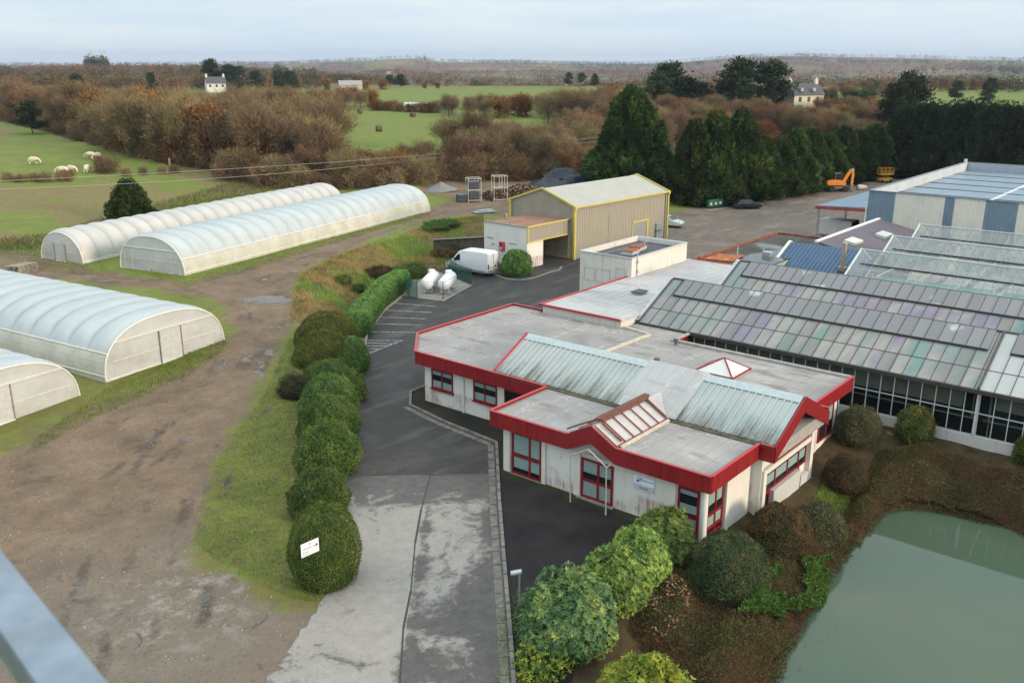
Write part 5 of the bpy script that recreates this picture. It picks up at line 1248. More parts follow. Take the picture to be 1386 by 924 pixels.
# wheeled excavator
ex = lthing('wheeled_excavator', 'orange wheeled excavator with its arm folded up beside the conifer row', 'excavator', (*at(1131.5, 259), .01), R(-48))
m_or = mat('orange_paint', (.62, .20, .02), .5, var=.12, scale=2); m_org = mat('dirty_grey_steel', (.16, .14, .12), .6, var=.2)
mb = MB(); mb.box(-1.5, -1.0, .55, 1.7, 1.0, .95); mb.build('undercarriage', m_org, ex, bevel=.06)
for x in (-1.1, 1.2):
    for s in (-1, 1): wheel(ex, x, s * 1.0, .5, .4)
mb = MB(); mb.extr([(-2.0, -1.15, 1.1), (-2.15, -1.15, 1.75), (-1.9, -1.15, 2.0), (.6, -1.15, 1.9), (1.2, -1.15, 1.5), (1.2, -1.15, 1.1)], (0, 2.3, 0)); mb.build('house', m_or, ex, bevel=.08)
mb = MB(); mb.box(-2.17, -.95, 1.35, -2.1, .5, 1.62); mb.build('rear_panel', mat('white_panel', (.6, .6, .58), .5), ex)
mb = MB(); mb.extr([(-.3, .2, 1.9), (-.2, .2, 2.95), (.7, .2, 2.95), (1.25, .2, 2.1), (1.25, .2, 1.3), (-.3, .2, 1.3)], (0, .95, 0)); cb = mb.build('cab', m_vwin, ex, bevel=.06)
mb = MB(); mb.box(-.3, .15, 2.93, .8, 1.2, 3.02)
for x, z in ((-.25, 1.9), (.75, 1.9)): mb.box(x - .05, .16, 1.8, x + .05, .24, 2.95); mb.box(x - .05, 1.1, 1.8, x + .05, 1.18, 2.95)
mb.build('cab_frame', m_org, cb)
mb = MB(); mb.beam((.9, -.45, 1.6), (1.75, -.45, 3.2), .36, .5); mb.beam((1.65, -.45, 3.1), (2.5, -.45, 3.62), .34, .42); mb.build('boom', m_or, ex, bevel=.04)
mb = MB(); mb.beam((2.42, -.45, 3.7), (2.35, -.45, 1.2), .30, .36); mb.build('arm', m_or, ex, bevel=.04)
mb = MB(); mb.tube([(1.2, -.2, 1.9), (1.9, -.2, 2.9)], .07, 8); mb.tube([(1.7, -.45, 3.55), (2.5, -.45, 3.85)], .07, 8); mb.tube([(2.65, -.45, 3.0), (2.55, -.45, 1.4)], .06, 8); mb.build('hydraulic_ram', m_galv, ex)
mb = MB(); mb.extr([(2.05, -.9, 1.2), (2.65, -.9, 1.2), (2.8, -.9, .5), (2.35, -.9, .15), (1.95, -.9, .5)], (0, .9, 0)); mb.build('bucket', m_org, ex, bevel=.05)

# scissor lift
sl = lthing('scissor_lift', 'yellow orange scissor lift with a raised railed platform at the end of the conifer row', 'lift', (*at(1197, 247), .01), R(-40))
m_lift = mat('amber_paint', (.62, .30, .03), .5, var=.12, scale=2)
mb = MB(); mb.box(-1.2, -.6, .3, 1.2, .6, .85); mb.build('base', m_lift, sl, bevel=.04)
for x in (-.85, .85):
    for s in (-1, 1): wheel(sl, x, s * .55, .3, .2)
mb = MB()
for s in (-.42, .42): mb.beam((-1.0, s, .9), (1.0, s, 1.4), .07, .12); mb.beam((1.0, s + .06, .9), (-1.0, s + .06, 1.4), .07, .12)
mb.build('scissor_arms', m_org, sl)
mb = MB(); mb.box(-1.3, -.65, 1.42, 1.3, .65, 1.58); mb.build('platform', m_lift, sl)
mb = MB()
for x in (-1.25, -.42, .42, 1.25):
    for s in (-.62, .62): mb.box(x - .035, s - .035, 1.58, x + .035, s + .035, 2.6)
for z in (2.05, 2.6):
    for s in (-.62, .62): mb.beam((-1.28, s, z), (1.28, s, z), .07, .07)
    for x in (-1.25, 1.25): mb.beam((x, -.62, z), (x, .62, z), .07, .07)
mb.box(-1.28, -.66, 1.58, 1.28, -.62, 1.8); mb.build('guard_rail', m_lift, sl)
# pale boulder-like bundle
x, y = at(1166, 257); bd = lthing('wrapped_bundle', 'pale plastic wrapped bundle lying on the yard between excavator and lift', 'bundle', (x, y, .01), R(-35))
mb = MB(); mb.lathe([(.001, -.95), (.35, -.9), (.48, -.5), (.42, .1), (.3, .7), (.12, 1.1), (.001, 1.15)], 12, Matrix.Translation((0, 0, .45)) @ Matrix.Rotation(R(90), 4, 'Y')); mb.build('wrap', mat('pale_wrap', (.42, .40, .33), .6, var=.25, scale=3, bump=.5), bd, smooth=True)

# green bins
def make_bin():
    b = lthing('wheelie_bin', 'x', 'bin', (0, 0, 0), 0, 'green wheelie bins under the conifers'); g = mat('bin_green', (.02, .12, .055), .5, var=.1)
    bm = MB(); bm.extr([(-.33, -.42, .22), (.33, -.42, .22), (.40, -.45, 1.16), (-.38, -.45, 1.16)], (0, .84, 0)); bm.build('body', g, b, bevel=.04)
    bm = MB(); bm.extr([(-.44, -.48, 1.17), (.46, -.48, 1.17), (.42, -.48, 1.24), (-.35, -.48, 1.32)], (0, .92, 0)); bm.build('lid', mat('bin_lid_green', (.018, .10, .05), .45, var=.1), b, bevel=.03)
    bm = MB(); bm.box(-.40, -.16, .55, -.345, .16, .9); bm.build('sticker', mat('white_sticker', (.7, .7, .68), .5), b)
    for x, y in ((-.25, -.33), (.25, -.33), (-.25, .33), (.25, .33)):
        bm = MB(); bm.lathe([(.001, -.03), (.1, -.03), (.1, .03), (.001, .03)], 10, Matrix.Translation((x, y, .1)) @ Matrix.Rotation(R(90), 4, 'X')); bm.build('wheel', m_black, b)
    return b
b0_ = make_bin(); lab = ['leftmost of the four green wheelie bins under the conifers', 'second from the left of the four green wheelie bins', 'third from the left of the four green wheelie bins', 'rightmost of the four green wheelie bins, nearest the black car']
for i, (u, v) in enumerate(((961, 283.2), (967.4, 282.4), (973.5, 281.4), (980, 280.2))):
    b = b0_ if i == 0 else copy_tree(b0_)
    x, y = at(u, v); b.location = (x + .3, y + .2, .06); b.rotation_euler = (0, 0, R(52)); b['label'] = lab[i]
x, y = at(958, 285); x2, y2 = at(986, 281); mb = MB(); mb.beam((x, y + .2, .03), (x2, y2 + .2, .03), 1.4, .05); tag(mb.build('bin_slab', m_conc), kind='structure')

# gas tanks on their slab behind green mesh
S0, S1, S2, S3 = at(600, 408.5), at(639, 387.2), at(620, 372), at(560, 394)
mb = MB(); mb.prism([S0, S1, (S1[0] + 2.2, S1[1] + 6.5), (S3[0] + 2, S3[1] + 4), at(548, 402)], -.05, .10); tag(mb.build('tank_slab', m_conc), kind='structure')
m_tank = mat('tank_white', (.70, .71, .72), .35, var=.04)
def make_tank():
    t = lthing('gas_tank', 'x', 'gas tank', (0, 0, 0), 0, 'white gas tanks'); r = .62; L = 1.45
    pr = [(.001, -L - .55)] + [(r * math.sin(a), -L - .55 * math.cos(a)) for a in (.3, .6, .9, 1.2, 1.57)] + [(r * math.sin(a), L - .55 * math.cos(a)) for a in (1.57, 1.95, 2.25, 2.55, 2.85)] + [(.001, L + .55)]
    mb = MB(); mb.lathe(pr, 28, Matrix.Translation((0, 0, 1.0)) @ Matrix.Rotation(R(90), 4, 'Y')); mb.build('tank_shell', m_tank, t, smooth=True)
    mb = MB(); mb.lathe([(.34, 1.52), (.34, 1.78), (.30, 1.86), (.001, 1.88)], 18, Matrix.Translation((.7, 0, 0))); mb.build('valve_hood', m_tank, t, smooth=True)
    for x in (-1.1, 1.1):
        mb = MB()
        for s in (-.38, .38): mb.beam((x, s, .1), (x, s, .6), .10, .05)
        mb.beam((x, -.45, .13), (x, .45, .13), .12, .06); mb.build('leg', m_tank, t)
    return t
t0 = make_tank()
tx = Vector((*at(606, 397), 0)); ta = Vector((*at(642, 384), 0)); 
for i, (u, v, lb) in enumerate(((606, 394, 'nearer of the two white gas tanks, in front of the van'), (583, 393, 'white gas tank behind the nearer one, beside the hedge'))):
    t = t0 if i == 0 else copy_tree(t0); t['label'] = lb; x, y = at(u, v, .1); t.location = (x + .1, y + .1, .10); t.rotation_euler = (0, 0, R(32))
k = NT('green_mesh'); k.set(.6, 0, .2); k.base((.02, .09, .07)); tr = k.n('ShaderNodeBsdfTransparent'); ms = k.n('ShaderNodeMixShader', {0: .58}); k.l(k.b.outputs[0], ms.inputs[1]); k.l(tr.outputs[0], ms.inputs[2]); k.l(ms.outputs[0], k.o.inputs[0]); m_mesh = k.m
m_gpost = mat('dark_green_post', (.015, .06, .045), .5, var=.1)
fn = thing('mesh_fence', 'dark green wire mesh fence round the two white gas tanks', 'fence', (*at(600, 406), 0))
FP = [at(565, 404), at(600, 406), at(638, 386.5), (at(638, 386.5)[0] + 1.0, at(638, 386.5)[1] + 3.0), (at(606, 368)[0], at(606, 368)[1])]
for p in FP:
    mb = MB(); mb.tube([(p[0], p[1], 0), (p[0], p[1], 1.75)], .035, 6); mb.build('post', m_gpost, fn)
for i, (p, q) in enumerate(zip(FP[:-1], FP[1:])):
    mb = MB(); mb.beam((p[0], p[1], .9), (q[0], q[1], .9), .008, 1.5)
    if i in (2, 3): mb.build('mesh_panel', m_mesh, fn)
    mb = MB(); mb.beam((p[0], p[1], 1.65), (q[0], q[1], 1.65), .012, .02); mb.beam((p[0], p[1], .2), (q[0], q[1], .2), .012, .02)
    mb.build('straining_wire', m_gpost, fn)
p = at(555, 404); q = at(548, 396); mb = MB(); mb.beam((p[0], p[1], .8), (q[0], q[1], .8), .03, 1.7); mb.build('mesh_panel', m_mesh, fn)
p = at(565, 404); r_ = at(549, 404); mb = MB(); mb.beam((p[0], p[1], .8), (r_[0], r_[1], .8), .03, 1.7); mb.build('mesh_panel', m_mesh, fn)
mb = MB()
for i in range(2): mb.beam((FP[i + 1][0] - .5, FP[i + 1][1] - .4, .1), (FP[i + 1][0], FP[i + 1][1], 1.6), .03, .03)
mb.build('brace', m_gpost, fn)
eq = thing('warning_post', 'short dark post with a small white notice between tanks and van', 'post', (*at(609, 369), 0)); x, y = at(609, 369)
mb = MB(); mb.tube([(x, y, 0), (x, y, 1.5)], .05, 6); mb.build('stake', m_gpost, eq); mb = MB(); mb.obox((x - .08, y - .05, 1.1), (.02, .28, .45), rz=.6); mb.build('notice', mat('white_notice', (.75, .76, .76), .5), eq)

# IBC containers stacked by the warehouse corner
m_ibc = mat('cloudy_plastic', (.30, .36, .37), .4, var=.15); 
def make_ibc():
    t = lthing('liquid_container', 'x', 'container', (0, 0, 0), 0, 'caged liquid containers at the warehouse corner')
    mb = MB(); mb.box(-.52, -.45, .16, .52, .45, 1.05); mb.build('bottle', m_ibc, t, bevel=.08)
    mb = MB()
    for z in (.3, .6, .95):
        for s in (-.5, .5): mb.beam((-.58, s, z), (.58, s, z), .03, .03)
        for s in (-.58, .58): mb.beam((s, -.5, z), (s, .5, z), .03, .03)
    for x in (-.58, -.2, .2, .58):
        for s in (-.5, .5): mb.box(x - .015, s - .015, .14, x + .015, s + .015, 1.08)
    mb.build('cage', m_galv, t)
    mb = MB(); mb.box(-.6, -.5, .0, .6, .5, .14); mb.build('pallet_base', mat('blue_grey_pallet', (.12, .18, .20), .7), t); return t
i0 = make_ibc(); x, y = at(894, 325)
for i, (dx, dy, z, lb) in enumerate(((-.2, .6, .012, 'lower caged container at the warehouse corner, beneath another'), (-.2, .6, 1.10, 'upper caged container, stacked at the warehouse corner'))):
    t = i0 if i == 0 else copy_tree(i0); t['label'] = lb; t.location = (x + dx, y + dy, z); t.rotation_euler = (0, 0, R(-3))

# lamp by the drive
x, y = at(703, 838); lp = thing('path_lamp', 'short grey post lamp with a small angled head by the forecourt kerb', 'lamp', (x, y, 0))
mb = MB(); mb.tube([(x, y, 0), (x, y, 2.12)], .04, 8); mb.build('post', m_galv, lp)
mb = MB(); mb.beam((x + .06, y - .06, 2.14), (x - .22, y + .26, 2.06), .22, .10); hd = mb.build('lamp_head', mat('pale_lamp_head', (.45, .47, .48), .4, .2), lp, bevel=.02)
mb = MB(); mb.beam((x - .10, y + .14, 2.05), (x - .22, y + .26, 2.03), .16, .04); mb.build('diffuser', mat('amber_diffuser', (.50, .36, .26), .3), hd)

# direction sign on the trimmed bush
SGN = lthing('direction_sign', 'white direction sign with lettering and a right arrow in front of the clipped bush', 'sign')
SZ_ = 2.6; ctr = Vector((*at(419.5, 741, SZ_), SZ_)); d_ = Vector((*at(433, 735, SZ_), 0)) - Vector((*at(406, 747, SZ_), 0)); 
SGN.location = (ctr.x, ctr.y, SZ_ - 1.46); SGN.rotation_euler = (0, 0, math.atan2(d_.y, d_.x))
mb = MB(); mb.box(-.42, -.012, 1.17, .42, .012, 1.75); mb.build('board', mat('white_sign', (.78, .80, .83)), SGN, bevel=.008)
MXs = Matrix(((1, 0, 0, 0), (0, 0, -1, 0), (0, 1, 0, 0), (0, 0, 0, 1)))
text('Laboratoire', .095, Matrix.Translation((-.36, -.016, 1.47)) @ MXs, m_ink, SGN)
text('Bureaux', .085, Matrix.Translation((-.36, -.016, 1.33)) @ MXs, m_ink, SGN); text('Livraisons', .085, Matrix.Translation((-.36, -.016, 1.22)) @ MXs, m_ink, SGN)
mb = MB(); mb.box(.14, -.017, 1.48, .34, -.013, 1.51); mb.extr([(.30, -.017, 1.42), (.38, -.017, 1.495), (.30, -.017, 1.57), (.27, -.017, 1.545), (.32, -.017, 1.495), (.27, -.017, 1.445)], (0, .004, 0)); mb.build('arrow', m_ink, SGN)
mb = MB(); mb.obox((-.02, -.015, 1.66), (.05, .006, .06), ry=.5); mb.box(.0, -.017, 1.63, .10, -.013, 1.645); mb.build('emblem', m_blue, SGN)
mb = MB()
for s in (-.3, .3): mb.tube([(s * .6 + .95, .85, -1.1), (s * .6 + .95, .85, 1.40), (s, .02, 1.40)], .022, 6)
mb.build('post', m_galv, SGN)

# stillage racks, log pile, tarpaulin heap, gravel heap, pallets
m_rack = mat('white_rack', (.45, .45, .42), .6, var=.15); m_crate = mat('dark_crate', (.035, .04, .05), .6, var=.3)
def rack(loc, rz, w, d, h, tiers, label, full):
    t = lthing('storage_rack', label, 'rack', loc, rz)
    mb = MB()
    for x in (-w / 2, w / 2):
        for y in (-d / 2, d / 2): mb.box(x - .035, y - .035, -.1, x + .035, y + .035, h)
    for z in tiers:
        for y in (-d / 2, d / 2): mb.beam((-w / 2, y, z), (w / 2, y, z), .08, .08)
        for x in (-w / 2, w / 2): mb.beam((x, -d / 2, z), (x, d / 2, z), .08, .08)
    if not full:
        for x in (-.25, .15): mb.box(x, -d / 2 - .03, tiers[1], x + .07, -d / 2 + .04, h)
    mb.build('frame', m_rack, t); return t
rx, ry, rz_ = on_ground(641, 272.5); RR = R(-35)
rack((rx, ry, rz_), RR, 1.9, 1.7, 3.4, (.25, 1.75, 3.38), 'tall white rack holding dark crates beside the log pile', True)
def make_crate():
    c = lthing('plastic_crate', 'x', 'crate', (0, 0, 0), 0, 'dark crates on and beside the white rack'); mb = MB(); mb.box(-.72, -.66, 0, .72, .66, 1.1); mb.build('tub', m_crate, c, bevel=.05)
    mb = MB()
    for z in (.35, .75): mb.box(-.74, -.68, z, .74, .68, z + .06)
    mb.box(-.76, -.7, 1.04, .76, .7, 1.12); mb.build('rim', mat('slate_rim', (.10, .12, .15), .6), c); return c
cr = make_crate()
for i, (dx, z, lb) in enumerate(((0, .3, 'dark crate on the lower tier of the white rack'), (0, 1.82, 'dark crate on the upper tier of the white rack'), (-1.75, 0.0, 'dark crate on the ground left of the white rack'))):
    c = cr if i == 0 else copy_tree(cr); c['label'] = lb; c.location = (rx + dx * math.cos(RR), ry + dx * math.sin(RR), rz_ + z); c.rotation_euler = (0, 0, RR)
x, y, z = on_ground(676, 271); rack((x, y, z), RR, 2.0, 1.5, 3.6, (.2, 1.9, 3.58), 'empty white tubular rack standing before the log pile', False)
def log_pile():
    g = np.random.default_rng(3); x, y, z = on_ground(704, 268); n = 420
    t = lthing('log_pile', 'long heap of split brown firewood logs behind the beige warehouse', 'log pile', (x, y, z), R(-32))
    mb = MB(); rn = []
    for i in range(n):
        px = g.uniform(-5.6, 5.6); py = g.normal(0, .9); h = max(0, (2.1 - .28 * abs(px) * .6) * (1 - (py / 2.2) ** 2)) * g.uniform(.1, 1)
        a = g.uniform(0, 3.14); e = g.normal(0, .35); L = g.uniform(.4, .75); d = Vector((math.cos(a) * math.cos(e), math.sin(a) * math.cos(e), math.sin(e))) * L / 2; c = Vector((px, py, h))
        nf = len(mb.f); mb.tube([c - d, c + d], g.uniform(.07, .14), 5); v = g.uniform(0, .7); rn += [v] * 5 + [g.uniform(.7, 1)] * 2
    me = bpy.data.meshes.new('logs'); me.from_pydata(mb.v, [], mb.f); me.materials.append(leaf_mat('split_wood', [(0, (.05, .033, .022)), (.6, (.13, .085, .055)), (1, (.34, .24, .15))], .9, .1, 0, 0))
    a_ = me.attributes.new('rnd', 'FLOAT', 'FACE'); a_.data.foreach_set('value', rn); link('logs', me, t)
log_pile()
def heap(name, label, cat, u, v, rx, ry, h, m, rz, rough=.25, part='heap', seed=1, peak=1.2):
    x, y, z = on_ground(u, v); t = lthing(name, label, cat, (x, y, z - .05), rz); N, K = 40, 16; V = []; F = []
    for j in range(K + 1):
        q = j / K
        for i in range(N):
            a = 2 * math.pi * i / N; X = rx * q * math.cos(a); Y = ry * q * math.sin(a)
            nz = float(fbm(np.array([X * .9 + 50]), np.array([Y * .9 + 50]), seed)[0] - .5)
            V.append((X * (1 + nz * .3), Y * (1 + nz * .3), max(-.1, h * (1 - q ** peak) * (1 + nz * rough * 3) + nz * rough * (q < .95))))
    for j in range(K):
        for i in range(N): F.append((j * N + i, j * N + (i + 1) % N, (j + 1) * N + (i + 1) % N, (j + 1) * N + i))
    link(part, np_mesh(part, V, F, m, smooth=True), t); return t
hp = heap('covered_heap', 'big heap under a dark blue black plastic sheet behind the warehouse', 'heap', 764, 250, 6.6, 4.0, 2.7, mat('dark_blue_sheet', (.022, .03, .048), .5, var=.4, scale=1.2, bump=1.0, spec=.3), R(-35), .22, 'plastic_sheet', 5)
mb = MB()
for i in range(9):
    a = random.uniform(0, 6.28); mb.lathe([(.16, -.08), (.32, -.1), (.32, .1), (.16, .08)], 12, Matrix.Translation((math.cos(a) * random.uniform(2, 4.5), math.sin(a) * random.uniform(1.2, 2.6), 1.0 + random.uniform(0, .3))) @ Matrix.Rotation(random.uniform(-.4, .4), 4, 'X'))
mb.build('weighting_tyre', m_tyre, hp)
heap('gravel_heap', 'small grey gravel heap beyond the far end of the polytunnels', 'heap', 597, 257, 3.0, 2.2, 1.15, mat('grey_gravel', (.20, .195, .20), .95, var=.3, scale=6, bump=.8), 0, .12, 'gravel', 9, 1.0)
heap('crushed_stone_patch', 'flat grey patch of crushed stone on the bend of the earth track', 'stone patch', 358, 403, 1.6, 2.6, .10, mat('crushed_stone', (.19, .185, .18), .95, var=.35, scale=7, bump=.8), R(20), .15, 'stones', 12, 1.5)
ps = lthing('pallet_stack', 'small stack of weathered wooden boards near the narrow polytunnel', 'pallet stack', on_ground(30, 369), R(15)); m_plk = mat('grey_wood', (.30, .27, .21), .9, var=.3, scale=4)
for i in range(5):
    mb = MB()
    for j in range(5): mb.obox((-.9 + j * .45 + random.uniform(-.05, .05), 0, .12 + i * .17), (.34, 2.0 - .15 * i, .05), rz=random.uniform(-.05, .05) + .08 * i)
    for yy in (-.8, 0, .8): mb.obox((0, yy * (1 - .08 * i), .05 + i * .17), (2.1, .1, .09), rz=.08 * i)
    mb.build('board_layer', m_plk, ps)
fl = lthing('flattened_sheeting', 'folded pale grey plastic sheeting lying flat behind the annex', 'sheeting', on_ground(655, 288), R(-20))
mb = MB(); mb.obox((0, 0, .15), (3.2, 1.4, .14)); mb.obox((.4, .5, .22), (2.6, 1.1, .2), rz=.2); mb.build('fold', mat('pale_sheet', (.24, .27, .28), .5, var=.2, scale=2, bump=.5), fl, bevel=.06)

# handrail of the tower platform the picture is taken from
rl = thing('handrail', 'galvanised steel handrail of the viewing platform crossing the lower left corner', 'handrail', (0, 0, 20.4))
E1, E2, E3, E4 = (Vector((*at(u, v, 20.40), 20.40)) for u, v in ((0, 738), (152, 924), (0, 852), (42, 924)))
dr = (E2 - E1).normalized(); m_ = ((E1 + E2) / 2 + (E3 + E4) / 2) / 2; wd_ = abs((E3 - E1).cross(dr).z)
p_, q_ = m_ - dr * 2.2, m_ + dr * 1.4
k = NT('dull_galvanised'); k.set(.5, .35, .5); pp = k.pos(); k.base(k.mix(k.ramp(k.noise(pp, 14, 5, .6), [(.4, 0.0), (.65, 1.0)]), (.19, .23, .28), (.25, .30, .37)))
mb = MB(); mb.beam(p_ + Vector((0, 0, -.025)), q_ + Vector((0, 0, -.025)), wd_, .05); mb.build('top_rail', k.m, rl, bevel=.006)
mb = MB(); mb.beam(p_ + Vector((0, 0, -.5)), q_ + Vector((0, 0, -.5)), .04, .04); mb.build('knee_rail', k.m, rl)
for t_ in (0.02, .98):
    s_ = p_.lerp(q_, t_); mb = MB(); mb.box(s_.x - .025, s_.y - .025, 19.2, s_.x + .025, s_.y + .025, 20.34); mb.build('post', k.m, rl)
# ================================================================== PLANTS
def unit(v): return v / (np.linalg.norm(v, axis=-1, keepdims=True) + 1e-9)
def leaf_quads(P, D, N, L, Wd):
    """rhombic leaves: base P, direction D, face normal N, length L, width Wd (arrays)"""
    S = unit(np.cross(D, N)); L = L[:, None]; Wd = Wd[:, None]
    V = np.stack([P, P + D * L * .45 + S * Wd / 2, P + D * L, P + D * L * .45 - S * Wd / 2], 1)
    n = len(P); return V.reshape(-1, 3), np.arange(4 * n).reshape(n, 4)
def join(*parts):
    V = []; F = []; Rn = []; o = 0
    for v, f, r in parts: V.append(v); F.append(f + o); Rn.append(r); o += len(v)
    return np.vstack(V), np.vstack(F), np.concatenate(Rn)
def rand_unit(g, n): return unit(g.normal(size=(n, 3)))
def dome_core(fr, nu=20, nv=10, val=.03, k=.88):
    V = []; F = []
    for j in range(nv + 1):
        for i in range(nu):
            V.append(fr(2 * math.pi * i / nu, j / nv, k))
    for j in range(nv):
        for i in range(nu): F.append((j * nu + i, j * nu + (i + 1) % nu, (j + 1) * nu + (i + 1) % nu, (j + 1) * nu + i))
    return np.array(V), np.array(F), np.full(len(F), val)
def bush_mesh(name, g, rx, ry, h, n, leaf, width, m, rosette=0, lump=.10, lfreq=2.0, boxy=2.2, seed=0, jitter=.5, skirt=.12, bands=None, core=.88):
    """rounded bush standing on z=0"""
    off = g.uniform(0, 50, 2)
    def surf(a, q, k=1.0):                     # q 0 base .. 1 top
        a = np.asarray(a, float); q = np.asarray(q, float)
        ph = q * math.pi / 2; c = np.abs(np.cos(ph)) ** (2 / boxy); s = np.abs(np.sin(ph)) ** (2 / boxy)
        lm = 1 + lump * 2.6 * (fbm(a * lfreq + off[0], q * 3 * lfreq + off[1] + 3 * np.cos(a), seed) - .5) + .05 * (fbm(a * 7 + off[1], q * 9 + off[0], seed + 3) - .5)
        c = c * np.minimum(1, .80 + q * 1.3) if skirt else c
        return np.stack([rx * k * c * np.cos(a) * lm, ry * k * c * np.sin(a) * lm, h * k * s * lm], -1)
    nn = n if not rosette else n
    a = g.uniform(0, 2 * np.pi, nn); q = np.arcsin(g.uniform(0.0, 1, nn)) / (np.pi / 2)
    P = surf(a, q); e = 1e-2
    N = unit(np.cross(surf(a + e, q) - P, surf(a, np.minimum(q + e, .999)) - P))
    N = np.where((np.sum(N * (P - np.array([0, 0, h * .3])), -1) < 0)[:, None], -N, N)
    patch = fbm(a * 3 + off[1], q * 6, seed + 7)
    P = P - N * (g.random(nn) ** 2 * leaf * 1.6)[:, None]
    P = P + N * ((g.random(nn) < .10) * g.random(nn) * (.9 if rosette else 1.5) * leaf)[:, None]
    if rosette:
        k = rosette; Nn = unit(N + .35 * rand_unit(g, nn) + np.array([0, 0, .25])); T = unit(np.cross(Nn, rand_unit(g, nn))); B = np.cross(Nn, T)
        Pv, Dv, Nv, r = [], [], [], []
        base = .5 * g.random(nn) + .5 * np.clip((patch - .3) * 2.5, 0, 1)
        for j in range(k):
            t = 2 * np.pi * j / k + g.uniform(-.3, .3, nn); tilt = g.uniform(.15, .75, nn)
            D = unit((T * np.cos(t)[:, None] + B * np.sin(t)[:, None]) + Nn * tilt[:, None])
            Pv.append(P); Dv.append(D); Nv.append(unit(Nn - D * np.sum(Nn * D, -1)[:, None])); r.append(np.clip(base + g.normal(0, .10, nn), 0, 1))
        P, D, N2, rn = np.vstack(Pv), np.vstack(Dv), np.vstack(Nv), np.concatenate(r)
    else:
        D = unit(rand_unit(g, nn) + N * .55 + np.array([0, 0, .2])); N2 = unit(N + jitter * rand_unit(g, nn)); N2 = unit(N2 - D * np.sum(N2 * D, -1)[:, None])
        rn = np.clip(.55 * g.random(nn) + .45 * np.clip((patch - .28) * 2.2, 0, 1), 0, 1)
    sz = g.uniform(.7, 1.25, len(P))
    lv = leaf_quads(P, D, N2, leaf * sz, width * sz)
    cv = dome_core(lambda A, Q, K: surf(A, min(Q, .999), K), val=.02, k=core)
    return np_mesh(name, *join((*lv, rn), cv)[:2], m, rnd=join((*lv, rn), cv)[2])

G_rhodo = leaf_mat('rhododendron_leaf', [(0, (0.042, 0.074, 0.022)), (.35, (0.104, 0.175, 0.045)), (.7, (0.209, 0.289, 0.064)), (1, (0.380, 0.403, 0.080))], .42, .4)
G_rhodb = leaf_mat('bluish_rhododendron_leaf', [(0, (0.038, 0.067, 0.026)), (.4, (0.085, 0.149, 0.058)), (.75, (0.152, 0.219, 0.088)), (1, (0.361, 0.367, 0.080))], .42, .4)
G_lime = leaf_mat('yellow_green_leaf', [(0, (0.051, 0.084, 0.017)), (.35, (0.174, 0.231, 0.036)), (.7, (0.290, 0.322, 0.042)), (1, (0.464, 0.392, 0.048))], .42, .4)
G_box = leaf_mat('clipped_dark_leaf', [(0, (0.024, 0.040, 0.012)), (.5, (0.076, 0.112, 0.024)), (.85, (0.145, 0.165, 0.039)), (1, (0.221, 0.198, 0.053))], .5, .3)
G_hedge = leaf_mat('hedge_leaf', [(0, (0.027, 0.049, 0.015)), (.5, (0.082, 0.140, 0.033)), (.85, (0.145, 0.214, 0.051)), (1, (0.238, 0.264, 0.075))], .5, .3)
G_laurel = leaf_mat('laurel_leaf', [(0, (0.034, 0.066, 0.018)), (.5, (0.102, 0.190, 0.045)), (.85, (0.170, 0.281, 0.068)), (1, (0.272, 0.330, 0.090))], .4, .4)
G_olive = leaf_mat('olive_clipped_leaf', [(0, (0.024, 0.033, 0.011)), (.5, (0.085, 0.102, 0.021)), (.85, (0.145, 0.148, 0.033)), (1, (0.204, 0.181, 0.045))], .55, .25)
G_coto = leaf_mat('dark_green_russet_leaf', [(0, (0.021, 0.032, 0.015)), (.5, (0.060, 0.084, 0.036)), (.85, (0.105, 0.116, 0.049)), (.95, (0.195, 0.109, 0.042)), (1, (0.285, 0.116, 0.042))], .5, .3)
G_russ = leaf_mat('russet_leaf', [(0, (0.027, 0.023, 0.013)), (.4, (0.075, 0.072, 0.031)), (.7, (0.150, 0.087, 0.042)), (1, (0.300, 0.131, 0.049))], .55, .25)
G_grey = leaf_mat('grey_olive_leaf', [(0, (0.033, 0.035, 0.021)), (.5, (0.098, 0.099, 0.050)), (.85, (0.165, 0.152, 0.077)), (1, (0.225, 0.181, 0.091))], .6, .2)
G_brown = leaf_mat('brown_cover_leaf', [(0, (0.030, 0.019, 0.011)), (.4, (0.090, 0.055, 0.028)), (.7, (0.158, 0.090, 0.042)), (.9, (0.128, 0.123, 0.042)), (1, (0.255, 0.123, 0.063))], .7, .15)
G_phot = leaf_mat('red_tipped_leaf', [(0, (0.024, 0.035, 0.013)), (.45, (0.075, 0.109, 0.028)), (.75, (0.150, 0.160, 0.042)), (1, (0.510, 0.160, 0.056))], .45, .35)

def bush(name, label, cat, u, v, rx, ry, h, n, leaf, width, m, group=None, rz=0.0, z=None, xy=None, **kw):
    x, y = xy if xy else at(u, v, 0.0); z = gz(x, y) if z is None else z
    g = np.random.default_rng(int(abs(x * 131 + y * 17)) + 5)
    me = bush_mesh(name, g, rx, ry, h, n, leaf, width, m, seed=int(x * 7) % 97, **kw)
    o = link(name, me, loc=(x, y, z - .05)); o.rotation_euler = (0, 0, rz)
    return tag(o, label, cat, group)
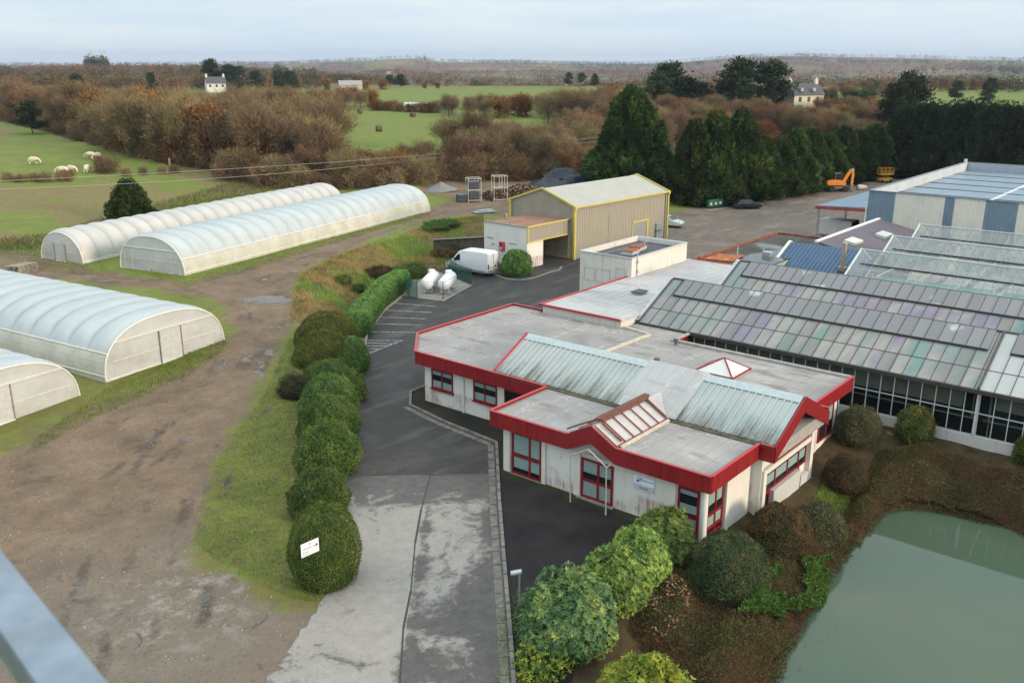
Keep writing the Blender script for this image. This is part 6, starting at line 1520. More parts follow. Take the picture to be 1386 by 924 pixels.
# row of big bushes between drive and office (right hand side)
GR = 'evergreen bushes along the forecourt'
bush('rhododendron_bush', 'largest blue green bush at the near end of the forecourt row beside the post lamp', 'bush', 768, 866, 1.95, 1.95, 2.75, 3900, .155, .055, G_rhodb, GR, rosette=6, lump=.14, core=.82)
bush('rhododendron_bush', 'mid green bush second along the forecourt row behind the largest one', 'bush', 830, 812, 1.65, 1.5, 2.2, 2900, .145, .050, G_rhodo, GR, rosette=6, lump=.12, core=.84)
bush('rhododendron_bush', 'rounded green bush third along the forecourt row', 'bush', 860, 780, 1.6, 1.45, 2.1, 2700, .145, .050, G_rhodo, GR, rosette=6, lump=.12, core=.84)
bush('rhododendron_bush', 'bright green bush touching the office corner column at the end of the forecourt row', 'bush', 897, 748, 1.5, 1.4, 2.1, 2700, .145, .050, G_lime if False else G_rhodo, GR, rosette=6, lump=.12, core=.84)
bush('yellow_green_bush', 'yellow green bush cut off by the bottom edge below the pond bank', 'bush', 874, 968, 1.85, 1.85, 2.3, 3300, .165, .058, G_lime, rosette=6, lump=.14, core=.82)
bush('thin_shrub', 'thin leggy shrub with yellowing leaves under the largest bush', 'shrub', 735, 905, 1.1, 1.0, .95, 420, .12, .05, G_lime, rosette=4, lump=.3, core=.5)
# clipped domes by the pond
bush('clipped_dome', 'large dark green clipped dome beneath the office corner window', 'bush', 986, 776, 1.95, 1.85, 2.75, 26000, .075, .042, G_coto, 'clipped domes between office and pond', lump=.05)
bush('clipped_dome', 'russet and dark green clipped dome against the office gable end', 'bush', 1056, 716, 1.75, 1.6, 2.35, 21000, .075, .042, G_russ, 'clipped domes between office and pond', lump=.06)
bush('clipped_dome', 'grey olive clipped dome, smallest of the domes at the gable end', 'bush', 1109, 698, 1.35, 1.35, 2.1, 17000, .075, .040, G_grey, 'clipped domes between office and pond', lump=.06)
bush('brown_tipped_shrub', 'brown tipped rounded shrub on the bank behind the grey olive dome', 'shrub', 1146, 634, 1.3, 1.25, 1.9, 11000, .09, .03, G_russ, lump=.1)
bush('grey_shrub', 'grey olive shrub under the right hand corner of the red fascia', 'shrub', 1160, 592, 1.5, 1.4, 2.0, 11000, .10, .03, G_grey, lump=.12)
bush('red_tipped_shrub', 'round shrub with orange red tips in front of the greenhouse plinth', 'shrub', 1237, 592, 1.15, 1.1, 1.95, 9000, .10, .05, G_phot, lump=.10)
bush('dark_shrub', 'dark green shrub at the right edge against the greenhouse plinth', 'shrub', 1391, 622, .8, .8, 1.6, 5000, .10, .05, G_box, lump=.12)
# clipped row between drive and earth track
GH = 'clipped bushes between the drive and the earth track'
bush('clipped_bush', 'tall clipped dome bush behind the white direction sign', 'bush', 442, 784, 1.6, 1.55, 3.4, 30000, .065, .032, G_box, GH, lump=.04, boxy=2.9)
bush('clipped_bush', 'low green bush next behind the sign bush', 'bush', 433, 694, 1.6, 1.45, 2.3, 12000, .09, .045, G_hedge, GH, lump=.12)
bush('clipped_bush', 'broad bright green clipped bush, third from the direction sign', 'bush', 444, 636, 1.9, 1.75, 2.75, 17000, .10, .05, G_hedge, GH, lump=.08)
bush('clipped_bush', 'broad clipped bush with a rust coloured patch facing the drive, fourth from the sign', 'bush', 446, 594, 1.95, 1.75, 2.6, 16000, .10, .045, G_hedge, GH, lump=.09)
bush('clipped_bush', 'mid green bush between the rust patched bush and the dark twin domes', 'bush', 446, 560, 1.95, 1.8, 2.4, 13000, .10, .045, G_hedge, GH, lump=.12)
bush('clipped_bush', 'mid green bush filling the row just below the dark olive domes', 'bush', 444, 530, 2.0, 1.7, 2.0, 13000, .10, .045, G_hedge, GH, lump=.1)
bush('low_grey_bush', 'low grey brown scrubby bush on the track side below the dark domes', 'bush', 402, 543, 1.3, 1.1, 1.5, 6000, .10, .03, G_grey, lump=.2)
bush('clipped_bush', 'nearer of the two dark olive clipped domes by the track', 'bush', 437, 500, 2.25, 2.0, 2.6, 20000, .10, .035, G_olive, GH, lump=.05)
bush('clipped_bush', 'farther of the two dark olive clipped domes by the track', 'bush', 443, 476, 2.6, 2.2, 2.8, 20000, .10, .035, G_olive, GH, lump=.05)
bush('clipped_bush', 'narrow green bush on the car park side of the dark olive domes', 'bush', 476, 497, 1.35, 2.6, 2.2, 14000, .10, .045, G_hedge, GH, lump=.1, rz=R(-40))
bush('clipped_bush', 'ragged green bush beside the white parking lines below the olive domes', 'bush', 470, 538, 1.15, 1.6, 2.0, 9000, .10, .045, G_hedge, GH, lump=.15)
# laurel hedge climbing to the tanks
def hedge():
    pts = [at(482, 458), at(492, 436), at(508, 414), at(528, 398), at(548, 386)]
    parts = []; g = np.random.default_rng(5)
    n = 30000; L = [0]
    for a, b in zip(pts[:-1], pts[1:]): L.append(L[-1] + math.hypot(b[0] - a[0], b[1] - a[1]))
    def frame(t):
        X = np.interp(t, L, [p[0] for p in pts]); Y = np.interp(t, L, [p[1] for p in pts]); e = .3
        dx = np.interp(t + e, L, [p[0] for p in pts]) - np.interp(t - e, L, [p[0] for p in pts]); dy = np.interp(t + e, L, [p[1] for p in pts]) - np.interp(t - e, L, [p[1] for p in pts])
        d = np.hypot(dx, dy) + 1e-6; return X, Y, -dy / d, dx / d
    def surf(t, a, k=1.0):
        X, Y, nx, ny = frame(t); k = k * np.sqrt(np.clip(np.minimum(t, L[-1] - t) / .9, .0, 1)); lm = 1 + .28 * (fbm(t * .9, a * 1.5, 3) - .5)
        w = 1.05 * np.sign(np.cos(a)) * np.abs(np.cos(a)) ** .6 * lm * k; h = 1.75 * np.abs(np.sin(a)) ** .6 * lm * k
        return np.stack([X + nx * w, Y + ny * w, h], -1)
    t = g.uniform(0, L[-1], n); a = g.uniform(0, np.pi, n); P = surf(t, a); z0 = ground_z(P[:, 0], P[:, 1]); P[:, 2] += z0 * .7
    C_ = surf(t, np.full(n, np.pi / 2), .5); N = unit(P - np.stack([C_[:, 0], C_[:, 1], C_[:, 2] + z0 * .7], -1))
    D = unit(rand_unit(g, n) + N * .6); N2 = unit(N + .5 * rand_unit(g, n)); N2 = unit(N2 - D * np.sum(N2 * D, -1)[:, None]); sz = g.uniform(.7, 1.3, n)
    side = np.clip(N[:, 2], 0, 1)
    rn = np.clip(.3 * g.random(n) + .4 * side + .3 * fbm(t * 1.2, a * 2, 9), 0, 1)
    lv = leaf_quads(P, D, N2, .13 * sz, .06 * sz)
    T = np.linspace(0, L[-1], 30); A_ = np.linspace(0, np.pi, 10); V = []; F = []
    for i, tt in enumerate(T):
        Q = surf(np.full(10, tt), A_, .86); Q[:, 2] += ground_z(Q[:, 0], Q[:, 1]) * .7; V.append(Q)
    for i in range(29):
        for j in range(9): F.append((i * 10 + j, i * 10 + j + 1, (i + 1) * 10 + j + 1, (i + 1) * 10 + j))
    V, F, Rn = join((*lv, rn), (np.vstack(V), np.array(F), np.full(len(F), .02)))
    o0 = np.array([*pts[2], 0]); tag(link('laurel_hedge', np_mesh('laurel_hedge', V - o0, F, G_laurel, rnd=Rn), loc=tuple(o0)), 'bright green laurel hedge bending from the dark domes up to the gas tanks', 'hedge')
hedge()
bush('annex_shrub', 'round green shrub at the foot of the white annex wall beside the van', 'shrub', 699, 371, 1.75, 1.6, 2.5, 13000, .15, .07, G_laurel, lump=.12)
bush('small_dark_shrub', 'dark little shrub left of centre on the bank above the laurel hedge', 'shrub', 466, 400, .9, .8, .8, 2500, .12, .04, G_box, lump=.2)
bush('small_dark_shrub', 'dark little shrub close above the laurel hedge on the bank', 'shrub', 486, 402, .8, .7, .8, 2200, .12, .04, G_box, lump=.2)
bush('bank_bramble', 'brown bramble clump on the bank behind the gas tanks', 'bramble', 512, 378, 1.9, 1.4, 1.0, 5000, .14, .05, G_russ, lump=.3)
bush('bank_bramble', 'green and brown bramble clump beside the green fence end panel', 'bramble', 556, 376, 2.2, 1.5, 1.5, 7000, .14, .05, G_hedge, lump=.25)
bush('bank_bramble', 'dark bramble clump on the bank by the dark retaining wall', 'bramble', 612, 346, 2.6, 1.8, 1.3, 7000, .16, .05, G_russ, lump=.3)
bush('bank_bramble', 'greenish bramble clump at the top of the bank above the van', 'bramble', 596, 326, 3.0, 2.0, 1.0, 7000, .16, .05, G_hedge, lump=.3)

# ---- ground cover around the pond, grass tufts
def stuff_leaves(name, label, m, X, Y, hgt, leaf, width, seed, up=.5, layer=None):
    g = np.random.default_rng(seed); n = len(X)
    Z = ground_z(X, Y) + hgt
    D = unit(rand_unit(g, n) * np.array([1, 1, .6]) + np.array([0, 0, up])); N = unit(rand_unit(g, n) + np.array([0, 0, .8])); N = unit(N - D * np.sum(N * D, -1)[:, None])
    sz = g.uniform(.6, 1.4, n); V, F = leaf_quads(np.stack([X, Y, Z], -1), D, N, leaf * sz, width * sz)
    rn = np.clip(.5 * g.random(n) + .5 * np.clip((fbm(X * .8, Y * .8, seed) - .25) * 2, 0, 1), 0, 1)
    return tag(link(name, np_mesh(name, V, F, m, rnd=rn)), label, kind='stuff')
COVER = PX([(898, 752), (944, 738), (1000, 730), (1060, 700), (1120, 690), (1150, 650), (1190, 600), (1250, 596), (1390, 632), (1560, 690)], 0) + \
        PX([(1560, 800), (1386, 765), (1260, 728), (1215, 730), (1190, 762), (1140, 818), (1100, 890), (1070, 985)], WATER_Z) + PX([(940, 985), (905, 900), (850, 850), (862, 800)], 0)
def mound(X, Y):
    d = seg_dist(X, Y, COVER)
    dp = -seg_dist(X, Y, POND); f_ = fbm(X / 1.8, Y / 1.8, 61)
    return sstep(0, 1.2, d) * (.10 + .95 * np.clip(f_ - .25, 0, 1) + (.35 + .8 * f_) * np.exp(-((dp - 1.5) / .9) ** 2) + .5 * np.exp(-((dp - 4.6) / 1.0) ** 2) * (X > 46))
def cover():
    g = np.random.default_rng(8); n = 420000
    xs = [p[0] for p in COVER]; ys = [p[1] for p in COVER]
    X = g.uniform(min(xs), max(xs), n); Y = g.uniform(max(min(ys), -6), max(ys), n)
    ok = (seg_dist(X, Y, COVER) > 0) & (seg_dist(X, Y, POND) < .35); X, Y = X[ok][:190000], Y[ok][:190000]
    M = mound(X, Y)
    ol = fbm(X / 1.5, Y / 1.5, 63) + .12 * g.normal(size=len(X)) + .10 * np.exp(-((-seg_dist(X, Y, POND) - 1.3) / .9) ** 2) > .56; Hh = M * np.sqrt(g.random(len(X)))
    stuff_leaves('ground_cover', 'low brown ground cover shrubs on the banks round the pond', G_brown, X[~ol], Y[~ol], Hh[~ol], .11, .032, 11)
    stuff_leaves('green_ground_cover', 'olive green patches among the brown ground cover round the pond', leaf_mat('olive_cover_leaf', [(0, (.022, .026, .010)), (.5, (.065, .072, .026)), (.85, (.11, .105, .04)), (1, (.15, .10, .045))], .7, .15), X[ol], Y[ol], Hh[ol] * 1.05, .11, .04, 13)
    # body of the mounds so the soil does not show through
    k = np.arange(min(xs), max(xs), .3); l = np.arange(max(min(ys), -6), max(ys), .3); A, B = np.meshgrid(k, l); Hm = mound(A, B) * .8 - .03
    V = np.stack([A, B, ground_z(A, B) + Hm], -1).reshape(-1, 3); nx = len(k); F = []
    inn = (seg_dist(A, B, COVER) > .1) & (seg_dist(A, B, POND) < .15)
    for i in range(len(l) - 1):
        for j in range(nx - 1):
            if inn[i, j] and inn[i + 1, j] and inn[i, j + 1] and inn[i + 1, j + 1]: F.append((i * nx + j, i * nx + j + 1, (i + 1) * nx + j + 1, (i + 1) * nx + j))
    tag(link('ground_cover_stems', np_mesh('ground_cover_stems', V, F, G_brown, rnd=np.full(len(F), .12), smooth=True)), 'dense brown stems under the ground cover round the pond', kind='stuff')
cover()
def fallen():
    g = np.random.default_rng(4); p = PX([(868, 790), (905, 775), (935, 800), (925, 835), (890, 860), (862, 830)], 0); X = g.uniform(min(q[0] for q in p), max(q[0] for q in p), 3000); Y = g.uniform(min(q[1] for q in p), max(q[1] for q in p), 3000)
    ok = (seg_dist(X, Y, p) > 0) & (fbm(X * 1.2, Y * 1.2, 5) > .47); X, Y = X[ok][:480], Y[ok][:480]
    stuff_leaves('fallen_leaves', 'pinkish tan fallen leaves lying on the brown ground cover', leaf_mat('fallen_leaf', [(0, (.13, .08, .05)), (.6, (.23, .14, .085)), (1, (.32, .21, .13))], .8, .1, 0, 0), X, Y, mound(X, Y) + .03, .13, .07, 12, .1)
fallen()
def sample(poly, n, seed, z=0.0):
    g = np.random.default_rng(seed); p = PX(poly, z); xs = [q[0] for q in p]; ys = [q[1] for q in p]
    X = g.uniform(min(xs), max(xs), n * 4); Y = g.uniform(min(ys), max(ys), n * 4); ok = seg_dist(X, Y, p) > 0; return X[ok][:n], Y[ok][:n]
G_grass = leaf_mat('grass_blade', [(0, (0.068, 0.099, 0.021)), (.45, (0.145, 0.214, 0.039)), (.8, (0.238, 0.281, 0.060)), (1, (0.408, 0.330, 0.120))], .6, .2)
G_dry = leaf_mat('dry_grass_blade', [(0, (0.102, 0.099, 0.030)), (.4, (0.272, 0.206, 0.075)), (.75, (0.425, 0.297, 0.112)), (1, (0.510, 0.314, 0.120))], .7, .15)
def grass():
    g = np.random.default_rng(21)
    X, Y = sample([(395, 470), (360, 540), (306, 610), (270, 680), (262, 735), (325, 780), (400, 812), (440, 815), (402, 700), (392, 640), (404, 560)], 42000, 1)
    d = masks(X, Y)[0]; ok = g.random(len(X)) > d * .92; X, Y = X[ok], Y[ok]
    stuff_leaves('verge_grass', 'short mossy grass verge between the earth track and the clipped bushes', G_grass, X, Y, np.zeros(len(X)) - .01, .10, .022, 31, 1.1)
    X, Y = sample([(1000, 825), (1060, 815), (1120, 770), (1132, 722), (1090, 735), (1030, 770)], 14000, 2)
    ok = fbm(X * .9, Y * .9, 15) > .40; X, Y = X[ok], Y[ok]
    stuff_leaves('lawn_patch', 'bright green weedy patch between the clipped domes and the pond', leaf_mat('bright_weed', [(0, (0.022, 0.043, 0.010)), (.5, (0.056, 0.105, 0.021)), (1, (0.090, 0.136, 0.028))], .5, .3), X, Y, .10 + mound(X, Y) * .9 + g.random(len(X)) * .12, .14, .07, 32, .6)
    X, Y = sample([(1120, 628), (1085, 690), (1130, 705), (1150, 660), (1165, 610)], 9000, 3)
    stuff_leaves('lawn_strip', 'green grass strip beside the gable end of the office', G_grass, X, Y, np.zeros(len(X)), .14, .03, 33, 1.0)
    X, Y = sample([(392, 440), (404, 384), (450, 358), (530, 330), (600, 306), (655, 298), (655, 330), (620, 345), (560, 372), (500, 408), (440, 440)], 36000, 4, .9)
    sp = fbm(X / 3.4, Y / 3.4, 47) + g.normal(0, .05, len(X))
    for nm, lb, m, okk in (('bank_grass', 'lush green grass on the bank between track and laurel hedge', G_grass, sp < .5), ('bank_dry_grass', 'dry orange brown grass on the bank between track and laurel hedge', G_dry, sp >= .5)):
        stuff_leaves(nm, lb, m, X[okk], Y[okk], np.zeros(okk.sum()), .30, .035, 34, 1.2)
    X, Y = sample([(40, 588), (108, 545), (146, 521), (215, 496), (304, 462), (312, 472), (250, 508), (160, 545), (112, 565), (40, 600)], 6000, 5, .8)
    X2, Y2 = sample([(160, 362), (250, 392), (330, 372), (440, 336), (585, 292), (560, 290), (430, 328), (260, 378)], 9000, 6, 1.4)
    X3, Y3 = sample([(0, 330), (80, 352), (140, 360), (160, 380), (60, 372), (0, 350)], 4000, 7, 1.3)
    X = np.concatenate([X, X2, X3]); Y = np.concatenate([Y, Y2, Y3])
    stuff_leaves('tunnel_edge_grass', 'rough grass along the feet of the polytunnels', G_grass, X, Y, np.zeros(len(X)), .16, .03, 35, 1.1)
    X, Y = sample([(-40, 340), (0, 326), (70, 318), (150, 296), (240, 276), (320, 258), (400, 240), (450, 250), (330, 290), (170, 328), (70, 340)], 14000, 8, 1.6)
    h = np.zeros(len(X)); stuff_leaves('field_edge_weeds', 'tall brown green weeds along the field edge behind the polytunnels', leaf_mat('weed_stalk', [(0, (.05, .055, .02)), (.4, (.11, .12, .04)), (.75, (.19, .16, .065)), (1, (.24, .17, .08))], .7, .15), X, Y, h, .6, .05, 36, 1.3)
    X, Y = sample([(672, 838), (700, 800), (705, 860), (720, 924), (690, 985), (676, 985)], 2500, 9)
    stuff_leaves('kerb_weeds', 'weeds and moss at the kerb below the post lamp', G_grass, X, Y, np.zeros(len(X)), .10, .03, 37, .8)
grass()

# ---- trees
M_bark = mat('grey_brown_bark', (.15, .125, .10), .95, var=.3, scale=3)
T_brown = leaf_mat('bare_brown_twigs', [(0, (0.104, 0.071, 0.046)), (.5, (0.221, 0.147, 0.088)), (.85, (0.338, 0.216, 0.121)), (1, (0.429, 0.282, 0.154))], .9, .1, .1, .03)
T_olive = leaf_mat('bare_olive_twigs', [(0, (0.099, 0.078, 0.044)), (.5, (0.229, 0.172, 0.088)), (.85, (0.325, 0.245, 0.121)), (1, (0.403, 0.306, 0.154))], .9, .1, .1, .03)
T_rust = leaf_mat('rusty_autumn_leaves', [(0, (0.090, 0.049, 0.024)), (.5, (0.230, 0.113, 0.043)), (.85, (0.360, 0.166, 0.056)), (1, (0.480, 0.234, 0.076))], .8, .1, .12, .03)
T_dark = leaf_mat('ivy_green_leaves', [(0, (0.022, 0.032, 0.013)), (.5, (0.054, 0.076, 0.029)), (.85, (0.099, 0.112, 0.042)), (1, (0.153, 0.135, 0.056))], .7, .2, .1, .03)
T_con = leaf_mat('conifer_spray', [(0, (0.016, 0.028, 0.010)), (.4, (0.040, 0.068, 0.019)), (.75, (0.080, 0.125, 0.032)), (1, (0.150, 0.199, 0.051))], .6, .25, .22, .03)
T_pine = leaf_mat('dark_pine_needles', [(0, (0.012, 0.020, 0.010)), (.5, (0.030, 0.046, 0.021)), (.85, (0.060, 0.075, 0.031)), (1, (0.098, 0.104, 0.046))], .7, .2, .05, .02)
def limb_tree(seed, h, r, trunk_h, n, leaf, width, m, style='twig', groundy=0.0):
    """trunk with limbs; twigs or leaves grow off the limbs, so the outline is uneven and gaps stay open"""
    g = np.random.default_rng(seed); mb = MB()
    mb.tube([(0, 0, -.4), (g.normal(0, .15), g.normal(0, .15), h * .35), (g.normal(0, .4), g.normal(0, .4), h * .72)], .035 * h * .6 + .05, 6, .05)
    nl = 16; tips = []
    for i in range(nl):
        z0 = trunk_h + (h * .55 - trunk_h) * (i / nl) ** 1.1; a = i * 2.4 + g.uniform(-.5, .5); el = g.uniform(.25, 1.2); L = r * g.uniform(.75, 1.12) * (1.0 if el < .9 else .9)
        p0 = Vector((0, 0, z0)); d = Vector((math.cos(a) * math.cos(el), math.sin(a) * math.cos(el), math.sin(el) * (h - z0) / r * .75)); p1 = p0 + d * L * .5 + Vector((0, 0, .2)); p2 = p0 + d * L
        mb.tube([p0, p1, p2], .05 + .006 * h, 4, .015); tips.append((np.array(p0), np.array(p1), np.array(p2)))
    w = np.array([t[2] for t in tips])
    li = g.integers(0, nl, n); t = np.sqrt(g.uniform(.06, 1, n))[:, None]
    A = np.array([x[0] for x in tips])[li]; B = np.array([x[1] for x in tips])[li]; Cc = np.array([x[2] for x in tips])[li]
    P = (1 - t) ** 2 * A + 2 * t * (1 - t) * B + t * t * Cc
    sp = r * (.30 if style == 'twig' else .34)
    Q = rand_unit(g, n) * (g.random(n) ** .5)[:, None] * sp * (.4 + .8 * t)
    P = P + Q
    if groundy: P[:, 2] = np.where(g.random(n) < groundy, P[:, 2] * g.random(n), P[:, 2])
    P[:, 2] = np.clip(P[:, 2], .1, h * 1.05)
    e_ = np.sqrt((P[:, 0] / (r * 1.12)) ** 2 + (P[:, 1] / (r * 1.12)) ** 2 + np.maximum(0, (P[:, 2] - h * .42) / (h * .60)) ** 2)
    P = np.array([0, 0, h * .3]) + (P - np.array([0, 0, h * .3])) * np.minimum(1, g.uniform(.85, 1.05, n) / np.maximum(e_, .01))[:, None]; P[:, 2] = np.maximum(P[:, 2], .1)
    out = unit(P - np.array([0, 0, h * .35]))
    if style == 'twig': D = unit(out * .8 + .85 * rand_unit(g, n) + np.array([0, 0, .3]))
    else: D = unit(out * .4 + rand_unit(g, n))
    N = rand_unit(g, n); N = unit(N - D * np.sum(N * D, -1)[:, None]); sz = g.uniform(.6, 1.4, n)
    V, F = leaf_quads(P, D, N, leaf * sz, width * sz)
    lum = fbm(P[:, 0] / r * 3 + 20, P[:, 2] / r * 3 + P[:, 1] / r * 2, seed)
    rn = np.clip(.45 * g.random(n) + .7 * (lum - .2), 0, 1)
    return mb, np_mesh('crown', V, F, m, rnd=rn)
def conifer(seed, h, r, n, spray, m, top=.9, col=1.25):
    g = np.random.default_rng(seed); mb = MB(); mb.tube([(0, 0, -.3), (0, 0, h * .92)], .03 * h * .5 + .08, 6, .04)
    off = g.uniform(0, 40)
    def rad(q, a): # q height fraction
        b = np.clip((1 - q), 0, 1) ** (1 / col) * np.minimum(1, .72 + q * 2.2)
        return r * b * (1 + 1.05 * (fbm(a * 1.9 + off + 4 * np.cos(a), q * 5.5 + off, seed) - .5) + .10 * np.sin(a * 5 + q * 13 + off))
    q = 1 - np.sqrt(g.random(n)); q = np.where(q < .02, g.random(n), q); a = g.uniform(0, 2 * np.pi, n)
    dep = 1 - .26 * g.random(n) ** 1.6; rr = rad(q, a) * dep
    P = np.stack([rr * np.cos(a), rr * np.sin(a), q * h], -1)
    O = np.stack([np.cos(a), np.sin(a), np.zeros(n)], -1)
    D0 = unit(O * .75 + np.array([0, 0, .75]) + .38 * rand_unit(g, n))
    Vs = []; Fs = []; Rs = []; sz = g.uniform(.6, 1.35, n) * (0.55 + .6 * (1 - q))
    lum = fbm(a * 1.9 + off + 4 * np.cos(a), q * 5.5 + off, seed)
    rn0 = np.clip(.40 * g.random(n) + .75 * (lum - .18) + .6 * (dep - .85), 0, 1); o = 0  # plumes painted lighter, hollows and inner sprays darker, like sun and shade
    for j in range(3):
        D = unit(D0 + .45 * rand_unit(g, n)); N = unit(O + .6 * rand_unit(g, n)); N = unit(N - D * np.sum(N * D, -1)[:, None])
        V, F = leaf_quads(P, D, N, spray * sz, spray * .34 * sz); Vs.append(V); Fs.append(F + o); o += len(V); Rs.append(np.clip(rn0 + g.normal(0, .08, n), 0, 1))
    cv = []; cf = []; K, M_ = 14, 16
    for j in range(K + 1):
        for i in range(M_):
            A_ = 2 * math.pi * i / M_; R_ = float(rad(np.array([j / K]), np.array([A_]))[0]) * .74; cv.append((R_ * math.cos(A_), R_ * math.sin(A_), j / K * h * .97 + .1))
    for j in range(K):
        for i in range(M_): cf.append((j * M_ + i, j * M_ + (i + 1) % M_, (j + 1) * M_ + (i + 1) % M_, (j + 1) * M_ + i))
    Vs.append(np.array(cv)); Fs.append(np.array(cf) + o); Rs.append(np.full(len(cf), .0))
    return mb, np_mesh('crown', np.vstack(Vs), np.vstack(Fs), m, rnd=np.concatenate(Rs))
def pine(seed, h, r, n, leaf, m, base=.25):
    g = np.random.default_rng(seed); mb = MB(); mb.tube([(0, 0, -.3), (.3, .2, h * .9)], .25, 6, .06)
    Ps = []; Ls = []
    for i in range(26):
        z = h * (base + (1 - base) * (i + g.random()) / 26); a = g.uniform(0, 6.28); R_ = r * (1 - ((z / h - base) / (1 - base)) ** 2.0) ** .6 * g.uniform(.55, 1.05) + .5
        mb.tube([(0, 0, z - .8), (R_ * .8 * math.cos(a), R_ * .8 * math.sin(a), z + .3)], .07, 4, .03)
        k = n // 26; t = np.sqrt(g.random(k)); cl = np.stack([R_ * t * math.cos(a), R_ * t * math.sin(a), z + .5 * t], -1) + g.normal(size=(k, 3)) * np.array([.8, .8, .45]) * r * .2
        Ps.append(cl); Ls.append(np.full(k, g.random()))
    P = np.vstack(Ps); k = len(P); D = unit(rand_unit(g, k) + np.array([0, 0, .5])); N = rand_unit(g, k); N = unit(N - D * np.sum(N * D, -1)[:, None]); sz = g.uniform(.6, 1.3, k)
    V, F = leaf_quads(P, D, N, leaf * sz, leaf * .4 * sz)
    return mb, np_mesh('crown', V, F, m, rnd=np.clip(.4 * g.random(k) + .6 * np.concatenate(Ls), 0, 1))
def make_tree(name, label, group, parts, cat='tree'):
    mb, crown = parts; t = lthing(name, label, cat, (0, 0, 0), 0, group)
    mb.build('trunk', M_bark, t); link('crown', crown, t); return t
def put(proto, x, y, s=1.0, rz=None, label=None, z=None, first=[set()]):
    if proto.name not in first[0]: first[0].add(proto.name); o = proto
    else: o = copy_tree(proto)
    if label: o['label'] = label
    o.location = (x, y, (gz(x, y) if z is None else z)); o.rotation_euler = (0, 0, random.uniform(0, 6.28) if rz is None else rz)
    o.scale = (s * random.uniform(.93, 1.07), s * random.uniform(.93, 1.07), s); return o

# big conifer beside the warehouse and the clipped row along the yard
bt = make_tree('big_conifer', 'tallest broad dark green conifer standing behind the beige warehouse', None, conifer(3, 17.0, 6.5, 19000, 1.15, T_con, col=1.65)); x, y = at(863, 266); put(bt, x + 1, y + 2.4, 1.0, 0, z=0.4)
GC = 'tall conifers in the row along the rear yard'
con = [make_tree('row_conifer', 'dark green conifer standing in the tall row along the rear yard', GC, conifer(s, 11.0, 3.9, 8500, .90, T_con, col=c)) for s, c in ((11, 1.9), (12, 2.3), (13, 1.7))]
row = [(940, 279, 160, 4.0), (968, 278, 151, 4.5), (1002, 277, 147, 4.7), (1034, 271, 182, 3.6), (1056, 268, 186, 3.6), (1078, 264, 174, 3.9), (1100, 260, 172, 3.6), (1122, 255, 181, 3.5), (1143, 250, 170, 3.9), (1164, 246, 175, 3.6), (1184, 242, 168, 3.8), (1204, 238, 174, 3.6), (1218, 234, 178, 3.5)]
def height_at(u, v, x, y):
    d = ray(u, v); t = (x * d[0] + y * d[1]) / (d[0] ** 2 + d[1] ** 2); return CAM_Z + d[2] * t
for i, (u, vb, vt, rr_) in enumerate(row):
    x, y = at(u, vb); x += 2.4 * math.cos(HEAD); y += 2.4 * math.sin(HEAD); H_ = height_at(u, vt, x, y) - gz(x, y)
    o = put(con[i % 3], x, y, 1.0); o.scale = (rr_ / 3.9, rr_ / 3.9, H_ / 11.0)
    if i in (1, 2): o['label'] = ('left' if i == 1 else 'right') + ' one of the two tallest conifers at the near end of the rear yard row'
GD = 'dark conifers of the tall screen behind the striped hangar'
dk = [make_tree('screen_conifer', 'very dark conifer in the tall screen behind the striped hangar', GD, conifer(s, 13.5, 4.2, 7000, .7, T_pine, col=2.6)) for s in (21, 22)]
for i in range(15):
    u = 1236 + i * 17; r_ = 196 - i * 1.5 + random.uniform(-2, 2); x, y = at_range(u, r_); H_ = height_at(u, 135 + random.uniform(-3, 3) + (i > 7) * 2, x, y) - gz(x, y)
    o = put(dk[i % 2], x, y, 1.0); o.scale = (1, 1, H_ / 13.5)
cy = make_tree('field_cypress', 'lone small dark cypress at the field edge behind the narrow polytunnel', None, conifer(31, 5.3, 2.5, 5200, .42, T_con, col=2.2)); put(cy, *on_ground(178, 297)[:2])

# pines and dark evergreens on the skyline side
GP = 'dark pines in the wooded middle distance'
pn = [make_tree('dark_pine', 'dark pine rising above the brown woods', GP, pine(s, 14, 5.4, 5200, .95, T_pine, base=b)) for s, b in ((41, .12), (42, .2), (43, .35))]
for i, (u, vt, r_, s_, lb) in enumerate(((908, 90, 290, 1.25, None), (893, 102, 285, .95, None), (930, 108, 292, .85, None), (950, 114, 300, .8, None), (1003, 86, 285, 1.3, 'left one of the twin dark pines beside the farmhouse'), (1042, 88, 290, 1.35, 'right one of the twin dark pines beside the farmhouse'),
        (1060, 122, 300, .7, None), (1015, 120, 280, .8, None), (1238, 106, 240, .9, None), (1222, 118, 236, .8, None), (285, 84, 590, 1.3, None), (308, 90, 585, 1.0, None), (322, 92, 585, 1.0, None), (345, 98, 560, .9, None), (376, 97, 520, .8, None), (390, 98, 520, .8, None), (392, 105, 530, .8, None), (527, 103, 640, .8, None), (541, 102, 640, .85, None),
        (770, 100, 640, .6, None), (788, 100, 640, .6, None), (806, 101, 640, .6, None), (30, 140, 240, .6, None), (100, 102, 500, .7, None), (202, 100, 520, .6, None), (1130, 128, 330, .8, None), (1160, 125, 340, .7, None), (1345, 108, 420, .6, None), (1300, 112, 430, .6, None))):
    x, y = at_range(u, r_); H_ = height_at(u, vt, x, y) - gz(x, y); o = put(pn[i % 3], x, y, 1.0, label=lb); o.scale = (s_, s_, max(.35, H_ / 14))

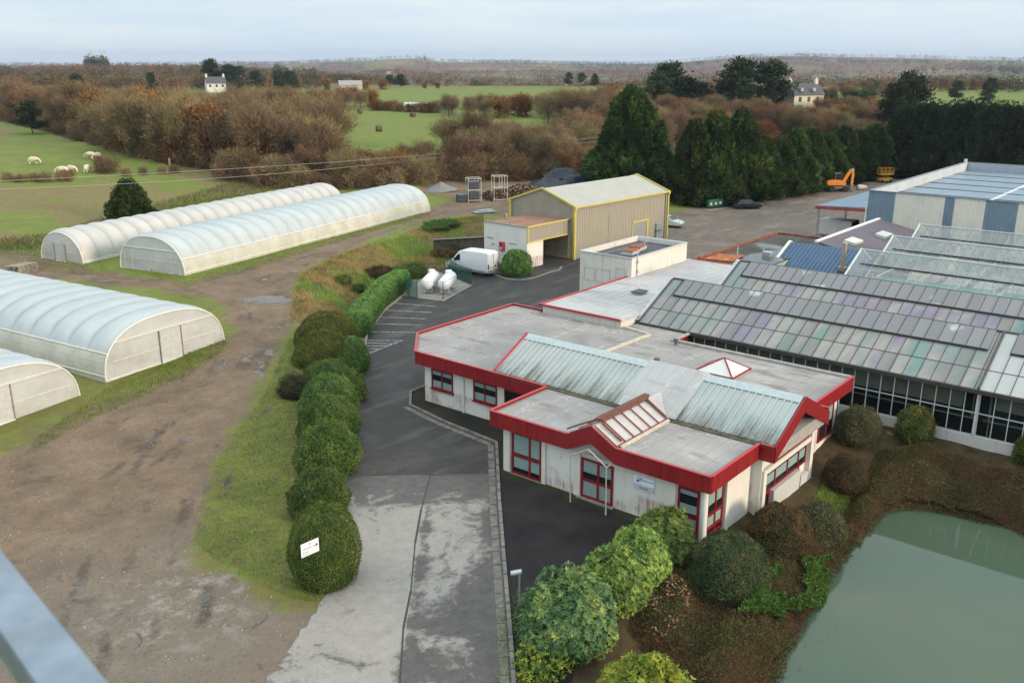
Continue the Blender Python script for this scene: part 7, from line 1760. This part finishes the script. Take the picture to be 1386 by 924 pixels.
protos = {}
GB_ = 'leafless trees of the woods and hedgerows'
for i in range(4): protos['b%d' % i] = make_tree('bare_tree', 'leafless brown twigged tree in the woods and hedgerows', GB_, limb_tree(50 + i, 10, 4.6, 1.8, 9000, .80, .055, T_brown, groundy=.12))
for i in range(3): protos['o%d' % i] = make_tree('bare_tree', 'leafless olive twigged tree in the woods and hedgerows', 'olive twigged leafless trees', limb_tree(60 + i, 10, 4.8, 1.8, 9000, .80, .055, T_olive, groundy=.15))
for i in range(2): protos['r%d' % i] = make_tree('rusty_tree', 'tree still holding rusty brown leaves in the woods and hedgerows', 'rusty leaved trees', limb_tree(70 + i, 9.5, 4.4, 1.4, 4200, .50, .30, T_rust, 'leaf', groundy=.25))
for i in range(2): protos['d%d' % i] = make_tree('ivy_tree', 'dark ivy covered tree among the leafless woods', 'ivy covered trees', limb_tree(80 + i, 8, 3.8, .6, 4200, .50, .30, T_dark, 'leaf', groundy=.35))
scr = []
for i in range(3):
    mb, c = limb_tree(90 + i, 4.2, 3.2, .2, 5000, .62, .055, (T_brown, T_olive, T_rust)[i], groundy=.55); o = link('scrub_bush', c); tag(o, ('brown', 'olive brown', 'russet brown')[i] + ' leafless scrub bush along the wood edges', 'scrub bush', 'scrub bushes along the wood edges'); scr.append(o)
rt = random.Random(12)
def wood(us, vs, rows, step, dr, kinds, hmin, hmax, jit=.4):
    """rows of trees behind the ground line (us, vs) of the photo, each row dr metres further"""
    for k in range(rows):
        u = us[0] + rt.uniform(0, step)
        while u < us[-1]:
            v = np.interp(u, us, vs); x, y, z = on_ground(u, v); r = math.hypot(x, y) + k * dr + rt.uniform(-dr, dr) * jit
            x, y = at_range(u + rt.uniform(-4, 4), r); kd = rt.choice(kinds.split())
            p = protos[rt.choice([q for q in protos if q[0] == kd])]
            put(p, x, y, rt.uniform(hmin, hmax) / 10)
            u += step * rt.uniform(.75, 1.25)
def scrub(us, vs, step, rows=1, dr=3, smin=.6, smax=1.2, pick=(0, 1, 2)):
    for k in range(rows):
        u = us[0] + rt.uniform(0, step)
        while u < us[-1]:
            v = np.interp(u, us, vs); x, y, z = on_ground(u, v); r = math.hypot(x, y) + k * dr + rt.uniform(-.5, .5) * dr
            x, y = at_range(u, r); put(scr[rt.choice(pick)], x, y, rt.uniform(smin, smax)); u += step * rt.uniform(.7, 1.3)
# the wood beyond the pasture on the left
U1 = [-30, 0, 60, 130, 190, 235, 300, 360, 440]; V1 = [150, 160, 176, 196, 212, 220, 226, 232, 240]
wood(U1, V1, 1, 30, 8, 'b b o o', 8, 10)
wood(U1, [v - 3 for v in V1], 3, 33, 16, 'b o b o o r', 10, 13)
wood([225, 300, 360, 440], [222, 228, 234, 242], 2, 34, 9, 'r r b o', 8.5, 11)
wood([240, 330, 400], [223, 230, 236], 1, 36, 6, 'd r', 7, 9)
wood([-30, 150, 440], [146, 158, 175], 2, 42, 32, 'b b o r d', 8, 11)
scrub(U1, [v + 2 for v in V1], 17, 1, 3, .7, 1.2)
# scrub and small trees between the polytunnels and the bale field
wood([395, 440, 480], [246, 250, 252], 1, 30, 6, 'b o', 5, 7)
scrub([300, 360, 420, 480, 560], [246, 248, 252, 254, 250], 15, 2, 5, .6, 1.2)
wood([545, 580, 610], [238, 238, 238], 1, 34, 6, 'o b', 5, 6.5)
wood([610, 660, 720, 790], [238, 238, 238, 236], 3, 34, 9, 'o b o b', 7.5, 10)
wood([590, 640, 700], [226, 226, 226], 2, 40, 10, 'd b o', 6.5, 9)
scrub([440, 520, 600, 700, 800], [248, 245, 243, 242, 238], 14, 2, 5, .7, 1.2)
wood([740, 800], [215, 212], 2, 30, 12, 'b o', 7, 9)
# hedge lines of the bale field and the green fields beyond
wood([425, 470, 505], [152, 148, 146], 2, 22, 10, 'r r b', 7, 9)
scrub([500, 560, 600], [149, 152, 154], 12, 1, 5, .7, 1.0)
wood([600, 660, 720, 800], [158, 160, 158, 162], 2, 26, 12, 'b r b o', 6, 8)
wood([740, 800, 850], [166, 168, 170], 3, 28, 14, 'b o b', 8, 10)
wood([560, 640, 720, 800], [120, 119, 118, 118], 1, 22, 10, 'b r', 4, 6)
wood([430, 480, 530], [122, 122, 121], 1, 24, 12, 'b o r', 7, 9)
# brown woods behind the conifer row, round the farmhouse
wood([780, 860, 930], [196, 196, 200], 2, 34, 14, 'b b r o', 7, 9)
wood([860, 940, 1020, 1100, 1180, 1230], [180, 178, 180, 182, 182, 184], 1, 26, 17, 'b b r b o', 6.0, 7.5)
wood([860, 940, 1040], [176, 174, 172], 3, 30, 17, 'b b r b o', 6.5, 8.5)
wood([1120, 1180, 1230], [174, 178, 180], 3, 30, 17, 'b b r b o', 6.5, 8.5)
wood([1040, 1120], [168, 168], 1, 26, 8, 'b r', 4.0, 5.0)
scrub([780, 860, 940, 1020, 1100, 1180, 1235], [190, 186, 184, 184, 184, 186, 188], 20, 4, 14, .8, 1.3)
wood([820, 900, 980], [144, 142, 140], 2, 30, 20, 'b b r', 7.5, 10)
wood([1100, 1160, 1230], [142, 142, 142], 2, 28, 20, 'b d o', 7, 9)
wood([1140, 1220, 1300, 1420], [126, 125, 124, 124], 2, 32, 30, 'b b d r', 7, 9)

# far woods beyond the last countable trees
def far_woods():
    g = np.random.default_rng(77); n = 34000
    r = 560 * (9.0 ** g.random(n)); a = np.radians(g.uniform(-36, 36, n)); X = r * np.cos(HEAD - a); Y = r * np.sin(HEAD - a)
    dens = fbm(X / 240, Y / 240, 71) + .35 * (fbm(X / 45, Y / 45, 72) - .5); uu = np.tan(a) * 1306 + 693
    clear = (fbm(X / 150 + 40, Y / 150, 75) > .60) | ((r < 700) & (uu > 505) & (uu < 800)) | ((uu > 480) & (r > 560) & (r < 900) & (g.random(n) < .75))
    ok = (dens > np.where(r > 1700, .42, .465)) & ~clear; X, Y, r = X[ok], Y[ok], r[ok]; n = len(X); Z = ground_z(X, Y)
    h = g.uniform(6, 11, n) * (1 + r / 9000) * np.where(r < 1300, .72, 1.0); w = h * g.uniform(.42, .7, n)
    kind = fbm(X / 260 + 9, Y / 260, 73) + .25 * (g.random(n) - .5)
    base = np.where(kind > np.where(r > 3400, .47, .53), .12, np.where(g.random(n) < .15, .88, .5)) + g.normal(0, .06, n)
    VV = []; FF = []; RR_ = []; o = 0
    for lo, hi, q, sz in ((0, 900, 90, 1.05), (900, 1700, 40, 1.6), (1700, 9e9, 16, 3.1)):       # tufts of twigs, coarser the farther off
        m = (r >= lo) & (r < hi); k = int(m.sum())
        if not k: continue
        C0 = np.stack([X[m], Y[m], Z[m] + h[m] * .52], -1)
        off = rand_unit(g, k * q) * (g.random(k * q) ** .4)[:, None]; Cq = np.repeat(C0, q, 0) + off * np.stack([np.repeat(w[m], q), np.repeat(w[m], q), np.repeat(h[m] * .52, q)], -1)
        D = unit(off * np.array([1, 1, .8]) + .5 * rand_unit(g, k * q) + np.array([0, 0, .4])); N = rand_unit(g, k * q); N = unit(N - D * np.sum(N * D, -1)[:, None]); s_ = g.uniform(.6, 1.4, k * q) * sz
        V, F = leaf_quads(Cq, D, N, s_, s_ * .42); VV.append(V); FF.append(F + o); o += len(V); RR_.append(np.clip(np.repeat(base[m], q) + g.normal(0, .12, k * q), 0, 1))
    mt = leaf_mat('far_wood', [(0, (0.036, 0.047, 0.020)), (.2, (0.056, 0.061, 0.025)), (.34, (0.140, 0.085, 0.048)), (.6, (0.189, 0.107, 0.060)), (.85, (0.231, 0.113, 0.052)), (1, (0.264, 0.137, 0.063))], .95, .05, 0, 0)
    tag(link('far_woods', np_mesh('far_woods', np.vstack(VV), np.vstack(FF), mt, rnd=np.concatenate(RR_))), 'distant brown and dark green woods on the rolling hills', kind='stuff')
far_woods()
def plantation(name, label, u0, u1, r, n, h, seed):
    """a skyline clump of tall trees"""
    g = np.random.default_rng(seed); pl = lthing(name, label, 'tree clump', (*at_range((u0 + u1) / 2, r), 0))
    bx_, by_ = pl.location[0], pl.location[1]; Ps = []
    for i in range(n):
        x, y = at_range(g.uniform(u0, u1), r + g.uniform(-12, 12)); z = gz(x, y); k = 260; hh = h * g.uniform(.75, 1.1)
        c = g.normal(size=(k, 3)) * np.array([2.0, 2.0, hh * .22]) + np.array([x - bx_, y - by_, z + hh * .62]); Ps.append(c)
    P = np.vstack(Ps); k = len(P); D = unit(rand_unit(g, k) + np.array([0, 0, .6])); N = rand_unit(g, k); N = unit(N - D * np.sum(N * D, -1)[:, None])
    V, F = leaf_quads(P, D, N, np.full(k, 2.4), np.full(k, .9)); link('crown', np_mesh('crown', V, F, T_dark, rnd=g.random(k)), pl)
    mb = MB(); x0, y0 = at_range(u0, r); x1, y1 = at_range(u1, r)
    for i in range(n): t = i / max(1, n - 1); X, Y = x0 + (x1 - x0) * t, y0 + (y1 - y0) * t; z = gz(X, Y); mb.tube([(X - bx_, Y - by_, z), (X - bx_, Y - by_, z + h * .7)], .3, 5)
    mb.build('trunk', M_bark, pl)
plantation('skyline_clump', 'dark clump of tall trees on the skyline at the far left', 116, 152, 1180, 12, 15, 1)
plantation('skyline_clump', 'rounded dark clump of trees on the skyline right of the white house', 372, 424, 1350, 16, 13, 2)
plantation('skyline_clump', 'small dark clump of trees on the skyline above the bale field', 562, 578, 4200, 6, 30, 3)

# ================================================================== FAR BUILDINGS, ANIMALS, BALES, LINES
m_slate = mat('slate_roof', (.085, .08, .09), .7, var=.15, scale=.8); m_hw = mat('house_white', (.62, .60, .55), .8, var=.05); m_hc_ = mat('house_cream', (.62, .55, .42), .8, var=.05); m_hole = mat('dark_window', (.03, .03, .035), .3)
def house(name, label, x, y, z, rz, L, D, eave, ridge, wm, rm, wins, chim=True):
    h = lthing(name, label, 'house', (x, y, z), rz)
    mb = MB(); mb.box(0, 0, -1, L, D, eave); mb.extr([(.01, 0, eave), (.01, D, eave), (.01, D / 2, ridge)], (L - .02, 0, 0)); mb.build('wall', wm, h)
    mb = MB(); mb.extr([(-.25, -.35, eave - .15), (-.25, D / 2, ridge + .1), (-.25, D + .35, eave - .15), (-.25, D + .35, eave - .02), (-.25, D / 2, ridge + .25), (-.25, -.35, eave - .02)], (L + .5, 0, 0)); ro = mb.build('roof', rm, h)
    if chim:
        for xx in (.55, L - .55): mb = MB(); mb.box(xx - .5, D / 2 - .4, ridge - .8, xx + .5, D / 2 + .4, ridge + 1.5); mb.tube([(xx, D / 2, ridge + 1.5), (xx, D / 2, ridge + 1.9)], .18, 8); mb.build('chimney', wm, ro)
    for wx, wz, ww, wh in wins: mb = MB(); mb.box(wx, -.06, wz, wx + ww, .02, wz + wh); mb.build('window', m_hole, h)
    return h
x, y, z = on_ground(1073, 158); hh_ = house('farmhouse', 'cream two storey farmhouse with a slate roof and two white chimneys among brown trees', x, y, z + 1.2, R(-30) , 10.5, 7, 5.0, 8.0, m_hc_, m_slate, [(1.6, 3.0, 1, 1.4), (4.7, 3.0, 1, 1.4), (7.9, 3.0, 1, 1.4), (1.6, .6, 1, 1.5), (7.9, .6, 1, 1.5)])
mb = MB(); mb.box(2.2, -.0, 6.0, 3.0, 1.4, 6.9); mb.box(6.5, 0, 6.0, 7.4, 1.4, 6.9); mb.build('rooflight', mat('roof_pane', (.35, .36, .38), .3), hh_)
x, y = at_range(277, 545); z = gz(x, y); house('white_house', 'white house with a dark slate roof and two end chimneys on the wooded skyline', x, y, z + .5, R(-24), 10.2, 6.5, 4.4, 7.6, m_hw, m_slate, [(1.2, 2.4, 1.1, 1.3), (4.6, 2.4, 1.1, 1.3), (7.8, 2.4, 1.1, 1.3)])
x, y = at_range(458, 560); z = gz(x, y); house('field_barn', 'long low barn with a pale grey roof behind the rusty hedge', x, y, z, R(-35), 13, 9, 3.4, 5.6, mat('barn_cream', (.5, .42, .3), .8), mat('grey_barn_roof', (.30, .28, .27), .7, var=.1), [], False)
x, y = at_range(546, 330); z = gz(x, y); house('field_shelter', 'small field shelter with a white blue roof at the edge of the bale field', x, y, z, R(-50), 5, 3.5, 1.3, 2.2, m_hw, mat('white_blue_sheet', (.55, .60, .66), .4), [], False)
x, y = at_range(521, 2300); house('distant_cottage', 'tiny white cottage on the far hillside', x, y, gz(x, y) + 2, R(-40), 14, 9, 6, 9, m_hw, m_slate, [], False)

def make_cow():
    V = [(-.95, 0, 1.12), (-.55, 0, 1.10), (0, 0, 1.05), (.55, 0, 1.10), (.85, 0, 1.16), (1.15, 0, 1.0), (1.42, 0, .62), (1.52, 0, .30),
         (-.82, .22, .82), (-.90, .24, .48), (-.84, .24, .06), (-.82, -.22, .82), (-.76, -.24, .48), (-.70, -.24, .06), (.66, .2, .80), (.68, .22, .42), (.66, .22, .06), (.66, -.2, .80), (.60, -.22, .42), (.56, -.22, .06), (-1.08, 0, 1.12), (-1.16, 0, .6)]
    E_ = [(0, 1), (1, 2), (2, 3), (3, 4), (4, 5), (5, 6), (6, 7), (0, 8), (8, 9), (9, 10), (0, 11), (11, 12), (12, 13), (3, 14), (14, 15), (15, 16), (3, 17), (17, 18), (18, 19), (0, 20), (20, 21)]
    rad = [.33, .38, .42, .38, .28, .20, .17, .09, .2, .10, .075, .2, .10, .075, .17, .09, .07, .17, .09, .07, .05, .03]
    me = bpy.data.meshes.new('cow'); me.from_pydata(V, E_, []); o = bpy.data.objects.new('cow', me); COL.objects.link(o)
    o.modifiers.new('skin', 'SKIN'); sv = me.skin_vertices[0].data
    for i, r_ in enumerate(rad): sv[i].radius = (r_, r_ * (1.15 if i in (1, 2, 3) else 1))
    sv[2].use_root = True; sd = o.modifiers.new('sub', 'SUBSURF'); sd.levels = 2; sd.render_levels = 2
    dg = bpy.context.evaluated_depsgraph_get(); nm = bpy.data.meshes.new_from_object(o.evaluated_get(dg)); bpy.data.objects.remove(o)
    nm.materials.append(mat('cream_cow_hide', (.62, .54, .42), .85, var=.08)); nm.polygons.foreach_set('use_smooth', [True] * len(nm.polygons))
    t = lthing('cow', 'x', 'cow', (0, 0, 0), 0, 'cream cows in the pasture'); link('body', nm, t)
    mb = MB()
    for s in (-1, 1): mb.tube([(1.34, s * .12, .80), (1.30, s * .30, .84)], .05, 5, .02)
    mb.obox((1.54, 0, .26), (.1, .14, .1)); mb.build('ears_and_muzzle', mat('pinkish_muzzle', (.42, .30, .24), .7), t); return t
cw = make_cow()
for i, (u, v, a, lb) in enumerate(((46, 222.5, -55, 'cream cow grazing alone, leftmost in the pasture'), (85, 236, 130, 'left one of two cream cows grazing nose to nose'), (97, 234.5, -70, 'right one of two cream cows grazing nose to nose'), (118.5, 233.5, 40, 'cream cow seen from behind beside the bare bush'), (123, 215.5, 120, 'left one of the two cream cows highest in the pasture'), (132, 216.5, 200, 'right one of the two cream cows highest in the pasture'))):
    c = cw if i == 0 else copy_tree(cw); c['label'] = lb; x, y, z = on_ground(u, v); c.location = (x, y, z); c.rotation_euler = (0, 0, R(a)); c.scale = (.85,) * 3
put(scr[0], *on_ground(140, 233)[:2], .75, label='thin bare brown bush standing beside the cows')
for u, v, s_ in ((10, 245, .36), (28, 246, .32), (45, 245, .34), (86, 241, .34), (95, 241, .32), (170, 238, .35), (195, 236, .35), (220, 235, .35), (235, 234, .35), (88, 245, .4), (60, 246, .4)): put(scr[rt.choice((0, 1))], *on_ground(u, v)[:2], s_)
def make_bale():
    b = lthing('hay_bale', 'x', 'hay bale', (0, 0, 0), 0, 'round hay bales in the green field'); m = mat('weathered_hay', (.115, .085, .05), .95, var=.4, scale=6, bump=.8)
    mb = MB(); mb.lathe([(.001, -.62), (.55, -.62), (.68, -.55), (.70, 0), (.68, .55), (.55, .62), (.001, .62)], 22, Matrix.Translation((0, 0, .66)) @ Matrix.Rotation(R(90), 4, 'Y')); mb.build('roll', m, b, smooth=True); return b
bl = make_bale()
for i, (u, v, lb) in enumerate(((513, 178, 'nearest round hay bale in the green field'), (487, 154, 'leftmost round hay bale near the rusty hedge'), (531, 149.5, 'farthest round hay bale by the field hedge'), (559, 158.5, 'rightmost round hay bale beside the brown trees'))):
    b = bl if i == 0 else copy_tree(bl); b['label'] = lb; x, y, z = on_ground(u, v); b.location = (x, y, z - .05); b.rotation_euler = (0, 0, R(-30 + 40 * i)); b.scale = (1.1,) * 3
# wooden poles and the sagging wires across the pasture
m_pole = mat('grey_pole', (.16, .14, .12), .9, var=.2)
PO = [(*at_range(-110, 118), 0), (*at_range(818, 186), 0)]
PO = [(x, y, gz(x, y)) for x, y, _ in PO]; TOPZ = [height_at(-110, 252, PO[0][0], PO[0][1]), height_at(818, 186, PO[1][0], PO[1][1])]
for (x, y, z), tz, lb in zip(PO, TOPZ, ('wooden pole left of the pasture carrying the wires', 'wooden pole behind the tallest conifer carrying the wires')):
    p = thing('utility_pole', lb, 'pole', (x, y, z)); mb = MB(); mb.tube([(x, y, z - .5), (x, y, tz + .5)], .13, 8, .10); mb.build('pole', m_pole, p)
    mb = MB(); mb.beam((x - .5, y + .5, tz + .1), (x + .5, y - .5, tz + .1), .1, .1); mb.build('crossarm', m_pole, p)
m_wire = mat('pale_wire', (.34, .33, .31), .5, var=.02)
for k, (dz, off, lb) in enumerate(((0.1, 0, 'upper of the two sagging wires crossing the pasture'), (-.75, .45, 'lower of the two sagging wires crossing the pasture'))):
    A = Vector((PO[0][0] + off, PO[0][1], TOPZ[0] + dz)); B = Vector((PO[1][0] + off, PO[1][1], TOPZ[1] + dz)); mb = MB()
    mb.tube([A.lerp(B, t / 24) + Vector((0, 0, -.9 * math.sin(math.pi * t / 24) - (.0 if k == 0 else .3 * math.sin(math.pi * t / 12)))) for t in range(25)], .022, 4); tag(mb.build('overhead_wire', m_wire), lb, 'wire', 'overhead wires across the pasture')
x, y = at_range(963, 300); z = gz(x, y); p = thing('utility_pole', 'pale thin pole among the brown woods left of the farmhouse', 'pole', (x, y, z)); mb = MB(); mb.tube([(x, y, z - .5), (x, y, height_at(963, 131, x, y))], .14, 8, .11); mb.build('pole', mat('pale_pole', (.36, .31, .25), .9), p)
x, y, z = on_ground(230, 226); p = thing('fence_post', 'pale wooden post at the corner of the cow pasture', 'post', (x, y, z)); mb = MB(); mb.box(x - .12, y - .12, z - .3, x + .12, y + .12, z + 1.5); mb.build('stake', MATS['pale_pole'], p)

# fallen leaves afloat on the pond
def floats():
    g = np.random.default_rng(6); n = 5000; xs = [p[0] for p in POND]; ys = [p[1] for p in POND]
    X = g.uniform(min(xs), max(xs), n); Y = g.uniform(max(min(ys), -4), max(ys), n); d = seg_dist(X, Y, POND); ok = (d > .05) & (g.random(n) < np.exp(-d / .55) * .8 + .012); X, Y = X[ok], Y[ok]; n = len(X)
    D = rand_unit(g, n) * np.array([1, 1, 0]); D = unit(D); V, F = leaf_quads(np.stack([X, Y, np.full(n, WATER_Z + .006)], -1), D, np.tile(np.array([0, 0, 1.0]), (n, 1)), g.uniform(.05, .11, n), g.uniform(.03, .06, n))
    tag(link('floating_leaves', np_mesh('floating_leaves', V, F, leaf_mat('wet_leaf', [(0, (.05, .04, .02)), (.6, (.13, .09, .04)), (1, (.22, .16, .07))], .5, .3, 0, 0), rnd=g.random(n))), 'brown leaves floating along the edge of the pond', kind='stuff')
floats()
# hazy winter air over the country, ground included
def haze():
    S = 9800; mb = MB()
    N = 48; mb.prism([(S * math.cos(2 * math.pi * i / N), S * math.sin(2 * math.pi * i / N)) for i in range(N)], -45, 110)
    k = bpy.data.materials.new('haze_air'); k.use_nodes = True; t = k.node_tree; t.nodes.clear()
    o = t.nodes.new('ShaderNodeOutputMaterial'); v = t.nodes.new('ShaderNodeVolumePrincipled'); v.inputs['Color'].default_value = (.55, .66, .86, 1); v.inputs['Density'].default_value = .00010; v.inputs['Anisotropy'].default_value = .2
    t.links.new(v.outputs[0], o.inputs['Volume'])
    ob = mb.build('haze', k); tag(ob, kind='stuff'); ob['label'] = 'thin bluish winter haze over the distant country'
haze()
# copies carry the same picture of a kind; nothing is left at the origin
